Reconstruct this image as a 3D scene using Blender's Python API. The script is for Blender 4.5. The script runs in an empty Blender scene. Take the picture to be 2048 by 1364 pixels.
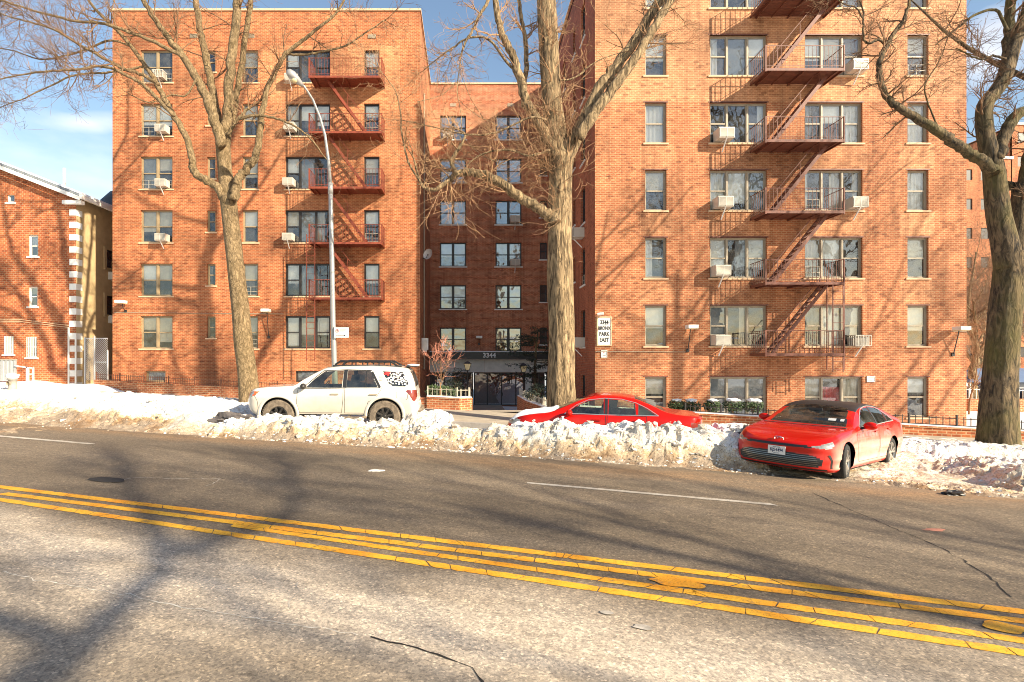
import bpy, bmesh, math, random
import numpy as np
from mathutils import Vector, Matrix, noise
R = math.radians
C = bpy.context.scene.collection
F = 1100.0; CX = 935.0; CY = 712.0; HC = 2.1
def P(x, y, Y):
    return Vector(((x-CX)/F*Y, Y, HC+(CY-y)/F*Y))
TH = R(15.5); CT = math.cos(TH); ST = math.sin(TH)
def uv2w(u, v): return (u*CT+v*ST, -u*ST+v*CT)
def w2uv(X, Y): return (X*CT-Y*ST, X*ST+Y*CT)
def sst(a, b, x):
    t = min(1, max(0, (x-a)/(b-a))); return t*t*(3-2*t)
def gz(X, Y):
    Xc = 34*math.tanh(X/34.0)
    u, v = w2uv(X, Y)
    return -.0273*Xc - .10*sst(10.5, 13.2, v)*(1-sst(15.7, 15.8, v)) - .05*sst(15.75, 15.8, v)
# ------------------------------------------------------------------ objects
def tag(o, label=None, cat=None, group=None, kind=None):
    if label: o['label'] = label
    if cat: o['category'] = cat
    if group: o['group'] = group
    if kind: o['kind'] = kind
    return o
def empty(name, loc, rz=0, label=None, cat=None, group=None):
    o = bpy.data.objects.new(name, None); C.objects.link(o)
    o.location = loc; o.rotation_euler = (0, 0, rz); o.empty_display_size = .2
    return tag(o, label, cat, group)
def copy_tree(o, parent=None):
    c = o.copy(); C.objects.link(c); c.parent = parent
    for ch in list(o.children): copy_tree(ch, c)
    return c
class MB:
    def __init__(s): s.v = []; s.f = []; s.mi = []; s.m = 0
    def add(s, vs, fs):
        b = len(s.v); s.v += [tuple(p) for p in vs]
        for f in fs: s.f.append(tuple(i+b for i in f)); s.mi.append(s.m)
        return s
    def box(s, a, b):
        x0, y0, z0 = a; x1, y1, z1 = b
        return s.add([(x0,y0,z0),(x1,y0,z0),(x1,y1,z0),(x0,y1,z0),(x0,y0,z1),(x1,y0,z1),(x1,y1,z1),(x0,y1,z1)],
            [(0,3,2,1),(4,5,6,7),(0,1,5,4),(1,2,6,5),(2,3,7,6),(3,0,4,7)])
    def bar(s, p, q, w, h=None, up=(0,0,1)):
        h = h or w; p = Vector(p); q = Vector(q); d = (q-p).normalized(); u = Vector(up)
        if abs(d.dot(u)) > .97: u = Vector((0,1,0))
        a = d.cross(u).normalized()*w/2; b = a.cross(d).normalized()*h/2
        vs = [p-a-b, p+a-b, p+a+b, p-a+b, q-a-b, q+a-b, q+a+b, q-a+b]
        return s.add(vs, [(0,1,2,3),(7,6,5,4),(0,4,5,1),(1,5,6,2),(2,6,7,3),(3,7,4,0)])
    def tube(s, pts, rs, n=8, cap=True, ridge=0, seed=0):
        pts = [Vector(p) for p in pts]
        if not isinstance(rs, (list, tuple)): rs = [rs]*len(pts)
        b = len(s.v); ref = Vector((1,0,0)); N = len(pts)
        for i, p in enumerate(pts):
            d = (pts[min(i+1,N-1)]-pts[max(i-1,0)])
            if d.length < 1e-7: d = Vector((0,0,1))
            d.normalize()
            a = ref-d*ref.dot(d)
            if a.length < .05: a = Vector((0,1,0))-d*d.y
            a.normalize(); ref = a; c = d.cross(a)
            for k in range(n):
                t = 2*math.pi*k/n; r = rs[i]
                if ridge:
                    r *= 1+ridge*(noise.noise(Vector((math.cos(t)*5+seed, math.sin(t)*5, p.z*.55)))*1.0+.6*noise.noise(Vector((math.cos(t)*1.6, math.sin(t)*1.6+seed, p.z*1.1))))
                q = p+a*(r*math.cos(t))+c*(r*math.sin(t)); s.v.append((q.x,q.y,q.z))
        for i in range(N-1):
            for k in range(n):
                k2 = (k+1) % n
                s.f.append((b+i*n+k, b+i*n+k2, b+(i+1)*n+k2, b+(i+1)*n+k)); s.mi.append(s.m)
        if cap:
            s.f.append(tuple(b+k for k in range(n-1,-1,-1))); s.mi.append(s.m)
            s.f.append(tuple(b+(N-1)*n+k for k in range(n))); s.mi.append(s.m)
        return s
    def lathe(s, prof, c=(0,0,0), n=24, axis='z'):
        b = len(s.v); c = Vector(c)
        for r, h in prof:
            for k in range(n):
                t = 2*math.pi*k/n
                p = (r*math.cos(t), r*math.sin(t), h) if axis == 'z' else (r*math.cos(t), h, r*math.sin(t))
                s.v.append((c.x+p[0], c.y+p[1], c.z+p[2]))
        for i in range(len(prof)-1):
            for k in range(n):
                k2 = (k+1) % n
                s.f.append((b+i*n+k, b+i*n+k2, b+(i+1)*n+k2, b+(i+1)*n+k)); s.mi.append(s.m)
        return s
    def prism(s, poly, z0, z1):   # poly in xy
        n = len(poly); b = len(s.v)
        s.v += [(x,y,z0) for x,y in poly]+[(x,y,z1) for x,y in poly]
        fs = [tuple(b+i for i in range(n-1,-1,-1)), tuple(b+n+i for i in range(n))]
        fs += [(b+i, b+(i+1)%n, b+n+(i+1)%n, b+n+i) for i in range(n)]
        for f in fs: s.f.append(f); s.mi.append(s.m)
        return s
    def blob(s, c, r, seed=0, sub=1, jag=.35, sq=(1,1,1)):
        vs, fs = ICO[sub]; b = len(s.v)
        for v in vs:
            k = 1+jag*noise.noise(Vector(v)*1.7+Vector((seed*1.37, seed*.71, seed*.13)))
            s.v.append((c[0]+v[0]*r*k*sq[0], c[1]+v[1]*r*k*sq[1], c[2]+v[2]*r*k*sq[2]))
        for f in fs: s.f.append(tuple(b+i for i in f)); s.mi.append(s.m)
        return s
    def mesh(s, name, mats, smooth=False, uv=False, off=(0,0,0)):
        me = bpy.data.meshes.new(name)
        vs = np.array(s.v, dtype=np.float64).reshape(-1,3)-np.array(off)
        me.from_pydata(vs.tolist(), [], s.f)
        if not isinstance(mats, (list, tuple)): mats = [mats]
        for m in mats: me.materials.append(m)
        if len(mats) > 1: me.polygons.foreach_set('material_index', s.mi)
        if smooth: me.polygons.foreach_set('use_smooth', [True]*len(me.polygons))
        me.validate(); me.update()
        if uv: box_uv(me, off)
        return me
    def build(s, name, mats, parent=None, smooth=False, uv=False, loc=(0,0,0), local=False):
        off = (0,0,0)
        if parent is not None and not local:
            r = parent
            while r.parent: r = r.parent
            off = tuple(r.location)
        o = bpy.data.objects.new(name, s.mesh(name, mats, smooth, uv, off)); C.objects.link(o)
        o.location = loc
        if parent is not None: o.parent = parent
        return o
def box_uv(me, off):
    uvl = me.uv_layers.new(name='UVMap'); nl = len(me.loops)
    vi = np.empty(nl, dtype=np.int32); me.loops.foreach_get('vertex_index', vi)
    co = np.empty(len(me.vertices)*3); me.vertices.foreach_get('co', co); co = co.reshape(-1,3)+np.array(off)
    npol = len(me.polygons); nr = np.empty(npol*3); me.polygons.foreach_get('normal', nr); nr = np.abs(nr.reshape(-1,3))
    lt = np.empty(npol, dtype=np.int32); me.polygons.foreach_get('loop_total', lt)
    pn = np.repeat(nr, lt, axis=0); p = co[vi]
    ax = np.argmax(pn, axis=1)
    u = np.where(ax == 0, p[:,1], p[:,0]); v = np.where(ax == 2, p[:,1], p[:,2])
    uvl.data.foreach_set('uv', np.stack([u,v],1).ravel())
def _ico(sub):
    bm = bmesh.new(); bmesh.ops.create_icosphere(bm, subdivisions=sub, radius=1)
    vs = [tuple(v.co) for v in bm.verts]; fs = [tuple(v.index for v in f.verts) for f in bm.faces]; bm.free(); return vs, fs
ICO = {i: _ico(i) for i in (1, 2, 3)}
# ------------------------------------------------------------------ materials
def newmat(name):
    m = bpy.data.materials.new(name); m.use_nodes = True
    nt = m.node_tree; b = nt.nodes['Principled BSDF']; return m, nt, b
def N(nt, t, **k):
    n = nt.nodes.new(t)
    for a, v in k.items():
        if hasattr(n, a): setattr(n, a, v)
        else: n.inputs[a].default_value = v
    return n
def c4(c): return (c[0], c[1], c[2], 1)
def ramp(nt, pts, interp='LINEAR'):
    n = nt.nodes.new('ShaderNodeValToRGB'); e = n.color_ramp.elements; n.color_ramp.interpolation = interp
    while len(e) > 2: e.remove(e[-1])
    for i, (p, c) in enumerate(pts):
        if i < 2: e[i].position = p; e[i].color = c4(c)
        else: q = e.new(p); q.color = c4(c)
    return n
def mixc(nt, fac, a, b, mode='MIX'):
    n = nt.nodes.new('ShaderNodeMix'); n.data_type = 'RGBA'; n.blend_type = mode
    for s, v in ((0, fac), (6, a), (7, b)):
        if isinstance(v, bpy.types.NodeSocket): nt.links.new(v, n.inputs[s])
        else: n.inputs[s].default_value = v if s == 0 else c4(v)
    return n.outputs[2]
def math_(nt, op, a, b=0, c=None):
    n = nt.nodes.new('ShaderNodeMath'); n.operation = op
    for i, v in enumerate((a, b) if c is None else (a, b, c)):
        if isinstance(v, bpy.types.NodeSocket): nt.links.new(v, n.inputs[i])
        else: n.inputs[i].default_value = v
    return n.outputs[0]
def plain(name, col, rough=.6, metal=0, var=.12, scale=3, bump=0, bscale=40, coat=0, back=None):
    m, nt, b = newmat(name)
    tc = N(nt, 'ShaderNodeTexCoord')
    n = N(nt, 'ShaderNodeTexNoise', Scale=scale, Detail=6, Roughness=.65); nt.links.new(tc.outputs['Object'], n.inputs['Vector'])
    r = ramp(nt, [(.3, [c*(1-var) for c in col]), (.7, [min(1, c*(1+var)) for c in col])]); nt.links.new(n.outputs[0], r.inputs[0])
    src = r.outputs[0]
    if back:
        g = N(nt, 'ShaderNodeNewGeometry'); src = mixc(nt, g.outputs['Backfacing'], src, back)
    nt.links.new(src, b.inputs['Base Color'])
    b.inputs['Roughness'].default_value = rough; b.inputs['Metallic'].default_value = metal
    if coat: b.inputs['Coat Weight'].default_value = coat; b.inputs['Coat Roughness'].default_value = .05
    if bump:
        n2 = N(nt, 'ShaderNodeTexNoise', Scale=bscale, Detail=5); nt.links.new(tc.outputs['Object'], n2.inputs['Vector'])
        bp = N(nt, 'ShaderNodeBump', Strength=bump, Distance=.02); nt.links.new(n2.outputs[0], bp.inputs['Height']); nt.links.new(bp.outputs[0], b.inputs['Normal'])
    return m
def brick(name, c1, c2, mortar, pale=None, palez=None, patches=(), w=.205, h=.074, sc=1.0, ms=.016, stain=.45):
    """brick wall; pale = lighter brick colour (re-pointed brick on the right wing, brighter light on the left) above world height palez or inside patches (x0,x1,z0,z1)"""
    m, nt, b = newmat(name); L = nt.links
    uv = N(nt, 'ShaderNodeUVMap'); bt = N(nt, 'ShaderNodeTexBrick')
    L.new(uv.outputs[0], bt.inputs['Vector'])
    bt.offset = .5; bt.inputs['Scale'].default_value = 1; bt.inputs['Brick Width'].default_value = w; bt.inputs['Row Height'].default_value = h
    bt.inputs['Mortar Size'].default_value = ms; bt.inputs['Mortar Smooth'].default_value = .3; bt.inputs['Bias'].default_value = -.15
    bt.inputs['Color1'].default_value = c4(c1); bt.inputs['Color2'].default_value = c4(c2); bt.inputs['Mortar'].default_value = c4(mortar)
    geo = N(nt, 'ShaderNodeNewGeometry')
    n1 = N(nt, 'ShaderNodeTexNoise', Scale=.35, Detail=5, Roughness=.6); L.new(geo.outputs['Position'], n1.inputs['Vector'])
    r1 = ramp(nt, [(.3, (1-stain,)*3), (.5, (.92,)*3), (.72, (1.18,)*3)]); L.new(n1.outputs[0], r1.inputs[0])
    n2 = N(nt, 'ShaderNodeTexNoise', Scale=7, Detail=4, Roughness=.7); L.new(geo.outputs['Position'], n2.inputs['Vector'])
    r2 = ramp(nt, [(.3, (.86, .83, .81)), (.7, (1.10, 1.10, 1.10))]); L.new(n2.outputs[0], r2.inputs[0])
    mst = N(nt, 'ShaderNodeMapping'); mst.inputs['Scale'].default_value = (2.2,2.2,.16); L.new(geo.outputs['Position'], mst.inputs['Vector'])
    nst = N(nt, 'ShaderNodeTexNoise', Scale=1, Detail=6, Roughness=.7); L.new(mst.outputs[0], nst.inputs['Vector'])
    rst = ramp(nt, [(.34, (.72,.69,.67)), (.50, (.98,.98,.98)), (.70, (1.08,1.07,1.06))]); L.new(nst.outputs[0], rst.inputs[0])
    # single dark and burnt bricks, picked per brick
    sp = N(nt, 'ShaderNodeSeparateXYZ'); L.new(uv.outputs[0], sp.inputs[0])
    row = math_(nt, 'FLOOR', math_(nt, 'DIVIDE', sp.outputs[1], h))
    colx = math_(nt, 'FLOOR', math_(nt, 'ADD', math_(nt, 'DIVIDE', sp.outputs[0], w), math_(nt, 'MULTIPLY', row, .5)))
    cb = N(nt, 'ShaderNodeCombineXYZ'); L.new(colx, cb.inputs[0]); L.new(row, cb.inputs[1])
    wn = N(nt, 'ShaderNodeTexWhiteNoise'); L.new(cb.outputs[0], wn.inputs['Vector'])
    rb = ramp(nt, [(0, (.58, .52, .50)), (.12, (.88, .86, .84)), (.6, (1, 1, 1)), (1, (1.14, 1.17, 1.18))]); L.new(wn.outputs[0], rb.inputs[0])
    col = bt.outputs['Color']
    if pale:
        pz = N(nt, 'ShaderNodeSeparateXYZ'); L.new(geo.outputs['Position'], pz.inputs[0])
        fac = None
        if palez is not None:
            fac = math_(nt, 'MULTIPLY', math_(nt, 'GREATER_THAN', pz.outputs[2], palez), .85)
        for (x0, x1, z0, z1, k) in patches:
            f = math_(nt, 'MULTIPLY', math_(nt, 'MULTIPLY', math_(nt, 'GREATER_THAN', pz.outputs[0], x0), math_(nt, 'LESS_THAN', pz.outputs[0], x1)),
                math_(nt, 'MULTIPLY', math_(nt, 'GREATER_THAN', pz.outputs[2], z0), math_(nt, 'LESS_THAN', pz.outputs[2], z1)))
            f = math_(nt, 'MULTIPLY', f, k); fac = f if fac is None else math_(nt, 'MAXIMUM', fac, f)
        col = mixc(nt, fac, col, mixc(nt, bt.outputs['Fac'], pale, [c*1.25 for c in mortar]))
    col = mixc(nt, 1, col, r1.outputs[0], 'MULTIPLY'); col = mixc(nt, 1, col, r2.outputs[0], 'MULTIPLY'); col = mixc(nt, 1, col, rb.outputs[0], 'MULTIPLY'); col = mixc(nt, 1, col, rst.outputs[0], 'MULTIPLY')
    L.new(col, b.inputs['Base Color']); b.inputs['Roughness'].default_value = .88
    bp = N(nt, 'ShaderNodeBump', Strength=.5, Distance=.012); bp.invert = True; L.new(bt.outputs['Fac'], bp.inputs['Height']); L.new(bp.outputs[0], b.inputs['Normal'])
    return m
M = {}
def xr(x, s): return (x-CX)/s
def zr(y, s): return HC+(CY-y)/s
SR, SL, SC = 49.0, 39.0, 30.7
YR, YL, YC = F/SR, F/SL, F/SC
pr = []
for y0, y1, k in ((288,338,.75),(425,470,.85),(560,610,.55),(152,204,.3)):
    pr += [(xr(1800,SR), xr(1868,SR), zr(y1,SR), zr(y0,SR), k), (xr(1280,SR), xr(1345,SR), zr(y1,SR), zr(y0,SR), k*.6), (xr(1600,SR), xr(1735,SR), zr(y1,SR), zr(y0,SR), k*.7), (xr(1415,SR), xr(1540,SR), zr(y1,SR), zr(y0,SR), k*.5)]
M['brickR'] = brick('brick_salmon', (.455,.150,.057), (.35,.093,.034), (.51,.285,.15), (.485,.215,.102), zr(204,SR), pr, stain=.42)
pl = [(xr(540,SL), xr(800,SL), zr(y1,SL), zr(y0,SL), k) for y0,y1,k in ((90,200,.7),(200,320,.45),(320,420,.3),(690,740,.3))]  # patches around the fire escape: brighter light put into the brick colour
pl += [(xr(228,SL), xr(560,SL), zr(205,SL), zr(95,SL), .25)]
M['brickL'] = brick('brick_orange', (.455,.134,.045), (.34,.078,.025), (.49,.24,.115), (.505,.215,.094), None, pl, stain=.48)
M['brickC'] = brick('brick_court', (.50,.160,.068), (.38,.095,.040), (.52,.28,.17), (.62,.30,.15), None, [(-3, 2, zr(300,SC), zr(215,SC), .55)], stain=.45)  # paler brick colour over the upper left of the court wall
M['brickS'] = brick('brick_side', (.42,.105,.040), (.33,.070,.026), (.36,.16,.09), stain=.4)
M['brickH'] = brick('brick_house', (.50,.135,.040), (.36,.075,.024), (.55,.30,.16), w=.23, h=.10, ms=.016, stain=.62)
M['brickW'] = brick('brick_garden', (.50,.150,.050), (.38,.090,.030), (.58,.36,.20), w=.22, h=.085, ms=.016, stain=.35)
M['stone'] = plain('pale_stone', (.74,.70,.62), .7, var=.12, bump=.15)
M['coping'] = plain('coping_stone', (.62,.42,.26), .8)
M['white'] = plain('white_paint', (.78,.76,.71), .45, var=.05)
M['whitemetal'] = plain('white_metal', (.74,.72,.66), .4, var=.08)
M['tan'] = plain('tan_stucco', (.46,.33,.17), .9, var=.12, bump=.2)
M['framedark'] = plain('bronze_frame', (.030,.026,.024), .4, var=.2)
M['frametan'] = plain('tan_frame', (.30,.22,.125), .5, var=.15)
M['framegrey'] = plain('grey_frame', (.33,.275,.20), .5, var=.15)
M['dark'] = plain('dark_room', (.028,.027,.027), .9)  # near-black colour stands for the unlit rooms and lobby behind glass
M['rust'] = plain('rust_red_steel', (.22,.046,.020), .55, var=.35, scale=9)
M['rustdark'] = plain('dark_red_steel', (.15,.047,.027), .55, var=.35, scale=9)
M['iron'] = plain('black_iron', (.030,.026,.025), .45)
M['brown_iron'] = plain('brown_iron', (.16,.06,.03), .55)
M['picket'] = plain('weathered_picket', (.50,.45,.36), .6, var=.2)
M['galv'] = plain('galvanised', (.50,.50,.49), .42, metal=.5, var=.08, scale=5)
M['aluminium'] = plain('lamp_aluminium', (.34,.33,.32), .38, metal=.35, var=.06)
M['black'] = plain('black_plastic', (.016,.016,.017), .45)
M['rubber'] = plain('tyre_rubber', (.030,.029,.028), .85, var=.3, bump=.4, bscale=60)
M['muddy'] = plain('salted_rubber', (.16,.125,.09), .9, var=.55, scale=8, bump=.5, bscale=50)
M['alloy'] = plain('alloy_rim', (.50,.48,.44), .32, metal=.7, var=.15)
M['darkalloy'] = plain('black_alloy', (.05,.045,.04), .4, metal=.4, var=.6, scale=10)
M['chrome'] = plain('chrome', (.75,.74,.72), .12, metal=1, var=.03)
M['seat'] = plain('seat_cloth', (.05,.05,.052), .9)
M['seatgrey'] = plain('seat_grey', (.22,.21,.19), .9)
M['curtW'] = plain('white_blind', (.86,.84,.78), .9, var=.06)
M['curtC'] = plain('cream_curtain', (.66,.60,.48), .9, var=.12)
M['curtG'] = plain('grey_curtain', (.30,.32,.33), .9, var=.15)
M['curtR'] = plain('red_cloth', (.55,.03,.05), .9, var=.12)
M['acbody'] = plain('ac_cream', (.56,.52,.44), .5, var=.06)
M['acgrille'] = plain('ac_grille', (.34,.31,.26), .5, var=.1)
M['roof'] = plain('roof_grey', (.20,.22,.24), .7, var=.1)
M['snowroof'] = plain('snow_thin', (.80,.82,.86), .9, var=.04)
M['amber'] = plain('amber_lens', (.75,.13,.02), .2, coat=1)
M['redlens'] = plain('red_lens', (.20,.03,.02), .2, coat=1)
M['blackplate'] = plain('black_lettering', (.012,.012,.013), .6)
M['blueplate'] = plain('navy_lettering', (.015,.025,.09), .6)
M['redink'] = plain('red_ink', (.65,.03,.03), .6)
M['lampglass'] = plain('lamp_glass', (.62,.50,.28), .35, var=.1)
def carpaint(name, col, flake=.15, dirt=None, dz=(.2,.75)):
    m, nt, b = newmat(name); L = nt.links
    tc = N(nt, 'ShaderNodeTexCoord'); g = N(nt, 'ShaderNodeNewGeometry')
    src = None
    n = N(nt, 'ShaderNodeTexNoise', Scale=2.2, Detail=7, Roughness=.7); L.new(tc.outputs['Object'], n.inputs['Vector'])
    base = ramp(nt, [(.3, [c*.93 for c in col]), (.7, [min(1,c*1.04) for c in col])]); L.new(n.outputs[0], base.inputs[0]); src = base.outputs[0]
    rough = .28
    if dirt:
        s = N(nt, 'ShaderNodeSeparateXYZ'); L.new(tc.outputs['Object'], s.inputs[0])
        n2 = N(nt, 'ShaderNodeTexNoise', Scale=3.5, Detail=8, Roughness=.75); L.new(tc.outputs['Object'], n2.inputs['Vector'])
        zz = math_(nt, 'ADD', s.outputs[2], math_(nt, 'MULTIPLY', math_(nt, 'SUBTRACT', n2.outputs[0], .5), .55))
        mr = N(nt, 'ShaderNodeMapRange'); L.new(zz, mr.inputs[0]); mr.inputs[1].default_value = dz[1]; mr.inputs[2].default_value = dz[0]; mr.inputs[3].default_value = 0; mr.inputs[4].default_value = dirt[3]
        sn = N(nt, 'ShaderNodeSeparateXYZ'); L.new(tc.outputs['Normal'], sn.inputs[0])
        vert = math_(nt, 'MAXIMUM', math_(nt, 'SUBTRACT', 1, math_(nt, 'MULTIPLY', math_(nt, 'ABSOLUTE', sn.outputs[2]), 1.6)), .02)
        front = math_(nt, 'MAXIMUM', math_(nt, 'SUBTRACT', 1, math_(nt, 'MULTIPLY', math_(nt, 'ABSOLUTE', sn.outputs[0]), 1.6)), .08)
        dm = math_(nt, 'MULTIPLY', math_(nt, 'MULTIPLY', mr.outputs[0], vert), front)
        src = mixc(nt, dm, src, dirt[:3])
        L.new(math_(nt, 'ADD', math_(nt, 'MULTIPLY', dm, .5), .25), b.inputs['Roughness'])
    else: b.inputs['Roughness'].default_value = rough
    src = mixc(nt, g.outputs['Backfacing'], src, (.02,.02,.02)); L.new(src, b.inputs['Base Color'])
    b.inputs['Coat Weight'].default_value = .8; b.inputs['Coat Roughness'].default_value = .02; b.inputs['Coat IOR'].default_value = 1.4; b.inputs['Specular IOR Level'].default_value = .05
    return m
M['redpaint'] = carpaint('salted_red_paint', (.52,.006,.002), dirt=(.78,.50,.40,1.0), dz=(.35,1.0))
M['redpaint2'] = carpaint('red_paint', (.52,.008,.003), dirt=(.60,.35,.25,.25), dz=(.3,.9))
M['whitepaint'] = carpaint('white_car_paint', (.66,.62,.55), dirt=(.42,.33,.22,.9), dz=(.35,1.05))
M['darkpaint'] = carpaint('dark_car_paint', (.03,.035,.05))
def glass(name, tint, refl=.3, rough=.02, wave=0, haze=0, hazec=(.5,.5,.47)):
    m, nt, b = newmat(name); L = nt.links; nt.nodes.remove(b)
    out = nt.nodes['Material Output']; t = N(nt, 'ShaderNodeBsdfTransparent'); t.inputs[0].default_value = c4(tint)
    gl = N(nt, 'ShaderNodeBsdfGlossy'); gl.inputs['Roughness'].default_value = rough; gl.inputs['Color'].default_value = (.95,.97,1,1)
    fr = N(nt, 'ShaderNodeFresnel', IOR=1.5)
    f = math_(nt, 'ADD', math_(nt, 'MULTIPLY', fr.outputs[0], .8), refl)
    if wave:
        g = N(nt, 'ShaderNodeNewGeometry'); n = N(nt, 'ShaderNodeTexNoise', Scale=1.1, Detail=2); L.new(g.outputs['Position'], n.inputs['Vector'])
        bp = N(nt, 'ShaderNodeBump', Strength=wave, Distance=.06); L.new(n.outputs[0], bp.inputs['Height']); L.new(bp.outputs[0], gl.inputs['Normal'])
    mx = N(nt, 'ShaderNodeMixShader'); L.new(f, mx.inputs[0]); L.new(t.outputs[0], mx.inputs[1]); L.new(gl.outputs[0], mx.inputs[2])
    last = mx.outputs[0]
    if haze:
        g = N(nt, 'ShaderNodeNewGeometry'); n = N(nt, 'ShaderNodeTexNoise', Scale=1.6, Detail=5, Roughness=.7); L.new(g.outputs['Position'], n.inputs['Vector'])
        rr = ramp(nt, [(.35, (0,0,0)), (.75, (haze,)*3)]); L.new(n.outputs[0], rr.inputs[0])
        d = N(nt, 'ShaderNodeBsdfDiffuse'); d.inputs[0].default_value = c4(hazec)
        m2 = N(nt, 'ShaderNodeMixShader'); L.new(rr.outputs[0], m2.inputs[0]); L.new(last, m2.inputs[1]); L.new(d.outputs[0], m2.inputs[2]); last = m2.outputs[0]
    L.new(last, out.inputs[0]); return m
M['pane'] = glass('window_glass', (.93,.95,.94), .10, .02, .35, .16)
M['paneC'] = glass('court_glass', (.85,.88,.90), .24, .02, .5, .1)
M['carglass'] = glass('car_glass', (.72,.82,.72), .03, .01, 0, .10)
M['cartint'] = glass('tinted_car_glass', (.30,.34,.31), .04, .01, 0, .08)
M['lens'] = glass('lamp_lens', (.85,.86,.84), .25, .03)
def asphalt():
    m, nt, b = newmat('worn_asphalt'); L = nt.links
    g = N(nt, 'ShaderNodeNewGeometry'); mp = N(nt, 'ShaderNodeMapping'); L.new(g.outputs['Position'], mp.inputs['Vector']); mp.inputs['Rotation'].default_value = (0,0,TH)
    # now x along the road, y across
    sp = N(nt, 'ShaderNodeSeparateXYZ'); L.new(mp.outputs[0], sp.inputs[0])
    def noi(sx, sy, det=6, rough=.65, off=0):
        m2 = N(nt, 'ShaderNodeMapping'); L.new(mp.outputs[0], m2.inputs['Vector']); m2.inputs['Scale'].default_value = (sx,sy,1); m2.inputs['Location'].default_value = (off,off,0)
        n = N(nt, 'ShaderNodeTexNoise', Scale=1, Detail=det, Roughness=rough); L.new(m2.outputs[0], n.inputs['Vector']); return n.outputs[0]
    n0 = noi(.22, .75, 5); r0 = ramp(nt, [(.28, (.120,.092,.062)), (.50, (.185,.142,.096)), (.72, (.250,.195,.136))]); L.new(n0, r0.inputs[0])
    col = r0.outputs[0]
    # pale dried-salt band between the yellow lines and the near lane, and faint bands in the wheel tracks
    wob = math_(nt, 'MULTIPLY', math_(nt, 'SUBTRACT', noi(.3,.5,4,off=7), .5), 1.6)
    def band(c, wd, k, lo=.42, hi=.62, sx=.35, sy=1.4, off=3):
        d = math_(nt, 'ABSOLUTE', math_(nt, 'SUBTRACT', math_(nt, 'ADD', sp.outputs[1], wob), c))
        mr = N(nt, 'ShaderNodeMapRange'); L.new(d, mr.inputs[0]); mr.inputs[1].default_value = wd; mr.inputs[2].default_value = wd*.25; mr.inputs[3].default_value = 0; mr.inputs[4].default_value = 1
        rr = ramp(nt, [(lo, (0,0,0)), (hi, (1,1,1))]); L.new(noi(sx,sy,7,.7,off), rr.inputs[0])
        return math_(nt, 'MULTIPLY', math_(nt, 'MULTIPLY', mr.outputs[0], rr.outputs[0]), k)
    col = mixc(nt, band(4.1, 1.35, .95, .26, .54, .22, .8), col, (.60,.50,.39))
    col = mixc(nt, band(2.6, 1.2, .55, .36, .62, .2, .6, off=11), col, (.46,.39,.31))
    col = mixc(nt, band(10.9, .9, .65, .30, .60, off=17), col, (.34,.20,.095))
    col = mixc(nt, band(8.4, .5, .30, .42, .66, off=23), col, (.28,.22,.16))
    nf = N(nt, 'ShaderNodeTexNoise', Scale=26, Detail=7, Roughness=.88); L.new(g.outputs['Position'], nf.inputs['Vector'])
    rf = ramp(nt, [(.32, (.48,.48,.50)), (.5, (.95,.95,.95)), (.62, (1.22,1.20,1.16)), (.75, (1.9,1.85,1.75))]); L.new(nf.outputs[0], rf.inputs[0])
    col = mixc(nt, 1, col, rf.outputs[0], 'MULTIPLY')
    nm = N(nt, 'ShaderNodeTexNoise', Scale=9, Detail=5, Roughness=.7); L.new(g.outputs['Position'], nm.inputs['Vector'])
    rm = ramp(nt, [(.33, (.84,.83,.82)), (.5, (1,1,1)), (.68, (1.14,1.13,1.11))]); L.new(nm.outputs[0], rm.inputs[0])
    col = mixc(nt, 1, col, rm.outputs[0], 'MULTIPLY')
    vo = N(nt, 'ShaderNodeTexVoronoi', Scale=62); L.new(g.outputs['Position'], vo.inputs['Vector']); sv = N(nt, 'ShaderNodeSeparateColor'); L.new(vo.outputs['Color'], sv.inputs[0])
    rv = ramp(nt, [(0, (.62,.62,.63)), (.35, (.90,.90,.90)), (.7, (1.06,1.05,1.03)), (.92, (1.25,1.22,1.18)), (1, (1.8,1.75,1.65))]); L.new(sv.outputs[0], rv.inputs[0])
    col = mixc(nt, 1, col, rv.outputs[0], 'MULTIPLY')
    L.new(col, b.inputs['Base Color']); b.inputs['Roughness'].default_value = .82
    bp = N(nt, 'ShaderNodeBump', Strength=.55, Distance=.010); L.new(nf.outputs[0], bp.inputs['Height']); L.new(bp.outputs[0], b.inputs['Normal'])
    return m
M['asphalt'] = asphalt()
def linepaint(name, col, dark):
    m, nt, b = newmat(name); L = nt.links; g = N(nt, 'ShaderNodeNewGeometry')
    n = N(nt, 'ShaderNodeTexNoise', Scale=2.2, Detail=5, Roughness=.6); L.new(g.outputs['Position'], n.inputs['Vector'])
    r = ramp(nt, [(.35, dark), (.6, col)]); L.new(n.outputs[0], r.inputs[0])
    n2 = N(nt, 'ShaderNodeTexNoise', Scale=45, Detail=4, Roughness=.8); L.new(g.outputs['Position'], n2.inputs['Vector'])
    r2 = ramp(nt, [(.33, (.5,.48,.45)), (.5, (1,1,1))]); L.new(n2.outputs[0], r2.inputs[0])
    n3 = N(nt, 'ShaderNodeTexNoise', Scale=7, Detail=8, Roughness=.8); L.new(g.outputs['Position'], n3.inputs['Vector'])
    r3 = ramp(nt, [(.56, (0,0,0)), (.66, (.75,.75,.75))]); L.new(n3.outputs[0], r3.inputs[0])
    L.new(mixc(nt, r3.outputs[0], mixc(nt, 1, r.outputs[0], r2.outputs[0], 'MULTIPLY'), (.19,.13,.08)), b.inputs['Base Color']); b.inputs['Roughness'].default_value = .7
    bp = N(nt, 'ShaderNodeBump', Strength=.5, Distance=.01); L.new(n2.outputs[0], bp.inputs['Height']); L.new(bp.outputs[0], b.inputs['Normal'])
    return m
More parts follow.
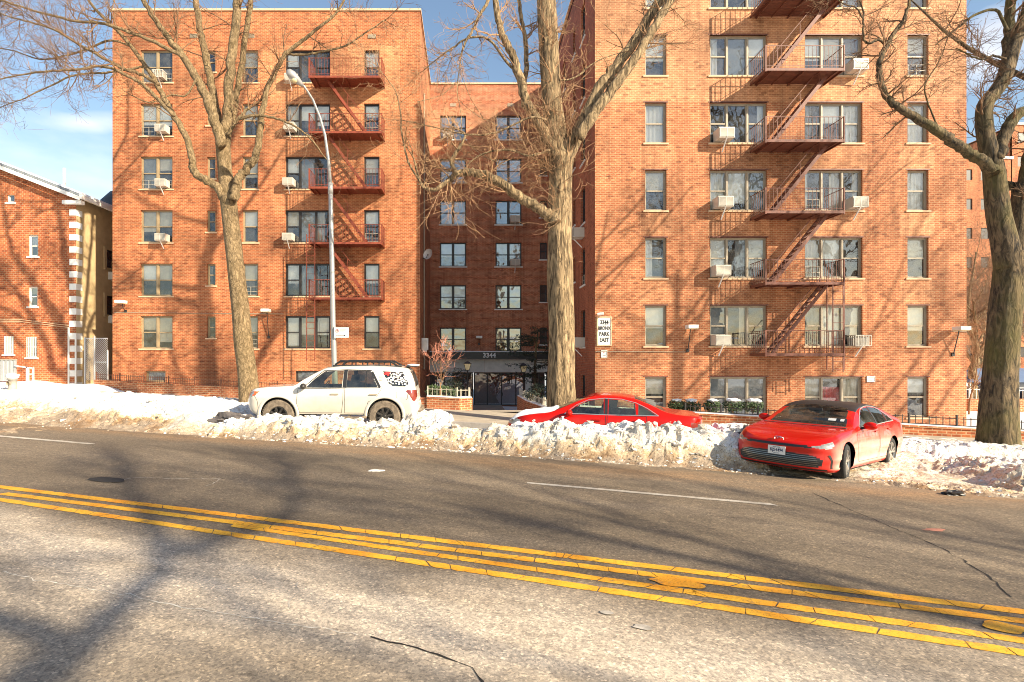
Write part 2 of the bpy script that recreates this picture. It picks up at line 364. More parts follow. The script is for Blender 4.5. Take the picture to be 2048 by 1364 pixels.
M['yellow'] = linepaint('yellow_line_paint', (.88,.46,.030), (.80,.31,.012))
M['whiteline'] = linepaint('white_line_paint', (.62,.56,.47), (.48,.42,.34))
def snowmat(name):
    m, nt, b = newmat(name); L = nt.links; g = N(nt, 'ShaderNodeNewGeometry')
    at = N(nt, 'ShaderNodeAttribute'); at.attribute_name = 'dirt'
    n = N(nt, 'ShaderNodeTexNoise', Scale=2.4, Detail=8, Roughness=.72); L.new(g.outputs['Position'], n.inputs['Vector'])
    n2 = N(nt, 'ShaderNodeTexNoise', Scale=13, Detail=6, Roughness=.75); L.new(g.outputs['Position'], n2.inputs['Vector'])
    d = math_(nt, 'ADD', at.outputs['Fac'], math_(nt, 'MULTIPLY', math_(nt, 'SUBTRACT', n.outputs[0], .5), 1.5))
    d = math_(nt, 'ADD', d, math_(nt, 'MULTIPLY', math_(nt, 'SUBTRACT', n2.outputs[0], .5), .9))
    r = ramp(nt, [(.16, (.88,.86,.82)), (.44, (.82,.74,.61)), (.72, (.60,.42,.24)), (1.0, (.26,.15,.07))]); L.new(d, r.inputs[0])
    ng = N(nt, 'ShaderNodeTexNoise', Scale=1.3, Detail=6, Roughness=.7); L.new(g.outputs['Position'], ng.inputs['Vector'])
    rg = ramp(nt, [(.52, (0,0,0)), (.66, (.6,.6,.6))]); L.new(math_(nt, 'ADD', ng.outputs[0], math_(nt, 'MULTIPLY', at.outputs['Fac'], .12)), rg.inputs[0])
    base_ = mixc(nt, rg.outputs[0], r.outputs[0], (.46,.38,.29))
    v = N(nt, 'ShaderNodeTexNoise', Scale=42, Detail=3, Roughness=.6); L.new(g.outputs['Position'], v.inputs['Vector'])
    rv = ramp(nt, [(.35, (.20,.15,.12)), (.43, (1,1,1))]); L.new(v.outputs[0], rv.inputs[0])
    L.new(mixc(nt, 1, base_, rv.outputs[0], 'MULTIPLY'), b.inputs['Base Color'])
    b.inputs['Roughness'].default_value = .75; b.inputs['Subsurface Weight'].default_value = 0
    bp = N(nt, 'ShaderNodeBump', Strength=.9, Distance=.06); L.new(n2.outputs[0], bp.inputs['Height']); L.new(bp.outputs[0], b.inputs['Normal'])
    return m
M['snow'] = snowmat('street_snow')
M['cleansnow'] = plain('clean_snow', (.86,.86,.86), .8, var=.04, bump=.4, bscale=14)
M['concrete'] = plain('sidewalk_concrete', (.40,.34,.26), .85, var=.22, scale=2, bump=.25)
M['curb'] = plain('granite_curb', (.34,.31,.28), .8, var=.2, scale=6)
def bark(name, c1, c2, moss, mossk, zs=.35):
    m, nt, b = newmat(name); L = nt.links; g = N(nt, 'ShaderNodeNewGeometry')
    mp = N(nt, 'ShaderNodeMapping'); mp.inputs['Scale'].default_value = (1,1,zs); L.new(g.outputs['Position'], mp.inputs['Vector'])
    n = N(nt, 'ShaderNodeTexNoise', Scale=11, Detail=7, Roughness=.68, Distortion=1.1); L.new(mp.outputs[0], n.inputs['Vector'])
    r = ramp(nt, [(.38, c1), (.49, [(a*.8+c*.9)/2 for a,c in zip(c1,c2)]), (.60, c2)]); L.new(n.outputs[0], r.inputs[0])
    n2 = N(nt, 'ShaderNodeTexNoise', Scale=1.1, Detail=4); L.new(g.outputs['Position'], n2.inputs['Vector'])
    r2 = ramp(nt, [(.45, (0,0,0)), (.7, (mossk,)*3)]); L.new(n2.outputs[0], r2.inputs[0])
    L.new(mixc(nt, r2.outputs[0], r.outputs[0], moss), b.inputs['Base Color']); b.inputs['Roughness'].default_value = .9
    bp = N(nt, 'ShaderNodeBump', Strength=1, Distance=.12); L.new(n.outputs[0], bp.inputs['Height']); L.new(bp.outputs[0], b.inputs['Normal'])
    return m
M['barkM'] = bark('ridged_bark', (.045,.028,.012), (.44,.31,.17), (.20,.15,.07), .15, .16)
M['barkL'] = bark('smooth_bark', (.13,.085,.035), (.34,.235,.125), (.17,.13,.05), .15, .5)
M['barkR'] = bark('dark_bark', (.015,.011,.007), (.20,.14,.075), (.14,.12,.03), .7, .22)
M['twig'] = plain('twig_bark', (.17,.095,.048), .85, var=.4, scale=1.5)
M['twigp'] = plain('pale_twig', (.27,.155,.078), .85, var=.45, scale=1.5)
M['twigr'] = plain('red_twig', (.50,.20,.13), .8, var=.3, scale=3)
M['leaf'] = plain('evergreen_leaf', (.045,.075,.022), .6, var=.5, scale=9)
M['leafd'] = plain('yew_leaf', (.016,.026,.014), .7, var=.5, scale=9)
# ================================================================== ground, road, pavement
def G(x, y, v0=None):
    """point of the road surface seen at photo position (x, y)"""
    Y = 10.0
    for _ in range(30):
        X = (x-CX)/F*Y; Y = (HC-gz(X, Y))*F/(y-CY)
    return Vector(((x-CX)/F*Y, Y, gz((x-CX)/F*Y, Y)))
def strip(name, us, vs, dz, mat, kind='structure', fn=None):
    mb = MB(); nu, nv = len(us), len(vs)
    for u in us:
        for v in vs:
            X, Y = uv2w(u, v); z = (fn or gz)(X, Y)+dz; mb.v.append((X, Y, z))
    for i in range(nu-1):
        for j in range(nv-1):
            mb.f.append((i*nv+j, (i+1)*nv+j, (i+1)*nv+j+1, i*nv+j+1)); mb.mi.append(0)
    return tag(mb.build(name, mat, smooth=True), kind=kind)
def lin(a, b, n): return [a+(b-a)*i/(n-1) for i in range(n)]
US = [-400,-250,-150,-100,-70,-50]+lin(-40, 34, 75)+[45,60,90,140,200,300,400]
def yard(X, Y):
    z = gz(X, Y)+.12
    lower_court = 1.15*sst(20.3, 27, Y)*sst(-3.5, -2.2, X)*(1-sst(5.0, 5.5, X))
    lower_right = .35*sst(19.0, 21.5, Y)*sst(5.0, 6.0, X)*(1-sst(20.4, 22, X))
    return z-lower_court-lower_right
def ground_fn(X, Y):
    u, v = w2uv(X, Y)
    return yard(X, Y) if v > 19 else gz(X, Y)-.25
strip('ground', US, [-300,-100,-40,-12,-3,15.7,16.0,18.9]+lin(19.05, 40, 46)+[45,60,90,150,300,500], 0, M['cleansnow'], fn=lambda X, Y: ground_fn(X, Y)-.03)
strip('road', US, lin(-1.2, 15.8, 69), 0, M['asphalt'])
strip('sidewalk', US, [15.97,16.6,17.3,18,18.7,19.3], .165, M['concrete'])
strip('sidewalk', US, [-5,-3,-1.4], .12, M['concrete'])
mb = MB()
for i in range(len(US)-1):
    for a, b_ in ((15.8, 15.96),):
        p = [uv2w(US[i], a), uv2w(US[i+1], a), uv2w(US[i+1], b_), uv2w(US[i], b_)]
        z = [gz(*uv2w(US[i], 16.5))+.17, gz(*uv2w(US[i+1], 16.5))+.17]
        mb.add([(p[0][0],p[0][1],z[0]),(p[1][0],p[1][1],z[1]),(p[2][0],p[2][1],z[1]),(p[3][0],p[3][1],z[0]),(p[0][0],p[0][1],z[0]-.4),(p[1][0],p[1][1],z[1]-.4)], [(0,1,2,3),(4,5,1,0)])
tag(mb.build('curb', M['curb']), kind='structure')
# entrance path to the doors
mb = MB(); ys = lin(20.0, 35.7, 24)
for i in range(len(ys)-1):
    def px(Y): return (.05 if Y < 24 else -1.0, 2.2+.9*(1-sst(20, 23, Y)))
    a, b_ = ys[i], ys[i+1]; (l0, r0), (l1, r1) = px(a), px(b_)
    mb.add([(l0,a,yard(1,a)+.03),(r0,a,yard(1,a)+.03),(r1,b_,yard(1,b_)+.03),(l1,b_,yard(1,b_)+.03)], [(0,1,2,3)])
tag(mb.build('path', M['concrete']), kind='structure')
# ---- painted lines
def painted(name, pts_top, pts_bot, mat, label, cat, group=None, seg=.24, crack=True, seed=1, wob=.006):
    """a painted line between two image-measured edges laid on the road; the paint is cracked into blocks"""
    rnd = random.Random(seed); mb = MB()
    A0, A1 = G(*pts_top[0]), G(*pts_top[1]); B0, B1 = G(*pts_bot[0]), G(*pts_bot[1])
    ua0, va0 = w2uv(A0.x, A0.y); ua1, va1 = w2uv(A1.x, A1.y); ub0, vb0 = w2uv(B0.x, B0.y); ub1, vb1 = w2uv(B1.x, B1.y)
    fa = lambda u: va0+(va1-va0)*(u-ua0)/(ua1-ua0); fb = lambda u: vb0+(vb1-vb0)*(u-ub0)/(ub1-ub0)
    u = ua0-(25 if crack and pts_top[0][0] < 0 else 0); uend = ua1+(12 if crack else 0); sk0 = rnd.uniform(-.05,.05)
    while u < uend:
        L = seg*rnd.choice([.35,.6,1,1,1.6,2.6])*rnd.uniform(.8,1.2) if crack else .5; L = min(L, uend-u)+1e-4; sk1 = rnd.uniform(-.12,.12)
        gap = rnd.uniform(.001,.007) if crack else 0
        n = 4 if crack else 2; top = []; bot = []
        for k in range(n+1):
            t = k/n; uu = u+gap+(L-2*gap)*t; ed = .006 if crack and k in (0, n) else 0
            uc = uu+(sk0*(1-t)+sk1*t)*.5; ud = uu-(sk0*(1-t)+sk1*t)*.5
            top.append((uc, fa(uc)-ed+rnd.uniform(-wob,wob))); bot.append((ud, fb(ud)+ed+rnd.uniform(-wob,wob)))
        vs = []
        for (a, b_) in top+bot:
            X, Y = uv2w(a, b_); vs.append((X, Y, gz(X, Y)+.005))
        mb.add(vs, [(k, k+n+1, k+n+2, k+1) for k in range(n)])
        u += L; sk0 = sk1
    o = mb.build(name, mat); tag(o, label, cat, group); return o
yl = 'yellow centre lines'
painted('yellow_line', [(-40,966),(2090,1224)], [(-40,972.5),(2090,1235)], M['yellow'], 'cracked yellow road line farthest from the viewer, nearest the cars', 'road line', yl, seed=1)
painted('yellow_line', [(15,985),(2090,1243)], [(15,992),(2090,1254)], M['yellow'], 'second yellow road line counted from the parked cars', 'road line', yl, seed=2)
painted('yellow_line', [(470,1048),(2090,1282)], [(470,1055),(2090,1295)], M['yellow'], 'third yellow road line from the parked cars, merging into the second on the left', 'road line', yl, seed=3)
painted('yellow_line', [(-40,990),(2090,1306)], [(-40,997.5),(2090,1320)], M['yellow'], 'yellow road line nearest the viewer, lowest of the four', 'road line', yl, seed=4)
def patch(name, px, label, seed, mat=None, n=26):
    rnd = random.Random(seed); c = G(px[0], px[1]); a = G(px[0]+px[2], px[1]+px[2]*.12); rx = (a-c).length; ry = px[3]
    vs = [(c.x, c.y, gz(c.x,c.y)+.009)]
    for k in range(n):
        t = 2*math.pi*k/n; q = 1+.35*noise.noise(Vector((math.cos(t)*1.5, math.sin(t)*1.5, seed*3.1)))
        du, dv = rx*math.cos(t)*q, ry*math.sin(t)*q; X = c.x+du*CT+dv*ST; Y = c.y-du*ST+dv*CT; vs.append((X, Y, gz(X,Y)+.009))
    mb = MB().add(vs, [(0, 1+k, 1+(k+1)%n) for k in range(n)])
    o = mb.build(name, mat or M['yellow']); return tag(o, label, 'paint patch' if mat is None else 'road stain')
patch('paint_patch', (1352,1167,52,.105), 'worn orange yellow paint blot over the middle yellow lines', 3)
patch('paint_patch', (2010,1256,48,.11), 'orange yellow paint blot over the lines at the right edge', 5)
painted('lane_line', [(-60,866.2),(190,887.2)], [(-60,868.6),(190,890)], M['whiteline'], 'thin white lane line on the far left of the road', 'road line', crack=False, wob=.008, seed=8)
painted('lane_line', [(1055,964.3),(1546,1007.5)], [(1055,967.4),(1546,1011)], M['whiteline'], 'thin white lane line below the red cars', 'road line', crack=False, wob=.010, seed=9)
# cracks and seam in the asphalt (thin dark or salt-filled ribbons)
def crackline(pts, w, mat, label, seed, cat='road crack'):
    rnd = random.Random(seed); mb = MB(); P3 = [G(*p) for p in pts]; out = []
    for a, b_ in zip(P3[:-1], P3[1:]):
        n = max(2, int((b_-a).length/.07))
        for k in range(n):
            q = a.lerp(b_, k/n); out.append(q+Vector((rnd.gauss(0,.012), rnd.gauss(0,.012), 0)))
    vs = []
    for i, q in enumerate(out):
        d = out[min(i+1,len(out)-1)]-out[max(i-1,0)]; d.z = 0; d.normalize(); s = Vector((-d.y, d.x, 0))*w*rnd.uniform(.2,1.2)
        for r in (q+s, q-s): vs.append((r.x, r.y, gz(r.x, r.y)+.004))
    n = len(out); mb.add(vs, [(2*i, 2*i+1, 2*i+3, 2*i+2) for i in range(n-1)])
    return tag(mb.build('road_crack', mat), label, cat)
M['saltpale'] = plain('salt_pale', (.72,.66,.56), .9, var=.4, scale=12)
M['crack'] = plain('crack_dark', (.018,.015,.013), .95)
M['saltline'] = plain('salt_line', (.42,.37,.31), .9, var=.4, scale=12)
crackline([(1624,985),(1672,1007),(1730,1032),(1790,1058),(1860,1085),(1930,1122),(1985,1160),(2030,1200)], .010, M['crack'], 'dark crack running from the red car to the right edge of the road', 1)
crackline([(0,1142),(120,1168),(260,1190),(340,1210),(480,1232),(640,1258),(740,1276)], .0065, M['saltpale'], 'pale salt filled seam across the near lane at the left', 2)
crackline([(740,1276),(830,1296),(900,1315),(945,1335),(965,1364),(970,1400)], .009, M['crack'], 'dark crack at the bottom centre of the road', 3)
crackline([(0,1084),(60,1068),(120,1052),(168,1038)], .007, M['saltline'], 'pale scratch below the yellow lines at the left edge', 4)
crackline([(222,965),(240,961),(262,956),(300,955),(350,958),(400,957),(440,958),(425,968),(405,975)], .010, M['saltline'], 'pale salt outline around the sunken patch in the road', 5)
crackline([(540,1235),(575,1215),(600,1180),(590,1160)], .006, M['saltline'], 'faint pale branching scratch in the near lane', 6)
crackline([(1115,965),(1200,972),(1300,985)], .004, M['crack'], 'hairline dark crack beside the lane line', 7)
M['pothole'] = plain('dark_pothole', (.030,.026,.024), .95, bump=.8)
patch('pothole', (212,960,34,.13), 'dark hollow pothole in the far lane above the yellow lines', 7, M['pothole']).__setitem__('category', 'pothole')
patch('salt_stain', (1215,1227,14,.035), 'small pale stain on the near lane, upper one', 9, M['saltline'])
patch('salt_stain', (1285,1256,20,.045), 'small pale stain on the near lane, lower one', 10, M['saltline'])
# ================================================================== snow banks
def edge_v(u):
    pts = [(-40,10.5),(-16,10.6),(-11,10.75),(-8,11.2),(-4,11.7),(-1,11.75),(2,11.9),(4,11.55),(6.5,10.9),(9,10.2),(14,9.9),(40,9.9)]
    for (a, b_), (c, d) in zip(pts[:-1], pts[1:]):
        if a <= u <= c: return b_+(d-b_)*sst(a, c, u)
    return 10.5
def win(x, a, b, s): return sst(a-s, a+s, x)*(1-sst(b-s, b+s, x))
def h_gap(u, v): return -4.9 < u < -1.6 and v > 15.6 or (-1.6 <= u < 2.2 and v > 16.6)
def snow_h(u, v):
    e = edge_v(u); n1 = noise.noise(Vector((u*.6, v*.6, 3.3)))
    d = v-e
    # wide bank at the left end: no car stands there
    L = 1-sst(-10.6, -9.4, u)
    hL = sst(0, 1.7, d)*.52+.05*n1-.34*sst(3.6, 5.2, d)
    hL *= 1-.9*sst(17.2, 18.2, v)
    hL += .28*sst(-18, -14.4, u)*0
    # front ridge beside the cars
    mid = sst(-10.4, -9.4, u)*(1-sst(2.5, 3.0, u))
    top = (.36+.10*n1)*(1-sst(-4.9, -4.0, u))+(.56+.12*n1)*sst(-4.9, -4.0, u)
    top -= .14*win(u, -4.4, -2.8, .4)
    top += .07*sst(-2.6, -1.6, u)
    back = 12.35+.55*sst(-9.5,-5,u) if u < -4.5 else 13.15
    hM = top*sst(.12, .85, d)*(1-sst(back-.25, back+.25, v)) + .05*sst(-.25, .1, d)*(1-sst(15.0, 15.5, v))*(1-win(u, -4.7, -2.5, .3)*sst(13.0, 13.5, v))
    hM += .12*(v >= back-.2)*1.0*(1-sst(14.9, 15.3, v))*(1-win(u,-4.6,-2.6,.3))
    # behind the cars, between them and the pavement
    hM = max(hM, (.30+.12*n1)*win(v, 15.3, 16.1, .25)*(1-win(u, -4.9, -2.0, .4))*(1-.7*sst(-2.4, -1.6, u)))
    # pile between the middle car and the near red car
    hM = max(hM, (.66+.1*n1)*win(u, 2.05, 2.95, .25)*sst(12.05, 12.7, v)*(1-sst(14.6, 15.4, v)))
    # slush by the near red car
    Rr = sst(2.5, 3.0, u)*(1-sst(6.4, 7.2, u))
    hR = .07*sst(0, .4, d)+.03*n1
    hR += .16*sst(13.8, 14.6, v)*(1-.6*sst(15.9, 16.5, v))
    # pile at the right end
    E = sst(6.3, 7.3, u)
    hE = sst(.4, 2.0, d)*(.31+.12*n1)*(1-.75*sst(13.4, 15.4, v))+.08*sst(0, .4, d)
    hE *= 1-.8*sst(16.6, 17.8, v)
    if h_gap(u, v): hM = min(hM, -.05)
    h = L*hL+mid*hM*(1-L)+Rr*hR*(1-mid)*(1-E)+E*hE
    return h
def snow_z(u, v):
    h = snow_h(u, v); X, Y = uv2w(u, v)
    base = gz(X, Y)+(.165 if v > 15.8 else 0)
    m = min(1, max(0, h)/.25)
    p = Vector((u, v, 0))
    lump = .12*noise.noise(p*1.9)+.12*abs(noise.noise(p*3.6+Vector((9,2,4))))+(.09*noise.noise(p*7.3)+.06*noise.noise(p*13))*max(.15, .65+1.6*noise.noise(p*.9+Vector((5,5,5))))
    if h > .15:
        dd, _ = noise.voronoi(p*2.3+Vector((3,1,0))); lump += .10*(.55-dd[0])*min(1, (h-.15)/.25)
    return base+h-.045+lump*(.16+.84*m)*(1 if h > .01 else .4), h
mb = MB(); dirt = []
us = lin(-27, 15, 760); vs_ = lin(9.4, 18.6, 170)
for u in us:
    for v in vs_:
        z, h = snow_z(u, v); X, Y = uv2w(u, v)
        jit = noise.noise(Vector((u*4, v*4, 8)))*.05*min(1, h/.2)
        mb.v.append((X+jit, Y-jit, z))
        d = v-edge_v(u)
        k = .30*(1-sst(.10, .8, h+.25*noise.noise(Vector((u*.8, v*.8, 1)))))
        face = .24*win(d, .2, 1.05, .35)*(1 if u > -10.5 else .85)
        right = .16*sst(2.5, 4.0, u)
        stain = .55*win(u, -15.2, -11.2, .4)*win(d, .05, 1.0, .2)+.28*win(u, -26, -15.2, 1)*win(d, .3, 1.5, .3)+.55*(1-sst(.1,.55,d))
        if u > -9 and u < 2.3: face += .10*(1-sst(.35, .62, h))
        back = -.35*sst(1.4, 2.4, d)*(1-sst(2.4, 3, u))
        dirt.append(max(0, k*(1-sst(14.5,15.5,v))+face+stain+right+back+.04))
nv = len(vs_)
for i in range(len(us)-1):
    for j in range(nv-1):
        mb.f.append((i*nv+j, (i+1)*nv+j, (i+1)*nv+j+1, i*nv+j+1)); mb.mi.append(0)
nbank = len(mb.v)
# loose lumps of ploughed snow lying on the banks
rnd = random.Random(11)
for k in range(4600):
    u = rnd.uniform(-24, 13); e = edge_v(u); v = e+rnd.random()**1.3*(4.8 if (u < -9.8 or u > 6.6) else 1.5)
    if rnd.random() < .12: v = e-rnd.random()*.35
    z, h = snow_z(u, v)
    if h < .02 and v > e+.3: continue
    if 2.9 < u < 6.6 and v > 11.9: continue
    X, Y = uv2w(u, v); r = rnd.choice([.015,.02,.025,.03,.035,.045,.07])*(1.15 if h > .3 else .7)*rnd.uniform(.7,1.2)
    if v < e: r *= .5
    n0 = len(mb.v); mb.blob((X, Y, z-r*.15), r, k, 1, 1.1, (rnd.uniform(.8,1.5), rnd.uniform(.7,1.2), rnd.uniform(.5,.9)))
    dd = max(0, rnd.gauss(.10, .22)+(.25 if h < .15 else 0)+.3*win(u, -15.2, -11.2, .4)*win(v-e, .05, 1.0, .2)); dirt += [dd]*(len(mb.v)-n0)
bank = mb.build('snow_bank', M['snow'], smooth=False)
at = bank.data.attributes.new('dirt', 'FLOAT', 'POINT'); at.data.foreach_set('value', dirt)
tag(bank, 'ploughed white snow with brown dirty faces heaped along the kerb', 'snow bank', kind='stuff')
# smooth older snow on the pavement at the left
mb = MB(); us2 = lin(-36, -21.3, 80); vs2 = lin(17.0, 21.8, 34)
for u in us2:
    for v in vs2:
        X, Y = uv2w(u, v); k = win(v, 18.3, 20.6, .8)*(1-sst(-23.3, -21.8, u))
        z = gz(X, Y)+.12+k*(.30+.12*noise.noise(Vector((u*.5, v*.5, 0)))+.05*noise.noise(Vector((u*1.5, v*1.5, 2)))); mb.v.append((X, Y, z-.02+(-.2 if k < .01 else 0)))
n2 = len(vs2)
for i in range(len(us2)-1):
    for j in range(n2-1): mb.f.append((i*n2+j, (i+1)*n2+j, (i+1)*n2+j+1, i*n2+j+1)); mb.mi.append(0)
tag(mb.build('snow_mound', M['cleansnow'], smooth=True), 'smooth rounded snow mound in front of the small brick house', 'snow', kind='stuff')
# ================================================================== buildings
def wall_grid(mb, org, ax, w, h, holes, depth=.2, mrev=1):
    """wall sheet in the plane (ax, z); ax and outward normal as 2D vectors; holes get reveals of the given depth"""
    (ox, oy, oz), (ux, uy), (nx, ny) = org, ax[0], ax[1]
    xs = sorted(set([0, w]+[a for q in holes for a in (q[0], q[1]) if 0 < a < w])); zs = sorted(set([0, h]+[a for q in holes for a in (q[2], q[3]) if 0 < a < h]))
    def T(a, z, d=0): return (ox+ux*a-nx*d, oy+uy*a-ny*d, oz+z)
    flip = (ux*ny-uy*nx) > 0
    def quad(p):
        mb.add(p[::-1] if flip else p, [(0,1,2,3)])
    for i in range(len(xs)-1):
        for j in range(len(zs)-1):
            a = (xs[i]+xs[i+1])/2; z = (zs[j]+zs[j+1])/2
            if any(q[0] < a < q[1] and q[2] < z < q[3] for q in holes): continue
            quad([T(xs[i], zs[j]), T(xs[i+1], zs[j]), T(xs[i+1], zs[j+1]), T(xs[i], zs[j+1])])
    for (a0, a1, z0, z1) in holes:
        quad([T(a0,z0), T(a0,z1), T(a0,z1,depth), T(a0,z0,depth)])
        quad([T(a1,z0), T(a1,z0,depth), T(a1,z1,depth), T(a1,z1)])
        quad([T(a0,z1), T(a1,z1), T(a1,z1,depth), T(a0,z1,depth)])
        quad([T(a0,z0), T(a0,z0,depth), T(a1,z0,depth), T(a1,z0)])
_wc = {}
def window(root, pos, rz, w, h, kind, fm, pm, style, seed, name='window', sill='coping', recess=.12, bars=False, lab=None):
    """window part (frame mesh) with pane, curtain and sill as sub-parts; opening w x h, origin at its lower left corner on the wall plane"""
    key = (round(w,2), round(h,2), kind, fm, recess, sill)
    y0, y1 = recess, recess+.06
    if kind == 'single': cols = [(0, w, 1)]
    elif kind == 'double': cols = [(0, w/2-.05, 1), (w/2+.05, w, 1)]
    elif kind == 'triple': cols = [(0, w*.30, 1), (w*.30+.06, w*.66, 0), (w*.66+.06, w, 1)]
    elif kind == 'fixed': cols = [(0, w, 0)]
    if key not in _wc:
        f = MB(); t = .045
        f.box((0,y0-.02,0),(w,y1,t)).box((0,y0-.02,h-t),(w,y1,h)).box((0,y0-.02,t),(t,y1,h-t)).box((w-t,y0-.02,t),(w,y1,h-t))
        for i in range(len(cols)-1): f.box((cols[i][1],y0-.03,t),(cols[i+1][0],y1,h-t))
        for (a, b_, dh) in cols:
            aa, bb = max(a, t), min(b_, w-t); s = .035
            f.box((aa,y0+.003,t),(aa+s,y1-.003,h-t)).box((bb-s,y0+.003,t),(bb,y1-.003,h-t))
            f.box((aa+s,y0+.003,t),(bb-s,y1-.003,t+s)).box((aa+s,y0+.003,h-t-s),(bb-s,y1-.003,h-t))
            if dh: f.box((aa+s,y0-.006,h*.5-.025),(bb-s,y1-.003,h*.5+.025))
        p = MB()
        for (a, b_, dh) in cols:
            if dh:
                p.add([(a,y0+.022,h*.5),(b_,y0+.022,h*.5),(b_,y0+.022,h),(a,y0+.022,h)], [(0,1,2,3)]); p.add([(a,y0+.040,0),(b_,y0+.040,0),(b_,y0+.040,h*.5),(a,y0+.040,h*.5)], [(0,1,2,3)])
            else: p.add([(a,y0+.03,0),(b_,y0+.03,0),(b_,y0+.03,h),(a,y0+.03,h)], [(0,1,2,3)])
        s = MB().box((-.08,-.05,-.07),(w+.08,.10,-.002))
        _wc[key] = (f.mesh('window_frame', M[fm]), p.mesh('pane', M[pm]), s.mesh('sill', M[sill or 'stone']))
    fme, pme, sme = _wc[key]
    def mk(n, me, par, loc=(0,0,0)):
        o = bpy.data.objects.new(n, me); C.objects.link(o); o.parent = par; o.location = loc; return o
    r0 = root.location
    wo = mk(name, fme, root, (pos[0]-r0.x, pos[1]-r0.y, pos[2]-r0.z)); wo.rotation_euler = (0,0,rz)
    if lab: wo['label'] = lab
    mk('pane', pme, wo)
    if sill: mk('sill', sme, wo)
    rnd = random.Random(seed); c = MB(); yb = y1+.035
    c.m = 0; c.add([(-.0,yb+.28,0),(w,yb+.28,0),(w,yb+.28,h),(0,yb+.28,h)], [(0,1,2,3)])  # near-black box behind the glass stands for the unlit room
    for q in ([(0,yb-.05,0),(0,yb+.28,0),(0,yb+.28,h),(0,yb-.05,h)], [(w,yb+.28,0),(w,yb-.05,0),(w,yb-.05,h),(w,yb+.28,h)], [(0,yb-.05,h),(0,yb+.28,h),(w,yb+.28,h),(w,yb-.05,h)]): c.add(q, [(0,1,2,3)])
    mats = [M['dark'], M['curtW'], M['curtC'], M['curtG'], M['curtR']]
    for (a, b_, dh) in cols:
        st = style if style not in ('mix', 'mixed') else rnd.choice(['shade','shade','none','pleat','half','none','shadelong','grey','half','shade'])
        def pleat(x0, x1, z0, z1, m):
            n = max(6, int((x1-x0)/.035)); c.m = m; ph = rnd.uniform(0, 6)
            vs = []; am = rnd.uniform(.012, .03)
            for k in range(n+1):
                x = x0+(x1-x0)*k/n; y = yb+.03+am*math.sin(k*1.3+ph)
                vs += [(x, y, z0), (x+rnd.uniform(-.01,.01), y*1.0, z1)]
            c.add(vs, [(2*k, 2*k+2, 2*k+3, 2*k+1) for k in range(n)])
        if st == 'shade': z = h*rnd.uniform(.35,.62); c.m = rnd.choice([1,1,2]); c.box((a+.02,yb-.02,z),(b_-.02,yb-.01,h))
        elif st == 'shadelong': z = h*rnd.uniform(.05,.3); c.m = rnd.choice([1,2]); c.box((a+.02,yb-.02,z),(b_-.02,yb-.01,h))
        elif st == 'pleat': pleat(a, b_, 0.02, h, rnd.choice([1,1,2,3]))
        elif st == 'sheer': pleat(a, b_, 0.02, h, 1)
        elif st == 'half':
            if rnd.random() < .5: pleat(a, a+(b_-a)*rnd.uniform(.3,.6), 0, h, rnd.choice([1,2,3]))
            else: pleat(b_-(b_-a)*rnd.uniform(.3,.6), b_, 0, h, rnd.choice([1,2,3]))
        elif st == 'grey': c.m = 3; c.box((a+.02,yb-.02,0),(b_-.02,yb-.01,h))
        elif st == 'red':
            if dh: pleat(a, b_, 0, h, 2)
            else: pleat(a, b_, 0, h*.75, 4)
        if dh and kind != 'fixed' and w > .5 and rnd.random() < .20:
            g_ = MB(); z9 = h*.28
            for zz in (.05, z9*.5, z9): g_.box((a+.05,y0-.05,zz),(b_-.05,y0-.035,zz+.015))
            for xx in (a+.08, (a+b_)/2, b_-.08): g_.box((xx-.008,y0-.052,.04),(xx+.008,y0-.033,z9+.02))
            g_.build('window_guard', M['picket'], wo, local=True)
    c.build('curtain_dark_back', mats, wo, local=True)
    return wo
BL = empty('apartment_building', (1.0, YL, 0), 0, 'six storey red brick apartment building with two wings around an entrance court', 'building')
ZT = zr(22, SL)  # roof line
win_specs = []   # (wall key, x0, x1, ytop, ybot, kind)
def facade(key, X0, X1, Y, zb, zt, S, specs, mat, name='wall', lab=None):
    holes = [(xr(a,S)-X0, xr(b_,S)-X0, zr(yb,S)-zb, zr(yt,S)-zb) for (a,b_,yt,yb,*_) in specs]
    mb = MB(); wall_grid(mb, (X0, Y, zb), ((1,0),(0,-1)), X1-X0, zt-zb, holes, .26)
    o = mb.build(name, mat, BL, uv=True)
    if lab: o['label'] = lab
    return o
# ---------------- right wing front
specR = []
for i, yt in enumerate((754,611,475,340,205,70,-65)):
    yb = yt+81
    specR += [(1290,1333,yt,yb,'single'), (1420,1534,yt,yb,'triple'), (1610,1725,yt,yb,'triple'), (1815,1857,yt,yb,'single')]
XR0, XR1 = xr(1190,SR), xr(1933,SR)
facade('R', XR0, XR1, YR, -1.6, ZT, SR, specR, M['brickR'], lab='sunlit salmon brick front of the right wing')
sd = 100
for (a,b_,yt,yb,k) in specR:
    sd += 1; st = 'mixed'
    if k == 'triple' and yt == 754: st = 'red' if a > 1600 else 'grey'
    if a > 1800: st = ['shade','shade','shade','sheer','sheer','shade','shade'][(754-yt)//135 % 7]
    wo = window(BL, (xr(a,SR), YR, zr(yb,SR)), 0, xr(b_,SR)-xr(a,SR), zr(yt,SR)-zr(yb,SR), k, 'framegrey', 'pane', st, sd)
    W_, H_ = xr(b_,SR)-xr(a,SR), zr(yt,SR)-zr(yb,SR); MB().box((-.06,-.012,H_),(W_+.06,.05,H_+.05)).build('lintel', M['rustdark'], wo, local=True)
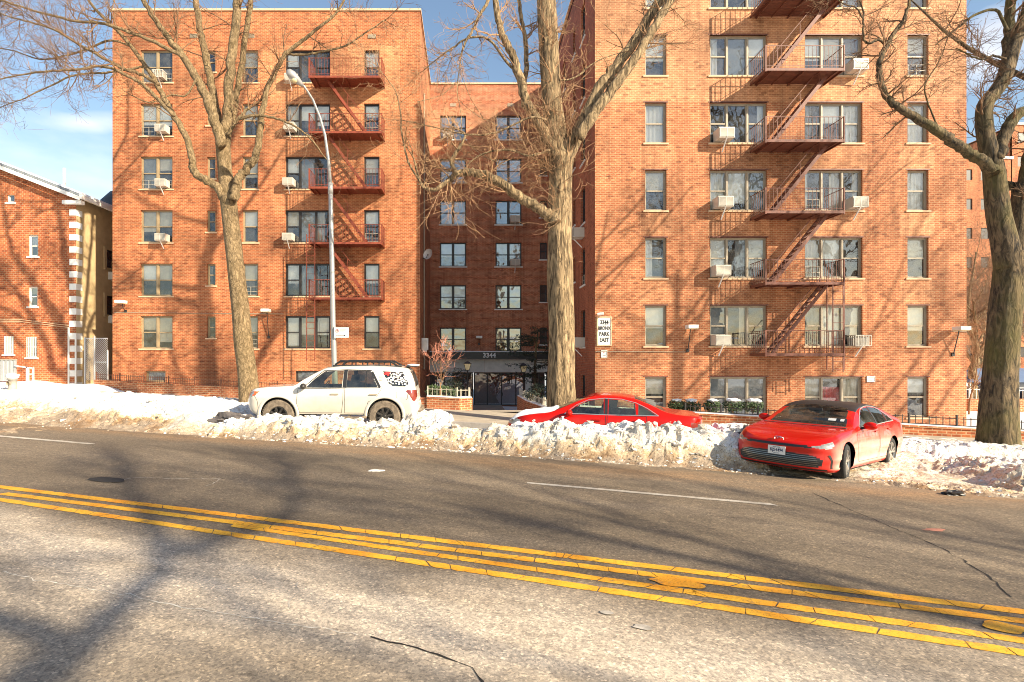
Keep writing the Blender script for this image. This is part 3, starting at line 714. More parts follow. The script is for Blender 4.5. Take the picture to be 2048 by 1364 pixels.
# ---------------- left wing front
specL = []
for i, yt in enumerate((632,527,420,313,207,100)):
    specL += [(281,345,yt,yt+65,'double'), (414,431,yt+1,yt+44,'single'), (485,516,yt,yt+65,'single'), (571,660,yt,yt+65,'triple'), (728,759,yt,yt+65,'single')]
specL += [(291,331,742,764,'fixed'), (591,640,742,764,'fixed')]
XL0, XL1 = xr(225,SL), xr(840,SL)
facade('L', XL0, XL1, YL, -1.0, ZT, SL, specL, M['brickL'], lab='sunlit orange brick front of the left wing')
for (a,b_,yt,yb,k) in specL:
    sd += 1
    st = 'mixed'
    if k == 'single' and b_-a < 20: st = 'none'
    if a == 485 or a == 728: st = 'shade'
    if k == 'double' and yt in (420,527): st = 'shade'
    if k == 'fixed': st = 'grey'
    window(BL, (xr(a,SL), YL, zr(yb,SL)), 0, xr(b_,SL)-xr(a,SL), zr(yt,SL)-zr(yb,SL), k, 'frametan' if a < 500 else 'framedark', 'pane', st, sd, sill='coping' if k != 'fixed' else None)
# ---------------- court (rear) wall
specC = []
for yt in (655,570,485,401,317,231):
    specC += [(880,932,yt,yt+48,'double'), (991,1043,yt,yt+48,'double'), (1080,1094,yt,yt+34,'single')]
doorsC = [(857,889,745,801), (905,1050,745,811), (1063,1095,745,801)]
XC0, XC1 = XL1, XR0
facade('C', XC0, XC1, YC, -1.6, ZT, SC, specC+[d+('door',) for d in doorsC], M['brickC'], lab='shaded brick wall at the back of the entrance court')
for (a,b_,yt,yb,k) in specC:
    sd += 1
    window(BL, (xr(a,SC), YC, zr(yb,SC)), 0, xr(b_,SC)-xr(a,SC), zr(yt,SC)-zr(yb,SC), k, 'framedark', 'paneC', random.Random(sd).choice(['shade','shade','grey','shadelong','none']) if b_-a > 20 else 'none', sd, sill='white')
# side walls of the court
def side(X, Yf, Yb, nx, wins, mat, lab):
    L_ = Yb-Yf; hol = [(y0-Yf, y1-Yf, z0+1.6, z1+1.6) for (y0,y1,z0,z1) in wins]
    mb = MB(); wall_grid(mb, (X, Yf, -1.6), ((0,1),(nx,0)), L_, ZT+1.6, hol, .26); o = mb.build('wall', mat, BL, uv=True); o['label'] = lab
ws = []
for i, yt in enumerate((754,611,475,340,205,70,-65)):
    z1, z0 = zr(yt,SR), zr(yt+81,SR)
    ws += [(24.35,25.25,z0,z1), (26.55,27.15,z0+.4,z1), (29.2,30.1,z0,z1)]
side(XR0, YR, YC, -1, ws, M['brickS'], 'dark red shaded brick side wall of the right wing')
for (y0,y1,z0,z1) in ws:
    sd += 1; window(BL, (XR0, y1, z0), R(-90), y1-y0, z1-z0, 'single', 'framedark', 'paneC', 'shade' if sd % 2 else 'none', sd, sill='white')
side(XL1, YL, YC, 1, [], M['brickL'], 'brick side wall of the left wing facing the court')
side(XL0, YL, YL+14, -1, [], M['brickS'], 'hidden left side wall')
side(XR1, YR, YR+16, 1, [], M['brickR'], 'right side wall of the right wing')
# roofs and coping
mb = MB(); e = .06
mb.box((XL0,YL+.35,ZT-.3),(XL1,YL+14,ZT-.15)); mb.box((XC0,YC+.35,ZT-.32),(XC1,YC+8,ZT-.17)); mb.box((XR0,YR+.35,ZT-.3),(XR1,YR+16,ZT-.15))
mb.build('roof', M['roof'], BL)
mb = MB()
mb.box((XL0-e,YL-e,ZT),(XL1+e,YL+.35,ZT+.10)); mb.box((XL1-.3,YL+.35,ZT),(XL1+e,YC-e,ZT+.10)); mb.box((XC0-.3,YC-e,ZT),(XC1+.3,YC+.35,ZT+.10)); mb.box((XR0-e,YR-e,ZT),(XR1+e,YR+.35,ZT+.10)); mb.box((XR0-e,YR+.35,ZT),(XR0+.3,YC-e,ZT+.10)); mb.box((XL0-e,YL+.35,ZT),(XL0+.3,YL+14,ZT+.1)); mb.box((XR1-.3,YR+.35,ZT),(XR1+e,YR+16,ZT+.1))
mb.build('coping', M['coping'], BL)
# vents under the roof
for (x, y) in ((501,72),(744,73),(388,72)):
    m_ = MB().box((xr(x-8,SL),YL-.02,zr(y+4,SL)),(xr(x+8,SL),YL+.02,zr(y-4,SL)))
    for k in range(4): m_.box((xr(x-7.5,SL),YL-.035,zr(y+3-k*2,SL)-.012),(xr(x+7.5,SL),YL-.02,zr(y+3-k*2,SL)+.012))
    m_.build('vent', M['framegrey'], BL)
for x in (906,1021):
    MB().box((xr(x-6,SC),YC-.02,zr(213,SC)),(xr(x+6,SC),YC+.02,zr(207,SC))).build('vent', M['framegrey'], BL)
m_ = MB(); m_.prism([(0,0),(1,0)], 0, 0) if False else None
# entrance: stone facing, black canopy band with the house number, doors
mb = MB(); yf = YC-.05
def panel(x0, x1, y0, y1, d=.05, mb=mb): mb.box((xr(x0,SC)+.004, YC-d, zr(y1,SC)), (xr(x1,SC)-.004, YC-.001, zr(y0,SC)))
for a, b_ in ((857,893),(893,931),(931,969),(969,1008),(1008,1042),(1042,1066),(1066,1096)): panel(a, b_, 718, 744.5)
panel(889.5, 905, 745, 812); panel(1050.5, 1063, 745, 812)
mb.build('stone_facing', M['stone'], BL)
mb = MB().box((xr(857,SC), YC-.55, zr(718,SC)), (xr(1097,SC), YC-.002, zr(704,SC))); mb.build('canopy', M['framedark'], BL)
MB().box((xr(858,SC), YC-.5, zr(704,SC)+.001), (xr(1096,SC), YC-.01, zr(704,SC)+.06)).build('canopy_snow', M['cleansnow'], BL)
def text(s, size, mat, name, root, loc, rx=90, rz=0, ext=.01, align='CENTER', sx=1, bold=False):
    cu = bpy.data.curves.new(name, 'FONT'); cu.body = s; cu.size = size; cu.extrude = ext; cu.align_x = align; cu.align_y = 'CENTER'; cu.resolution_u = 2
    if bold: cu.offset = size*.025
    o = bpy.data.objects.new('tmp', cu); C.objects.link(o); bpy.context.view_layer.update()
    me = bpy.data.meshes.new_from_object(o.evaluated_get(bpy.context.evaluated_depsgraph_get())); bpy.data.objects.remove(o)
    me.transform(Matrix.Translation(Vector(loc))@Matrix.Rotation(R(rz),4,'Z')@Matrix.Rotation(R(rx),4,'X')@Matrix.Diagonal((sx,1,1,1)))
    me.materials.clear(); me.materials.append(mat)
    q = bpy.data.objects.new(name, me); C.objects.link(q)
    if root: q.parent = root
    return q
def wtext(s, size, mat, name, root, p, **k):
    r = root
    while r.parent: r = r.parent
    return text(s, size, mat, name, root, (p[0]-r.location.x, p[1]-r.location.y, p[2]-r.location.z), **k)
wtext('3344', .42, M['white'], 'house_number', BL, (xr(978,SC), YC-.565, zr(711,SC)), bold=True)
# doors with frames
def storefront(x0, x1, y0, y1, muls, name, rail=True):
    X0, X1, z0, z1 = xr(x0,SC), xr(x1,SC), zr(y1,SC), zr(y0,SC); yy = YC+.10; t = .07
    f = MB().box((X0,yy,z1-t),(X1,yy+.08,z1)).box((X0,yy,z0),(X1,yy+.08,z0+t))
    edges = [X0]+[xr(m,SC) for m in muls]+[X1]
    for i, x in enumerate(edges):
        a = x if i == 0 else (x-t if i == len(edges)-1 else x-t/2); f.box((a,yy-.005,z0+t),(a+t,yy+.085,z1-t))
    d = f.build(name, M['framedark'], BL)
    MB().add([(X0,yy+.04,z0),(X1,yy+.04,z0),(X1,yy+.04,z1),(X0,yy+.04,z1)], [(0,1,2,3)]).build('pane', M['paneC'], d)
    MB().box((X0,yy+1.2,z0),(X1,yy+1.25,z1)).build('lobby_wall', M['dark'], d)
    return d
storefront(905, 947, 745, 811, (926,), 'side_window')
dd = storefront(948, 1050, 745, 811, (975,1003,1032), 'entrance_door')
MB().tube([(xr(990,SC),YC+.03,zr(790,SC)),(xr(990,SC),YC+.03,zr(775,SC))], .025, 6).build('door_handle', M['chrome'], dd)
storefront(857, 889, 745, 801, (873,), 'side_window'); storefront(1063, 1095, 745, 801, (1079,), 'side_window')
# conduits and pipes on the walls
mb = MB()
class _C:
    def tube(s, *a): MB().tube(*a).build('conduit', M['framegrey'], BL)
mb = _C()
mb.tube([(XL0+.1,YL-.03,zr(625,SL)),(xr(480,SL),YL-.03,zr(627,SL)),(xr(566,SL),YL-.03,zr(628,SL))], .015, 5)
mb.tube([(xr(1191,SR),YR-.03,zr(703,SR)),(xr(1370,SR),YR-.03,zr(704,SR))], .014, 5)
mb.tube([(XL1+.06,YL+2.0,zr(150,SL)),(XL1+.06,YL+2.0,zr(740,SL))], .04, 6)
mb.tube([(xr(1900,SR),YR-.03,zr(662,SR)),(XR1,YR-.03,zr(664,SR))], .014, 5)

# ---------------- fire escapes
def escape(xa, xb, Y, p, zs, S, mat, stair, ladder, tall=None):
    """platforms between world x xa..xb at heights zs; stair: (x_top, x_bottom) offset along the platform"""
    yo = Y-p; root_ = bpy.data.objects.new('fire_escape', None); C.objects.link(root_); root_.parent = BL
    for i, z in enumerate(zs):
        pf = MB(); pf.box((xa,yo,z-.075),(xb,yo+.04,z+.03)).box((xa,yo+.04,z-.075),(xa+.04,Y,z+.03)).box((xb-.04,yo+.04,z-.075),(xb,Y,z+.03))
        n = 12
        for k in range(n):
            y = yo+.07+(p-.12)*k/(n-1); pf.box((xa+.05,y,z-.02),(xb-.05,y+(p-.12)/(n-1)*.86 if k < n-1 else y+.03,z+.005))
        for k in range(5): x = xa+.2+(xb-xa-.4)*k/4; pf.box((x,yo+.05,z-.05),(x+.03,Y,z-.022))
        for x in (xa+.25, (xa+xb)/2, xb-.25): pf.bar((x,Y,z-.075),(x,yo+.05,z-.075),.04,.05)
        pf.build('platform', mat, root_)
        rl = MB(); h = .90; t = .022
        rl.bar((xa,yo+.02,z+h),(xb,yo+.02,z+h),t); rl.bar((xa,yo+.02,z+h),(xa,Y,z+h),t); rl.bar((xb,yo+.02,z+h),(xb,Y,z+h),t)
        rl.bar((xa,yo+.02,z+.12),(xb,yo+.02,z+.12),t*.8); rl.bar((xa,yo+.02,z+.12),(xa,Y,z+.12),t*.8); rl.bar((xb,yo+.02,z+.12),(xb,Y,z+.12),t*.8)
        k = xa
        while k < xb+.01:
            rl.bar((k,yo+.02,z+.05),(k,yo+.02,z+h),.011); k += (xb-xa)/round((xb-xa)/.15)
        for xx in (xa, xb):
            for q in range(1, 8): rl.bar((xx,yo+.02+(p-.02)*q/8,z+.02),(xx,yo+.02+(p-.02)*q/8,z+h),.014)
            rl.box((xx-.025,yo-.005,z-.1),(xx+.025,yo+.045,z+h+.02))
        rl.build('railing', mat, root_)
    for i in range(len(zs)-1):
        zt_, zb_ = zs[i], zs[i+1]     # zs from top to bottom
        xt, xb_ = stair; st = MB(); ya, yb2 = yo+.42, yo+.86
        for y in (ya, yb2): st.bar((xt,y,zt_),(xb_,y,zb_+.02),.03,.13)
        n = 12
        for k in range(1, n):
            t = k/n; x = xt+(xb_-xt)*t; z = zt_+(zb_-zt_)*t; st.box((x-.09,ya,z-.01),(x+.09,yb2,z+.012))
        hx = .62
        for y in (ya,): 
            st.bar((xt+(xb_-xt)*.12,y,zt_-(zt_-zb_)*.12+hx),(xt+(xb_-xt)*.95,y,zb_+(zt_-zb_)*.05+hx+.1),.022)
            for t in (.15,.5,.9): x = xt+(xb_-xt)*t; z = zt_+(zb_-zt_)*t; st.bar((x,y,z),(x,y,z+hx),.02)
        st.build('stairway', mat, root_)
    lx, lz0, lz1, ly = ladder; ld = MB()
    for dx in (-.2,.2): ld.bar((lx+dx,ly,lz0),(lx+dx,ly,lz1),.04,.02)
    k = lz0+.1
    while k < lz1: ld.bar((lx-.2,ly,k),(lx+.2,ly,k),.02); k += .3
    if tall:
        for x in tall[:-2]: ld.bar((x,ly+.05,tall[-2]),(x,ly+.05,tall[-1]),.03)
    ld.build('ladder', mat, root_)
    # roof ladder
    if len(zs) > 5:
        gl = MB(); gx = xa+.9
        for dx in (-.2,.2): gl.tube([(gx+dx,yo+.7,zs[0]),(gx+dx,yo+.9,zs[0]+2.6),(gx+dx,Y-.1,zs[0]+3.9)], .02, 5)
        for k in range(9): gl.bar((gx-.2,yo+.7+.025*k,zs[0]+.3*k+.2),(gx+.2,yo+.7+.025*k,zs[0]+.3*k+.2),.02)
        gl.build('roof_ladder', mat, root_)
    return root_
zsR = [zr(168+135*k, SR) for k in range(-1, 5)]
e1 = escape(11.53, 14.56, YR, 1.2, zsR, SR, M['rustdark'], (14.2, 12.0), (14.35, zr(742,SR), zr(570,SR), YR-1.15), (13.95,14.62,zr(738,SR),zr(560,SR)))
e1['label'] = 'dark red fire escape on the right wing'
zsL = [zr(174+106.6*k, SL) for k in range(0, 5)]
e2 = escape(-7.81, -4.23, YL, 1.1, zsL, SL, M['rust'], (-7.0, -5.0), (-7.72, zr(722,SL), zr(478,SL), YL-1.12))
e2['label'] = 'rust red fire escape on the left wing'
# ================================================================== air conditioners
def ac_unit(w=.62, h=.42, d=.48, cage=False):
    r = empty('air_conditioner', (0,0,0))
    b = MB()
    if not cage: b.box((0,-d+.02,0),(w,.1,h)); b.build('body', M['acbody'], r)
    else:
        b.box((0.05,-d+.1,0.03),(w-.05,.1,h-.05)); b.build('body', M['acgrille'], r)
        g = MB()
        for k in range(7): x = w*k/6; g.bar((x,-d,0),(x,-d,h),.02); 
        for z in (0,h): g.bar((0,-d,z),(w,-d,z),.025); g.bar((0,-d,z),(0,0,z),.025); g.bar((w,-d,z),(w,0,z),.025)
        for k in range(1,4): y = -d+d*k/4; g.bar((w,y,0),(w,y,h),.02); g.bar((0,y,0),(0,y,h),.02)
        g.build('cage', M['acbody'], r)
    if not cage:
        g = MB().box((.04,-d+.004,.04),(w-.04,-d+.018,h-.04)); gg = g.build('grille', M['acgrille'], r)
        q = MB()
        for k in range(8): z = .06+(h-.12)*k/7; q.box((.045,-d-.004,z-.008),(w-.045,-d+.003,z+.008))
        for x in (.03,w/2,w-.03): q.box((x-.012,-d-.006,.03),(x+.012,-d-.001,h-.03))
        q.build('slats', M['acbody'], gg)
    s = MB(); s.bar((w*.5,-.02,-.42),(w*.5,-d+.06,-.015),.04); s.bar((w*.5,.05,-.02),(w*.5,-d+.04,-.02),.04,.02); s.build('bracket', M['white'], r)
    return r
ac0 = ac_unit(); ac1 = ac_unit(cage=True); used = set()
def place_ac(x, y, S, lab, w=None, cage=False, rz=0, pos=None):
    src = ac1 if cage else ac0; o = src if src.name not in used else copy_tree(src); used.add(src.name)
    Y = F/S; o.location = pos or (xr(x,S), Y-.02, zr(y,S)); o.rotation_euler.z = R(rz)
    if S == SL: o.scale = (.85,.85,.85)
    tag(o, lab, 'air conditioner', 'air conditioners mounted in windows')
    return o
fl = ['basement','first','second','third','fourth','fifth','top']
for (x, y, t) in ((1428,284,'cream air conditioner in the left triple window of the right wing, highest of that column'),
    (1426,419,'cream air conditioner in the left triple window of the right wing, second from the top'),
    (1421,554,'cream air conditioner in the left triple window of the right wing, third from the top'),
    (1421,691,'cream air conditioner in the left triple window of the right wing, lowest of that column'),
    (1690,150,'white air conditioner in the right triple window near the top, behind the curved tree branch'),
    (1690,420,'cream air conditioner in the right triple window at the middle of the right wing')):
    place_ac(x, y, SR, t)
place_ac(1694, 692, SR, 'caged slatted air conditioner in the right triple window above the near red car', cage=True)
for (x, y, t) in ((318,268,'air conditioner in the double window of the left wing, second row from the top'),
    (318,376,'air conditioner in the double window of the left wing, third row from the top'),
    (318,484,'air conditioner in the double window of the left wing, fourth row from the top'),
    (572,264,'air conditioner in the triple window behind the curved street lamp arm'),
    (570,374,'air conditioner in the triple window left of the lamp pole, upper of two'),
    (569,483,'air conditioner in the triple window left of the lamp pole, lower of two'),
    (574,168,'air conditioner in the topmost triple window beside the street lamp head')):
    place_ac(x, y, SL, t)
place_ac(314, 162, SL, 'caged slatted air conditioner in the topmost double window of the left wing', cage=True)
for (x, y, t) in ((1020,447,'air conditioner in the right court window, fourth row from the bottom'),
    (1020,533,'air conditioner in the right court window, third row from the bottom'),
    (886,280,'air conditioner in the topmost left court window')):
    place_ac(x, y, SC, t)
place_ac(0,0,SR, 'air conditioner sticking out of the shaded side wall beside the big tree, upper one', rz=-90, pos=(XR0-.02, 25.1, zr(452,SR)))
place_ac(0,0,SR, 'air conditioner sticking out of the shaded side wall beside the big tree, lower one', rz=-90, pos=(XR0-.02, 25.1, zr(692,SR)))
# ================================================================== wall lamps
def wall_lamp(x, y, S, lab, pole=0):
    Y = F/S; r = empty('wall_lamp', (xr(x,S), Y, zr(y,S)), 0, lab, 'wall lamp', 'floodlights on the brick walls')
    X, z = xr(x,S), zr(y,S)
    b = MB(); b.prism([(X-.20,Y-.62),(X+.20,Y-.62),(X+.17,Y-.16),(X-.17,Y-.16)], z-.02, z+.12); b.build('lamp_head', M['white'], r)
    MB().box((X-.17,Y-.60,z-.045),(X+.17,Y-.2,z-.021)).build('lens', M['lampglass'], r)
    a = MB(); a.tube([(X,Y-.3,z-.02),(X,Y-.25,z-.25),(X,Y-.05,z-.38-pole),(X,Y,z-.38-pole)], .02, 6); a.box((X-.06,Y-.05,z-.46-pole),(X+.06,Y-.002,z-.32-pole)); a.build('arm', M['framedark'], r)
wall_lamp(252, 607, SL, 'floodlight on the left wing above its left ground floor window')
wall_lamp(538, 624, SL, 'floodlight on a thin vertical pipe beside the left street tree', .9)
wall_lamp(958, 676, SC, 'small floodlight above the entrance between two court windows')
wall_lamp(1375, 657, SR, 'floodlight between the single and the triple window of the right wing', .5)
wall_lamp(1905, 660, SR, 'floodlight near the right corner of the right wing', .6)
# ================================================================== signs on the wall
def board(x0, x1, y0, y1, S, name, lab, cat, fm, bm, t=.05, fr=.05):
    Y = F/S; X0, X1, z0, z1 = xr(x0,S), xr(x1,S), zr(y1,S), zr(y0,S)
    r = empty(name, ((X0+X1)/2, Y, z0), 0, lab, cat)
    MB().box((X0+fr,Y-t,z0+fr),(X1-fr,Y-.003,z1-fr)).build('panel', M[bm], r)
    f = MB().box((X0,Y-t-.02,z0),(X1,Y-.002,z0+fr)).box((X0,Y-t-.02,z1-fr),(X1,Y-.002,z1)).box((X0,Y-t-.02,z0+fr),(X0+fr,Y-.002,z1-fr)).box((X1-fr,Y-t-.02,z0+fr),(X1,Y-.002,z1-fr))
    f.build('frame', M[fm], r); return r
sg = board(1193,1223,633,692,SR,'building_sign','cream framed board reading 3344 Bronx Park East at the corner of the right wing','sign','coping','white')
for i, t in enumerate(('3344','BRONX','PARK','EAST')):
    wtext(t, .235 if i != 1 else .20, M['blackplate'], 'lettering', sg, (xr(1208,SR), YR-.056, zr(645+11.7*i,SR)), ext=.004, sx=.72, bold=True)
n1 = board(1202,1214,700,715,SR,'wall_notice','small white notice below the cream sign board','notice','white','white',.02,.02)
wtext('P', .12, M['redink'], 'lettering', n1, (xr(1208,SR), YR-.025, zr(705,SR)), ext=.002)
MB().box((xr(1205,SR),YR-.024,zr(711,SR)),(xr(1211,SR),YR-.021,zr(710,SR))).build('printed_line', M['blackplate'], n1)
n2 = board(1733,1749,752,764,SR,'wall_notice','small white notice right of the window with red cloth','notice','white','white',.02,.02)
for k in range(3): MB().box((xr(1736,SR),YR-.024,zr(755+3*k,SR)-.008),(xr(1746-k,SR),YR-.021,zr(755+3*k,SR)+.008)).build('printed_line', M['framegrey'], n2)
r = empty('security_camera', (xr(1197,SR),YR,zr(628,SR)), 0, 'white security camera above the cream sign board', 'camera')
MB().tube([(xr(1194,SR),YR,zr(628,SR)),(xr(1196,SR),YR-.12,zr(629,SR))], .02, 6).build('arm', M['white'], r); MB().tube([(xr(1196,SR)-.05,YR-.14,zr(629,SR)),(xr(1196,SR)+.18,YR-.22,zr(628,SR))], .06, 8).build('camera_body', M['white'], r)
# satellite dishes on the left wing's court wall
for (y, Y, lab) in ((510,29.9,'white satellite dish on the court side of the left wing'),):
    r = empty('satellite_dish', (XL1, Y, HC+(CY-y)/F*Y), 0, lab, 'satellite dish'); z = HC+(CY-y)/F*Y
    prof = [(.0,.10),(.12,.085),(.22,.05),(.30,0),(.305,-.01)]
    d = MB().lathe(prof, (0,0,0), 18, 'y'); o = d.build('dish', M['white'], r, smooth=True, local=True); o.location = (.28,0,.05); o.rotation_euler = (R(-12),0,R(-35))
    MB().tube([(0,0,-.2),(.2,0,-.15),(.28,0,.05)], .02, 6).build('bracket', M['framedark'], r, local=True); MB().tube([(.28,-.05,-.15),(.36,-.38,-.02)], .012, 5).build('feed_arm', M['framegrey'], r, local=True)
r = empty('wall_box', (XL1, 29.4, zr(703,SL)+.1), 0, 'white meter box on the court side of the left wing', 'utility box')
MB().box((0,-.18,0),(.34,.18,.62)).build('box', M['white'], r, local=True); MB().box((.05,-.22,-.12),(.28,-.18,.5)).build('door', M['stone'], r, local=True)
# ================================================================== neighbour house (left)
YH = 28.0; SH = F/YH
HB = empty('brick_house', (xr(100,SH), YH, 0), 0, 'small orange brick house with white quoins and snowy gable roof at the left edge', 'house')
hx0, hx1 = -34.0, xr(152,SH); zE = zr(390,SH)
hs = [(14,29,374,405),(57,76,470,513),(57,75,573,613),(8,27,672,709),(53,74,674,715)]
holes = [(xr(a,SH)-hx0, xr(b_,SH)-hx0, zr(d,SH)+.5, zr(c,SH)+.5) for a,b_,c,d in hs]
mb = MB(); wall_grid(mb, (hx0,YH,-.5), ((1,0),(0,-1)), hx1-hx0, zE+.5, holes, .22)
xm = (hx0+hx1)/2; zA = zE+.39*(hx1-xm)
mb.add([(hx0,YH,zE),(hx1,YH,zE),(xm,YH,zA)], [(0,1,2)])
# the first-floor window above the eave line is cut in the gable: lies under zE
mb.build('wall', M['brickH'], HB, uv=True)['label'] = 'orange brick front'
for i, (a,b_,c,d) in enumerate(hs):
    w_ = window(HB, (xr(a,SH),YH,zr(d,SH)), 0, xr(b_,SH)-xr(a,SH), zr(c,SH)-zr(d,SH), 'single' if i < 3 else 'fixed', 'stone', 'paneC' if i < 3 else 'pane', 'shade' if i < 3 else 'shadelong', 900+i, sill='white', recess=.08)
    if i >= 3:
        g = MB(); W_ = xr(b_,SH)-xr(a,SH); H_ = zr(c,SH)-zr(d,SH)
        for k in range(7): x = W_*k/6; g.box((x-.012,.0,0),(x+.012,.03,H_))
        for z in (0,.5*H_,H_-.03): g.box((0,.031,z),(W_,.05,z+.03))
        g.build('window_bars', M['whitemetal'], w_, local=True)
mb = MB(); wall_grid(mb, (hx1,YH,-.5), ((0,1),(1,0)), 9.0, zE+.5, [(2.35,3.3,zr(520,SH)+.5,zr(480,SH)+.5),(2.35,3.3,zr(622,SH)+.5,zr(580,SH)+.5)], .18)
mb.build('wall', M['tan'], HB)['label'] = 'tan stucco side wall'
for i, (y1, y0) in enumerate(((520,480),(622,580))):
    window(HB, (hx1,YH+2.35,zr(y1,SH)), R(90), .95, zr(y0,SH)-zr(y1,SH), 'single', 'framedark', 'paneC', 'none', 950+i, sill='tan')
    t = MB(); z0, z1 = zr(y1,SH)-.12, zr(y0,SH)+.12
    t.box((hx1,YH+2.12,z0),(hx1+.05,YH+2.33,z1)); t.box((hx1,YH+3.32,z0),(hx1+.05,YH+3.5,z1)); t.box((hx1,YH+2.33,z1-.14),(hx1+.05,YH+3.32,z1)); t.build('window_surround', M['tan'], HB)
for i, y in enumerate((545,640)):
    place_ac(0,0,SH, ['air conditioner on the tan side wall of the small brick house, upper one','air conditioner on the tan side wall of the small brick house, lower one'][i], rz=90, pos=(hx1+.02, YH+2.5, zr(y,SH)))
q = MB(); k = 0; z = -.2
while z < zE-.6:
    MB().box((hx1-.32,YH-.03,z),(hx1+.03,YH+.42,z+.31)).build('quoin', M['white'], HB); z += .63
MB().bar((xr(139,SH),YH-.06,zr(655,SH)),(xr(139,SH),YH-.06,0),.06).build('downpipe', M['whitemetal'], HB); MB().bar((hx1+.08,YH-.12,zr(676,SH)),(hx1+.08,YH-.12,.0),.07).build('downpipe', M['whitemetal'], HB)
for y0, y1 in ((636,651),(640,655)): MB().tube([(hx0,YH-.03,zr(y0,SH)),(xr(40,SH),YH-.03,zr(y0+3,SH)),(xr(138,SH),YH-.03,zr(y1,SH))], .018, 5).build('conduit', M['coping'], HB)
rf = MB(); o_ = .45
def slab(p0, p1, th, y0, y1, mb):
    (x0,z0),(x1,z1) = p0, p1; mb.add([(x0,y0,z0),(x1,y0,z1),(x1,y0,z1+th),(x0,y0,z0+th),(x0,y1,z0),(x1,y1,z1),(x1,y1,z1+th),(x0,y1,z0+th)], [(0,1,2,3),(7,6,5,4),(0,4,5,1),(1,5,6,2),(2,6,7,3),(3,7,4,0)])
slab((xm, zA+.02), (hx1+o_, zE-.39*o_+.02), .10, YH-.35, YH+9, rf); slab((xm, zA+.02), (hx0-o_, zE-.39*o_+.02), .10, YH-.35, YH+9, rf)
rfo = rf.build('roof', M['roof'], HB)
q = MB(); slab((xm, zA-.20), (hx1+o_, zE-.39*o_-.20), .20, YH-.40, YH-.352, q); slab((xm, zA-.20), (hx0-o_, zE-.39*o_-.20), .20, YH-.40, YH-.352, q); q.box((hx1+o_,YH-.40,zE-.39*o_-.12),(hx1+o_+.14,YH+9,zE-.39*o_+.08)); q.box((hx1-.5,YH-.30,zE-.52),(hx1+o_,YH-.01,zE-.39*o_-.16)); q.build('gutter', M['white'], rfo)
q = MB(); slab((xm, zA+.13), (hx1+o_+.02, zE-.39*o_+.13), .10, YH-.30, YH+9, q); q.build('roof_snow', M['snowroof'], rfo)
MB().tube([(xr(100,SH),YH+1,zE+.6),(xr(100,SH),YH+1,zE+1.7)], .07, 8).build('chimney', M['white'], rfo)
r = empty('rooftop_tank', (-22.5,36,zE), 0, 'dark rounded rooftop unit behind the small brick house', 'tank')
MB().lathe([(0,3.2),(.8,3.0),(1.3,2.4),(1.35,1.0),(1.35,0)], (0,0,-.6), 20).build('tank_body', plain('tank_grey', (.05,.055,.065), .5), r, smooth=True, local=True)
MB().tube([(1.6,-.5,0),(1.6,-.5,2.6)], .12, 8).build('vent_pipe', M['galv'], r, local=True)
# chain-link gate between the house and the left wing
r = empty('chain_link_gate', (xr(200,SH), YH-.3, .4), 0, 'silver chain link gate between the small brick house and the left wing', 'gate')
g = MB(); X0, X1 = xr(178,SH), xr(223,SH); zb, zt = zr(760,SH), zr(677,SH); yy = YH-.3
for X, zt2 in ((X0,zt+.05),(xr(197,SH),zt+.1),(X1,zt-.6)): g.tube([(X,yy,zb-.3),(X,yy,zt2)], .04, 8)
g.tube([(X0,yy,zt),(X1,yy,zt)], .025, 6); g.tube([(xr(197,SH),yy,zr(724,SH)),(X1,yy,zr(724,SH))], .025, 6)
g.build('gate_frame', M['galv'], r)
w_ = MB(); k = X0-(zt-zb)
while k < X1:
    for s in (1,-1):
        a0 = max(k, X0); a1 = min(k+(zt-zb), X1)
        if a1 > a0:
            za, zb2 = (zb+(a0-k), zb+(a1-k)) if s == 1 else (zt-(a0-k), zt-(a1-k)); w_.bar((a0,yy+.01*s,za),(a1,yy+.01*s,zb2),.012)
    k += .10
w_.build('wire_mesh', M['galv'], r)
# corrugated fence + handrail + hydrant
r = empty('metal_fence', (xr(10,42), F/42, .5), 0, 'short corrugated grey metal fence at the far left edge', 'fence'); S_ = 42
m_ = MB(); x = xr(-60,S_); k = 0
while x < xr(32,S_): m_.box((x,F/S_-.03*(k%2),zr(762,S_)),(x+.10,F/S_+.03,zr(720,S_))); x += .10; k += 1
m_.build('panel', M['galv'], r); MB().box((xr(-60,S_),F/S_-.05,zr(720,S_)),(xr(33,S_),F/S_+.05,zr(718,S_))).build('top_rail', M['framegrey'], r)
r = empty('handrail', (xr(52,42), F/42, .5), 0, 'cream painted handrail beside the small brick house', 'handrail'); t = F/42-.1
m_ = MB(); m_.bar((xr(33,42),t,zr(731,42)),(xr(58,42),t,zr(735,42)),.05); m_.bar((xr(56,42),t,zr(735,42)),(xr(70,42),t,zr(736,42)),.05)
for x in (57,60,70): m_.bar((xr(x,42),t,zr(735,42)),(xr(x,42),t,zr(766,42)),.05)
m_.bar((xr(60,42),t,zr(748,42)),(xr(70,42),t,zr(748,42)),.04); m_.build('rail', M['whitemetal'], r)
hs_ = 50; hx = xr(25,hs_); hy = F/hs_; hz = zr(782,hs_)
r = empty('fire_hydrant', (hx,hy,hz), 0, 'snow capped fire hydrant behind the left snow bank', 'fire hydrant')
MB().lathe([(.0,.62),(.10,.60),(.17,.52),(.19,.46),(.15,.45),(.15,.1),(.2,.08),(.2,0)], n=16).build('hydrant_body', plain('hydrant_grey', (.34,.31,.27), .6), r, smooth=True, local=True)
MB().lathe([(0,.10),(.07,.09),(.08,0)], (0,0,0), 10, 'y').build('outlet_cap', M['framegrey'], r, local=True).location = (0,-.24,.32)
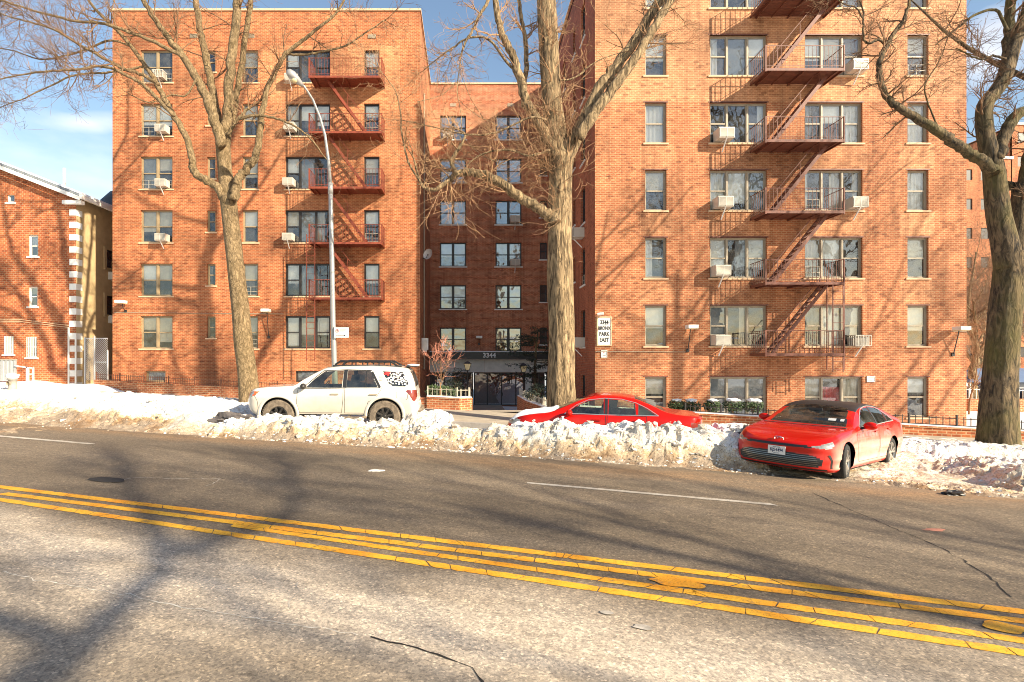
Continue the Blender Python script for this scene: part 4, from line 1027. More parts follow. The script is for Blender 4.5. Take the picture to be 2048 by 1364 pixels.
MB().blob((0,0,.60), .22, 3, 3, .3, (1,1,.55)).build('snow_cap', M['cleansnow'], r, smooth=True, local=True)
# ================================================================== low walls with iron fences
WA = Vector((-17.5,25.9)); WB = Vector((14.7,15.8))
def wl(X): return WA.y+(WB.y-WA.y)*(X-WA.x)/(WB.x-WA.x)
def wtop(X): return .98+(.005-.98)*(X-WA.x)/(WB.x-WA.x)
def lowwall(pts, tops, name, lab, snow=.0, side_=1, th=.24):
    r = empty(name, (pts[0][0], pts[0][1], tops[0]), 0, lab, 'garden wall', 'low brick garden walls')
    body = MB(); cop = MB(); sn = MB()
    def offs(i):
        p = Vector(pts[i]); a = Vector(pts[max(i-1,0)]); b_ = Vector(pts[min(i+1,len(pts)-1)]); d = (b_-a).normalized(); return p, Vector((-d.y, d.x))
    for i in range(len(pts)-1):
        (p, n), (q, m) = offs(i), offs(i+1)
        for mb_, o0, o1, z0, z1 in ((body, 0, th, -1.4, -.0), (cop, -.02, th+.02, .001, .05)) + (((sn, 0.02, th-.02, .051, .051+snow),) if snow else ()):
            a0, a1, b0, b1 = p+n*o0, p+n*o1, q+m*o0, q+m*o1; za, zb = tops[i]-.05, tops[i+1]-.05
            mb_.add([(a0.x,a0.y,za+z0),(b0.x,b0.y,zb+z0),(b1.x,b1.y,zb+z0),(a1.x,a1.y,za+z0),(a0.x,a0.y,za+z1),(b0.x,b0.y,zb+z1),(b1.x,b1.y,zb+z1),(a1.x,a1.y,za+z1)],
              [(0,3,2,1),(4,5,6,7),(0,1,5,4),(1,2,6,5),(2,3,7,6),(3,0,4,7)])
    body.build('brickwork', M['brickW'], r, uv=True); cop.build('coping', M['brickW'], r, uv=True)
    if snow: sn.build('snow_strip', M['cleansnow'], r)
    return r
def railings(pts, tops, h, mat, lab, step=.13, ring=False, base=0):
    r = empty('iron_fence', (pts[0][0], pts[0][1], tops[0]), 0, lab, 'fence', 'iron fences on the garden walls')
    mp = MB(); rl = MB(); po = MB()
    for (p, q, za, zb) in zip(pts[:-1], pts[1:], tops[:-1], tops[1:]):
        p = Vector(p); q = Vector(q); d = (q-p); L_ = d.length; n = max(1, int(L_/step)); nn = Vector((-d.y, d.x)).normalized()*.12
        A = Vector((p.x+nn.x, p.y+nn.y, za+base)); B_ = Vector((q.x+nn.x, q.y+nn.y, zb+base))
        for z in (.05, h-.05): rl.bar(A+Vector((0,0,z)), B_+Vector((0,0,z)), .022)
        for k in range(n+1):
            c = A.lerp(B_, k/n); mp.bar(c, c+Vector((0,0,h)), .016)
            if k % 12 == 0: MB().bar(c, c+Vector((0,0,h+.06)), .045).build('post', mat, r)
    mp.build('pickets', mat, r); rl.build('rail', mat, r); return r
def line(X0, X1, n): return [(x, wl(x)) for x in lin(X0, X1, n)], [wtop(x) for x in lin(X0, X1, n)]
p1, t1 = line(-17.6, -8.0, 8); lowwall(p1+[(-1.6,wl(-1.6))], t1+[wtop(-1.6)], 'garden_wall', 'long low brick wall under the left wing behind the left street tree')
railings(p1+[(-5.5,wl(-5.5))], t1+[wtop(-5.5)], .30, M['brown_iron'], 'brown iron picket fence on the wall below the left wing')
pp = [(-1.55,wl(-1.55)-.05),(-.30,wl(-.3)-.05),(.18,20.9),(.22,24.5)]; tt = [.56,.53,.51,.10]
lowwall(pp, tt, 'garden_wall', 'planter wall left of the entrance path behind the white car', .04)
railings(pp, tt, .34, M['picket'], 'pale iron picket fence on the left planter wall', .17)
pp = [(2.30,25.5),(2.42,23.0),(2.9,21.3),(3.6,wl(3.6))]; tt = [.25,.22,.12,.05]
lowwall(pp, tt, 'garden_wall', 'curved planter wall right of the entrance path behind the big middle tree', .04)
railings(pp+[(4.2,wl(4.2))], tt+[.2], .32, M['picket'], 'pale iron picket fence on the curved planter wall', .13)
p2, t2 = line(3.62, 17.6, 10); lowwall(p2, t2, 'garden_wall', 'low brick wall running behind both red cars under the right wing', .035)
p3, t3 = line(10.9, 17.6, 7); railings(p3, t3, .30, M['iron'], 'black iron picket fence on the wall right of the near red car', .15)
p4, t4 = line(7.2, 10.3, 4); railings(p4, t4, .26, M['iron'], 'low iron picket fence behind the row of snowy shrubs', .15)
p5, t5 = line(17.6, 34, 4); lowwall(p5, t5, 'garden_wall', 'low brick wall at the right edge beyond the big tree', .035); railings(p5, t5, .36, M['iron'], 'black iron picket fence at the right edge beyond the big tree', .15)
# ================================================================== cars
def interp(pts, x):
    xs = [p[0] for p in pts]; ys = [p[1] for p in pts]
    if x <= xs[0]: return ys[0]
    if x >= xs[-1]: return ys[-1]
    n = len(xs); i = max(k for k in range(n) if xs[k] <= x); i = min(i, n-2)
    d = [(ys[k+1]-ys[k])/(xs[k+1]-xs[k]) for k in range(n-1)]
    def m(k):
        if k == 0: return d[0]
        if k == n-1: return d[-1]
        return 0 if d[k-1]*d[k] <= 0 else 2*d[k-1]*d[k]/(d[k-1]+d[k])
    h = xs[i+1]-xs[i]; t = (x-xs[i])/h
    return (2*t**3-3*t*t+1)*ys[i]+(t**3-2*t*t+t)*h*m(i)+(-2*t**3+3*t*t)*ys[i+1]+(t**3-t*t)*h*m(i+1)
def inpoly(px, py, poly):
    r = np.zeros(px.shape, bool); n = len(poly)
    for i in range(n):
        x0, y0 = poly[i]; x1, y1 = poly[(i+1)%n]
        if y0 == y1: continue
        c = ((y0 > py) != (y1 > py)) & (px < (x1-x0)*(py-y0)/(y1-y0)+x0); r ^= c
    return r
class Car:
    def __init__(s, sp):
        s.sp = sp; L = sp['L']; s.L = L
        a = [0]; r = sp['rf']
        fr = [r*(1-math.cos(t))*1.0 for t in lin(0, math.pi/2, 22)]; rr = sp['rr']
        re = [L-rr*(1-math.cos(t)) for t in lin(0, math.pi/2, 20)][::-1]
        mid = lin(r, L-rr, int((L-r-rr)/.026)+2)[1:-1]; s.xs = fr+mid+re
        s.q = lin(0, 1, 34); s.up = lin(0, 1, 22)[1:]; s.rt = lin(0, 1, 26)[1:]
        side_ = [s.section(x) for x in s.xs]; s.nt = len(side_[0]); V = np.array(side_)   # nx, nt, 3
        s.half = V
    def wf(s, x):
        sp = s.sp; L = s.L
        if x < sp['rf']: t = (sp['rf']-x)/sp['rf']; return max(0, 1-t**sp['nf'])**(1/sp['nf'])
        if x > L-sp['rr']: t = (x-(L-sp['rr']))/sp['rr']; return max(0, 1-t**sp['nr'])**(1/sp['nr'])
        return 1
    def low(s, q): return interp(s.sp['side'], q)
    def section(s, x):
        sp = s.sp; zt = interp(sp['top'], x); zb = interp(sp['belt'], x); z0 = interp(sp['bot'], x); zt = max(zt, zb+.015)
        W = sp['W']; f = s.wf(x); hip = interp(sp.get('hip', [(0,0)]), x); out = []
        for q in s.q:
            z = z0+(zb-z0)*q; out.append((x, (W-s.low(q)+hip*math.sin(q*math.pi))*f, z))
        wb = (W-s.low(1)); hh = zt-zb; sh = .84
        tum = interp(sp['tum'], x)
        ys = wb-tum*hh*sh-.012
        for u in s.up:
            z = zb+hh*sh*u; y = wb+(ys-wb)*u+.018*math.sin(u*math.pi)*min(1,hh/.3); out.append((x, y*f, z))
        for u in s.rt:
            th = u*math.pi/2; pe = 2/2.7
            y = ys*math.cos(th)**pe if u < 1 else 0; z = zb+hh*(sh+(1-sh)*math.sin(th)**pe); out.append((x, y*f, z))
        # end profiles
        res = []
        for (xx, y, z) in out:
            kf = max(0, 1-x/.7)**1.5; kr = max(0, 1-(s.L-x)/.6)**1.5
            res.append((xx+interp(sp['nose'], z)*kf-interp(sp['tail'], z)*kr, y, z))
        return res
    def sidey(s, x, z):
        """half width of the body at station x and height z"""
        sec = s.section(x)
        for a, b_ in zip(sec[:-1], sec[1:]):
            if a[2] <= z <= b_[2]:
                t = (z-a[2])/(b_[2]-a[2]+1e-9); return a[1]+(b_[1]-a[1])*t
        return sec[0][1]
    def frontx(s, y, z, rear=False):
        lo, hi = (0, s.sp['rf']) if not rear else (s.L, s.L-s.sp['rr'])
        for _ in range(24):
            m = (lo+hi)/2
            if s.sidey(m, z) < abs(y): lo = m
            else: hi = m
        x = (lo+hi)/2; kf = max(0, 1-x/.7)**1.5; kr = max(0, 1-(s.L-x)/.6)**1.5
        return x+interp(s.sp['nose'], z)*kf-interp(s.sp['tail'], z)*kr
    def build(s, root, classes, arches):
        """classes: (name, material, test(x,y,z,idx) -> mask, label, snap polygon or None)"""
        V = s.half; nx, nt = V.shape[:2]
        full = np.concatenate([V*np.array([1,-1,1]), V[:, -2::-1, :]], axis=1); nf_ = full.shape[1]
        part_ = np.concatenate([np.arange(nt), np.arange(nt-2, -1, -1)])
        P_ = full.reshape(-1, 3).copy(); ts = np.tile(part_, nx)
        nq, nu = len(s.q), len(s.up)
        # snap vertices to outlines
        sidem = (ts < nq+nu-2)&(np.abs(P_[:,1]) > .45*s.sp['W'])
        for (cx, cz, r) in arches:
            d = np.hypot(P_[:,0]-cx, P_[:,2]-cz); m = sidem & (np.abs(d-r) < .016)
            k = r/d[m]; P_[m,0] = cx+(P_[m,0]-cx)*k; P_[m,2] = cz+(P_[m,2]-cz)*k
        for c in classes:
            if len(c) > 4 and c[4]:
                pol, mode = c[4]
                if mode == 'side': m0 = sidem; A, B_ = P_[:,0], P_[:,2]
                elif mode == 'front': m0 = P_[:,0] < 1.0; A, B_ = np.abs(P_[:,1])+P_[:,0], P_[:,2]
                elif mode == 'rear': m0 = P_[:,0] > s.L-1.0; A, B_ = np.abs(P_[:,1])+(s.L-P_[:,0]), P_[:,2]
                if mode != 'side': continue
                for i in range(len(pol)):
                    (x0,y0),(x1,y1) = pol[i], pol[(i+1)%len(pol)]; dx, dy = x1-x0, y1-y0; LL = dx*dx+dy*dy
                    t = np.clip(((A-x0)*dx+(B_-y0)*dy)/LL, 0, 1); qx, qy = x0+t*dx, y0+t*dy
                    m = m0 & (np.hypot(A-qx, B_-qy) < .0135); P_[m,0] = qx[m]; P_[m,2] = qy[m]
        I, J = np.meshgrid(np.arange(nx-1), np.arange(nf_-1), indexing='ij'); I = I.ravel(); J = J.ravel()
        faces = np.stack([I*nf_+J, (I+1)*nf_+J, (I+1)*nf_+J+1, I*nf_+J+1], 1)
        cen = P_[faces].mean(1); tf = np.minimum(ts[faces[:,0]], ts[faces[:,3]])
        x, y, z = cen.T; alive = np.ones(len(faces), bool); sidef = (tf < nq+nu-2)&(np.abs(y) > .45*s.sp['W'])
        for (cx, cz, r) in arches: alive &= ~(sidef & (np.hypot(x-cx, z-cz) < r))
        for c in classes:
            m = c[2](x, y, z, tf, sidef) & alive; alive &= ~m
            if m.sum() == 0: continue
            if c[0] in ('door','side_window','quarter_window','headlight','tail_light','turn_signal','bumper_vent'):
                for q in (m&(y < 0), m&(y >= 0)):
                    if q.sum(): s.emit(root, c[0], c[1], P_, faces[q], c[3] if len(c) > 3 else None)
            else: s.emit(root, c[0], c[1], P_, faces[m], c[3] if len(c) > 3 else None)
        s.emit(root, 'body', s.sp['paint'], P_, faces[alive])
        # wheel housings, floor
        mb = MB(); W = s.sp['W']
        for (cx, cz, r) in arches:
            for sg_ in (-1, 1):
                prof = []
                for k in range(15):
                    t = math.pi*(-.08+1.16*k/14); prof.append((cx+r*1.0*math.cos(t), cz+r*math.sin(t)))
                vs = [(a, sg_*(W-.07), b_) for a, b_ in prof]+[(a, sg_*(W-.38), b_) for a, b_ in prof]
                mb.add(vs, [(k, k+1, k+16, k+15) for k in range(14)]+[tuple(range(15, 30))])
        zb = s.sp['bot'][0][1] if False else min(p[1] for p in s.sp['bot'])
        mb.box((.45,-W+.2,zb+.01),(s.L-.5,W-.2,zb+.10)); mb.box((arches[0][0]+arches[0][2]+.02,-W+.08,zb+.02),(arches[1][0]-arches[1][2]-.02,W-.08,zb+.08))
        mb.build('underbody', M['black'], root, local=True)
    def emit(s, root, name, mat, P_, faces, lab=None):
        uq, inv = np.unique(faces, return_inverse=True); me = bpy.data.meshes.new(name)
        me.from_pydata(P_[uq].tolist(), [], inv.reshape(faces.shape).tolist()); me.materials.append(mat)
        me.polygons.foreach_set('use_smooth', [True]*len(me.polygons)); me.update()
        o = bpy.data.objects.new(name, me); C.objects.link(o); o.parent = root
        if lab: o['label'] = lab
        return o
    def ribbon(s, mb, pts, w, sgn, out=.004):
        """thin strip along side polyline pts (x, z)"""
        P3 = []
        for (x0,z0),(x1,z1) in zip(pts[:-1], pts[1:]):
            n = max(2, int(math.hypot(x1-x0, z1-z0)/.05))
            for k in range(n): t = k/n; P3.append((x0+(x1-x0)*t, z0+(z1-z0)*t))
        P3.append(pts[-1]); vs = []
        for i, (x, z) in enumerate(P3):
            a = P3[max(i-1,0)]; b_ = P3[min(i+1,len(P3)-1)]; dx, dz = b_[0]-a[0], b_[1]-a[1]; l = math.hypot(dx,dz); nx_, nz_ = -dz/l*w/2, dx/l*w/2
            for sg_ in (1,-1):
                X, Z = x+nx_*sg_, z+nz_*sg_; vs.append((X, sgn*(s.sidey(X, Z)+out), Z))
        n = len(P3); mb.add(vs, [(2*i, 2*i+1, 2*i+3, 2*i+2) for i in range(n-1)])
    def fribbon(s, mb, y0, y1, z0, z1, w, out=.006, rear=False, n=24, d=.0):
        vs = []
        for k in range(n+1):
            t = k/n; y = y0+(y1-y0)*t; z = z0+(z1-z0)*t
            for sg_ in (1,-1):
                zz = z+sg_*w/2; x = s.frontx(y, zz, rear); vs.append((x-out if not rear else x+out, y, zz))
        mb.add(vs, [(2*i, 2*i+1, 2*i+3, 2*i+2) for i in range(n)])
def wheel(root, x, y, z, r, w, rimr, style, sgn, steer=0, rubber='rubber', rimm='alloy', spokes=5):
    t = MB(); hw = w/2; prof = [(rimr,-hw*.85),(rimr+.02,-hw*.98),(r*.93,-hw),(r*.985,-hw*.8),(r,-hw*.5),(r,hw*.5),(r*.985,hw*.8),(r*.93,hw),(rimr+.02,hw*.98),(rimr,hw*.85)]
    t.lathe(prof, (0,0,0), 48, 'y')
    for k in range(48):   # tread blocks
        a = 2*math.pi*k/48
        for q in (-.6,-.1,.4):
            c = Vector((math.cos(a)*r, q*hw, math.sin(a)*r)); d = Vector((-math.sin(a), 0, math.cos(a))); n_ = Vector((math.cos(a),0,math.sin(a)))
            t.bar(c-d*r*.042, c+d*r*.042, hw*.34, .02 if style == 'offroad' else .008, up=n_)
    o = t.build('wheel', M[rubber], root, local=True, smooth=False); o.location = (x,y,z); o.rotation_euler.z = steer
    m = MB(); s_ = sgn
    m.lathe([(rimr,-hw*.9),(rimr*.96,-hw*.92),(rimr*.93,-hw*.75),(rimr*.92,hw*.75),(rimr*.96,hw*.92),(rimr,hw*.9)], n=48, axis='y')
    f = s_*hw
    m.lathe([(0,f*.80),(.035,f*.80),(.062,f*.72),(.075,f*.35)], n=20, axis='y')
    for k in range(spokes):
        a = 2*math.pi*k/spokes+.3
        for da in ((-.10,.10) if style != 'offroad' else (-.02,)):
            p0 = Vector((math.cos(a+da*.6)*.05, f*.66, math.sin(a+da*.6)*.05)); p1 = Vector((math.cos(a+da*1.9)*rimr*.95, f*.82, math.sin(a+da*1.9)*rimr*.95))
            m.bar(p0, p1, .032 if style != 'offroad' else .055, .03, up=(0,1,0))
    m.build('rim', M[rimm], o, local=True)
    h = MB(); h.lathe([(0,f*.05),(rimr*.7,f*.05),(rimr*.92,f*.02)], n=32, axis='y'); h.build('brake_disc', M['darkalloy'], o, local=True)
    return o
def seats(root, xs, zc, W, mat='seat'):
    for x in xs:
        for y in (-W*.42, W*.42):
            m = MB(); m.box((x-.02,y-.25,zc-.38),(x+.5,y+.25,zc-.22)); m.bar((x+.48,y,zc-.3),(x+.66,y,zc+.28),.46,.12,up=(0,1,0)); m.bar((x+.67,y,zc+.30),(x+.70,y,zc+.48),.24,.09,up=(0,1,0)); m.build('seat', M[mat], root, local=True)
def dash(root, x, z, W):
    m = MB(); m.prism([(x-.35,-W+.16),(x+.25,-W+.16),(x+.25,W-.16),(x-.35,W-.16)], z-.3, z-.04); m.build('dashboard', M['seat'], root, local=True)
    m = MB(); c = Vector((x+.36,-W*.42,z+.0)); pts = [c+Vector((math.sin(.4)*.18*math.sin(t), .18*math.cos(t), .18*math.sin(t)*math.cos(.4))) for t in lin(0, 2*math.pi, 20)]; m.tube(pts, .014, 6); m.tube([c, c+Vector((-.2,0,-.08))], .02, 6); m.build('steering_wheel', M['seat'], root, local=True)
def mirror(root, x, y, z, sgn, paint, w=.24):
    m = MB(); a = sgn
    m.blob((x, y+a*.15, z), .13, 5, 3, .0, (.62,.95,.62)); o = m.build('side_mirror', paint, root, smooth=True, local=True)
    MB().bar((x,y-a*.02,z-.06),(x,y+a*.1,z-.03),.05).build('mirror_arm', M['black'], o, local=True)
def handle(root, car, x, z, sgn, mat):
    y = sgn*(car.sidey(x, z)+.022); m = MB(); m.box((x-.10,y-.012,z-.014),(x+.10,y+.012,z+.014)); m.build('door_handle', mat, root, local=True)
def emblem(root, loc, rx, w=.15, h=.10):
    m = MB()
    def ring(a, b_, t, dz=0): pts = [Vector((0, a*math.cos(k), b_*math.sin(k)+dz)) for k in lin(0, 2*math.pi, 25)]; m.tube(pts, t, 5, cap=False)
    ring(w/2, h/2, .008); ring(w*.19, h*.44, .006); ring(w*.36, h*.2, .006, h*.22)
    o = m.build('emblem', M['chrome'], root, local=True); o.location = loc; o.rotation_euler.y = rx; return o
def platebox(root, loc, rz, s, tilt=0):
    m = MB().box((-.012,-.155,-.078),(0,.155,.078)); o = m.build('licence_plate', M['white'], root, local=True); o.location = loc; o.rotation_euler = (0,tilt,rz)
    q = text(s, .085, M['blueplate'], 'lettering', o, (-.0135,0,.0), rx=90, rz=-90, ext=.0012, sx=.74, bold=True)
    q = text('NEW YORK', .026, M['blueplate'], 'lettering', o, (-.0135,0,.055), rx=90, rz=-90, ext=.001); q = text('EXCELSIOR', .020, M['blueplate'], 'lettering', o, (-.0135,0,-.058), rx=90, rz=-90, ext=.001)
    return o
M['headlamp'] = plain('headlamp_lens', (.34,.33,.30), .22, metal=.3, var=.35, scale=14, coat=.6)
M['darkchrome'] = plain('dark_chrome', (.22,.21,.20), .25, metal=.8)
# ---- near red sedan ------------------------------------------------
SP1 = dict(L=4.90, W=.925, rf=.62, rr=.55, nf=2.7, nr=3.2, paint=M['redpaint'],
  top=[(0,.70),(.12,.755),(.35,.815),(.9,.90),(1.42,.965),(1.75,1.14),(2.15,1.335),(2.5,1.405),(2.9,1.425),(3.3,1.40),(3.8,1.285),(4.25,1.14),(4.5,1.09),(4.8,1.07),(4.9,1.03)],
  belt=[(0,.64),(.2,.69),(.5,.77),(1.0,.86),(1.4,.92),(2.2,.955),(3.2,.985),(3.9,1.02),(4.3,1.03),(4.75,1.01),(4.9,.97)],
  bot=[(0,.19),(.5,.17),(1.4,.18),(3.6,.19),(4.5,.24),(4.9,.30)], side=[(0,.075),(.10,.030),(.25,.022),(.45,.0),(.62,.004),(.80,.020),(.93,.036),(1,.060)],
  hip=[(0,0),(.5,0),(.95,.012),(1.6,0),(3.0,0),(3.85,.022),(4.4,.01),(4.9,0)], tum=[(0,.6),(1.4,.6),(2.2,.52),(3.3,.52),(4.3,.6),(4.9,.6)],
  nose=[(.15,.10),(.22,.02),(.35,.0),(.5,.02),(.60,.0),(.66,.02),(.72,.10),(.8,.2)], tail=[(.2,.12),(.4,.02),(.7,0),(.95,.02),(1.1,0)])
def cam(name): return name
def build_red1():
    h = R(38.7)
    fl_ = Vector((7.12,10.5))           # ground point under the near front wheel
    ux = Vector((math.cos(h), math.sin(h))); uy = Vector((-math.sin(h), math.cos(h))); WX, WR = .93, 3.755
    org = fl_-ux*WX-uy*(-.80)
    zf = gz(fl_.x, fl_.y)+.01; rw = fl_+ux*(WR-WX); zr_ = gz(rw.x, rw.y)-.02; pitch = math.atan2(zr_-zf, WR-WX)
    zo = zf-math.tan(pitch)*WX
    root = empty('red_sedan', (org.x, org.y, zo), h, 'shiny red sedan with black roof, parked askew with its nose to the road', 'car', 'red sedans in the snow')
    root.rotation_euler = (R(.6), -pitch, h)
    car = Car(SP1); W = SP1['W']
    AR = [(WX,.34,.385),(WR,.34,.385)]
    belt = lambda x: np.interp(x, *zip(*SP1['belt']))
    fw = [(1.78,.975),(2.10,1.175),(2.35,1.285),(2.62,1.335),(2.78,1.345),(2.80,.995),(2.2,.985)]
    rw_ = [(2.88,1.345),(3.2,1.335),(3.42,1.28),(3.50,1.24),(3.52,1.03),(2.88,1.0)]
    rq = [(3.58,1.21),(3.78,1.12),(3.93,1.045),(3.58,1.035)]
    sidepoly = lambda pol: (lambda x,y,z,t,sf: sf&inpoly(x,z,pol))
    roofp = lambda x,y,z,t,sf: (t >= len(car.q)+len(car.up)-3)
    def wind(x,y,z,t,sf): return (t >= len(car.q)+1)&(~sf|(np.abs(y) < .60))&(x > 1.42+.0*y)&(x < 2.20-.12*(np.abs(y)/.6)**2)&(np.abs(y) < .715-.20*np.clip((x-1.42)/.8,0,1))&(z > 0.95)
    def backl(x,y,z,t,sf): return (t >= len(car.q)+8)&(x > 3.42)&(x < 4.16)&(np.abs(y) < .60-.06*np.clip((4.16-x)/.8,0,1))
    def roof(x,y,z,t,sf): return (t >= len(car.q)+len(car.up)-1)&(x >= 2.02)&(x <= 3.55)
    A = lambda x,y: np.abs(y)+x
    gr = [(0,.265),(.80,.255),(.93,.33),(.88,.41),(.70,.475),(0,.500)]
    def front(pol, lim=1.0): return lambda x,y,z,t,sf: (x < lim)&inpoly(A(x,y), z, pol)
    hl = [(.60,.625),(.95,.600),(1.12,.612),(1.26,.700),(1.20,.735),(1.02,.700),(.78,.655)]
    bar_ = [(-.1,.600),(.60,.600),(.66,.612),(.60,.648),(-.1,.648)]
    vent = [(1.02,.50),(1.10,.50),(1.24,.34),(1.24,.23),(1.18,.23)]
    rl = [(.55,.80),(.95,.78),(1.25,.84),(1.25,.95),(.9,.93),(.55,.90)]
    d1 = [(1.60,.30),(2.78,.30),(2.82,.60),(2.80,.975),(1.62,.93),(1.45,.80),(1.48,.45)]
    d2 = [(2.86,.30),(3.38,.30),(3.50,.45),(3.62,.70),(3.62,.98),(2.87,.975)]
    cl = [('side_window', M['carglass'], sidepoly(fw), None, (fw,'side')), ('side_window', M['cartint'], sidepoly(rw_), None, (rw_,'side')), ('quarter_window', M['cartint'], sidepoly(rq), None, (rq,'side')),
      ('windscreen', M['carglass'], wind), ('rear_window', M['cartint'], backl), ('roof_panel', M['black'], roof, 'glossy black roof'),
      ('grille', M['black'], front(gr)), ('headlight', M['headlamp'], front(hl)), ('trim_bar', M['black'], front(bar_, .5)), 
      ('tail_light', M['redlens'], lambda x,y,z,t,sf: (x > 3.9)&inpoly(np.abs(y)+(4.9-x), z, rl)),
      ('door', M['redpaint'], sidepoly(d1), 'front door', (d1,'side')), ('door', M['redpaint'], sidepoly(d2), 'rear door', (d2,'side')),
      ('hood', M['redpaint'], lambda x,y,z,t,sf: (t >= len(car.q)+4)&(x < 1.44)&(x > .13))]
    car.build(root, cl, AR)
    # grille slats, lip, seams
    m = MB()
    for k in range(6):
        z = .285+.034*k; yw = .70-.02*abs(k-2); car.fribbon(m, -yw, yw, z, z, .010, .012)
    m.build('grille_slats', M['darkchrome'], root, local=True)
    for sg_ in (-1,1): m = MB(); car.ribbon(m, [(.24,.50),(.285,.40),(.31,.25)], .035, sg_, .004); m.build('bumper_vent', M['black'], root, local=True)
    m = MB(); car.fribbon(m, -.80, .80, .215, .215, .03, .02); m.build('front_lip', M['redpaint'], root, local=True)
    for sg_ in (-1,1):
        for pol in (d1, d2): m = MB(); car.ribbon(m, pol+[pol[0]], .009, sg_, .003); m.build('door_seam', M['black'], root, local=True)
    m = MB()
    for sg_ in (-1,1):
        car.ribbon(m, [(1.74,.965),(2.2,.978),(2.84,.993),(3.5,1.025),(3.97,1.04)], .016, sg_, .006); car.ribbon(m, [(1.74,.965),(2.09,1.190),(2.36,1.305),(2.65,1.355),(2.85,1.362),(3.2,1.35),(3.45,1.285),(3.8,1.13),(3.97,1.04)], .014, sg_, .006)
    m.build('window_trim', M['alloy'], root, local=True)
    m = MB()
    for sg_ in (-1,1): car.ribbon(m, [(2.83,1.0),(2.83,1.35)], .08, sg_, .005); car.ribbon(m, [(3.55,1.03),(3.54,1.24)], .05, sg_, .005)
    m.build('pillar_trim', M['black'], root, local=True)
    for sg_ in (-1,1):
        mirror(root, 1.86, sg_*.86, 1.00, sg_, M['redpaint']); handle(root, car, 2.62, .86, sg_, M['redpaint']); handle(root, car, 3.45, .885, sg_, M['redpaint'])
    for sg_ in (-1,1):
        wheel(root, WX, sg_*.80, .335, .335, .225, .235, 'road', sg_, R(9), spokes=5); wheel(root, WR, sg_*.80, .335, .335, .225, .235, 'road', sg_, 0, spokes=5)
    emblem(root, (.115,0,.725), R(-50), .16, .10)
    platebox(root, (car.frontx(0,.50)-.03,-.02,.505), 0, 'KJS·6494')
    seats(root, [2.15, 3.05], .80, W); dash(root, 1.62, .99, W)
    m = MB().box((1.92,-.13,1.21),(1.96,.13,1.28)); m.build('rear_view_mirror', M['black'], root, local=True)
    m = MB()
    for (x,y,w_) in ((1.60,-.42,.14),(1.60,-.60,.07)):
        m.add([(x-.02,y-w_/2,1.06),(x-.02,y+w_/2,1.06),(x+.03,y+w_/2,1.105),(x+.03,y-w_/2,1.105)], [(0,1,2,3)])
    m.build('registration_sticker', M['white'], root, local=True)
    m = MB(); m.bar((1.50,-.62,.985),(1.56,.0,.985),.02,.012); m.bar((1.48,.1,.985),(1.56,.66,.985),.02,.012); m.build('wiper', M['black'], root, local=True)
    m = MB().blob((4.05,0,1.235), .06, 1, 2, 0, (1.2,.3,.9)); m.build('roof_antenna', M['black'], root, smooth=True, local=True)
    return root
build_red1()
# ---- middle red sedan half buried ----------------------------------
SP2 = dict(L=4.80, W=.91, rf=.75, rr=.55, nf=2.5, nr=3.0, paint=M['redpaint2'],
  top=[(0,.64),(.10,.72),(.35,.82),(.8,.91),(1.15,.97),(1.5,1.12),(1.95,1.34),(2.3,1.445),(2.7,1.47),(3.1,1.44),(3.55,1.29),(3.95,1.12),(4.25,1.07),(4.65,1.05),(4.8,1.0)],
  belt=[(0,.58),(.25,.70),(.6,.80),(1.15,.91),(1.6,.95),(2.6,.97),(3.4,1.0),(4.0,1.02),(4.6,1.0),(4.8,.95)],
  bot=[(0,.20),(.5,.18),(1.4,.19),(3.6,.19),(4.4,.24),(4.8,.28)], side=[(0,.07),(.12,.02),(.45,.0),(.7,.01),(.9,.03),(1,.055)],
  tum=[(0,.6),(1.2,.6),(2.0,.45),(3.2,.45),(4.1,.6),(4.8,.6)],
  nose=[(.18,.06),(.3,.0),(.5,0),(.66,.06),(.8,.16)], tail=[(.2,.1),(.5,.0),(.9,.02),(1.05,.0)])
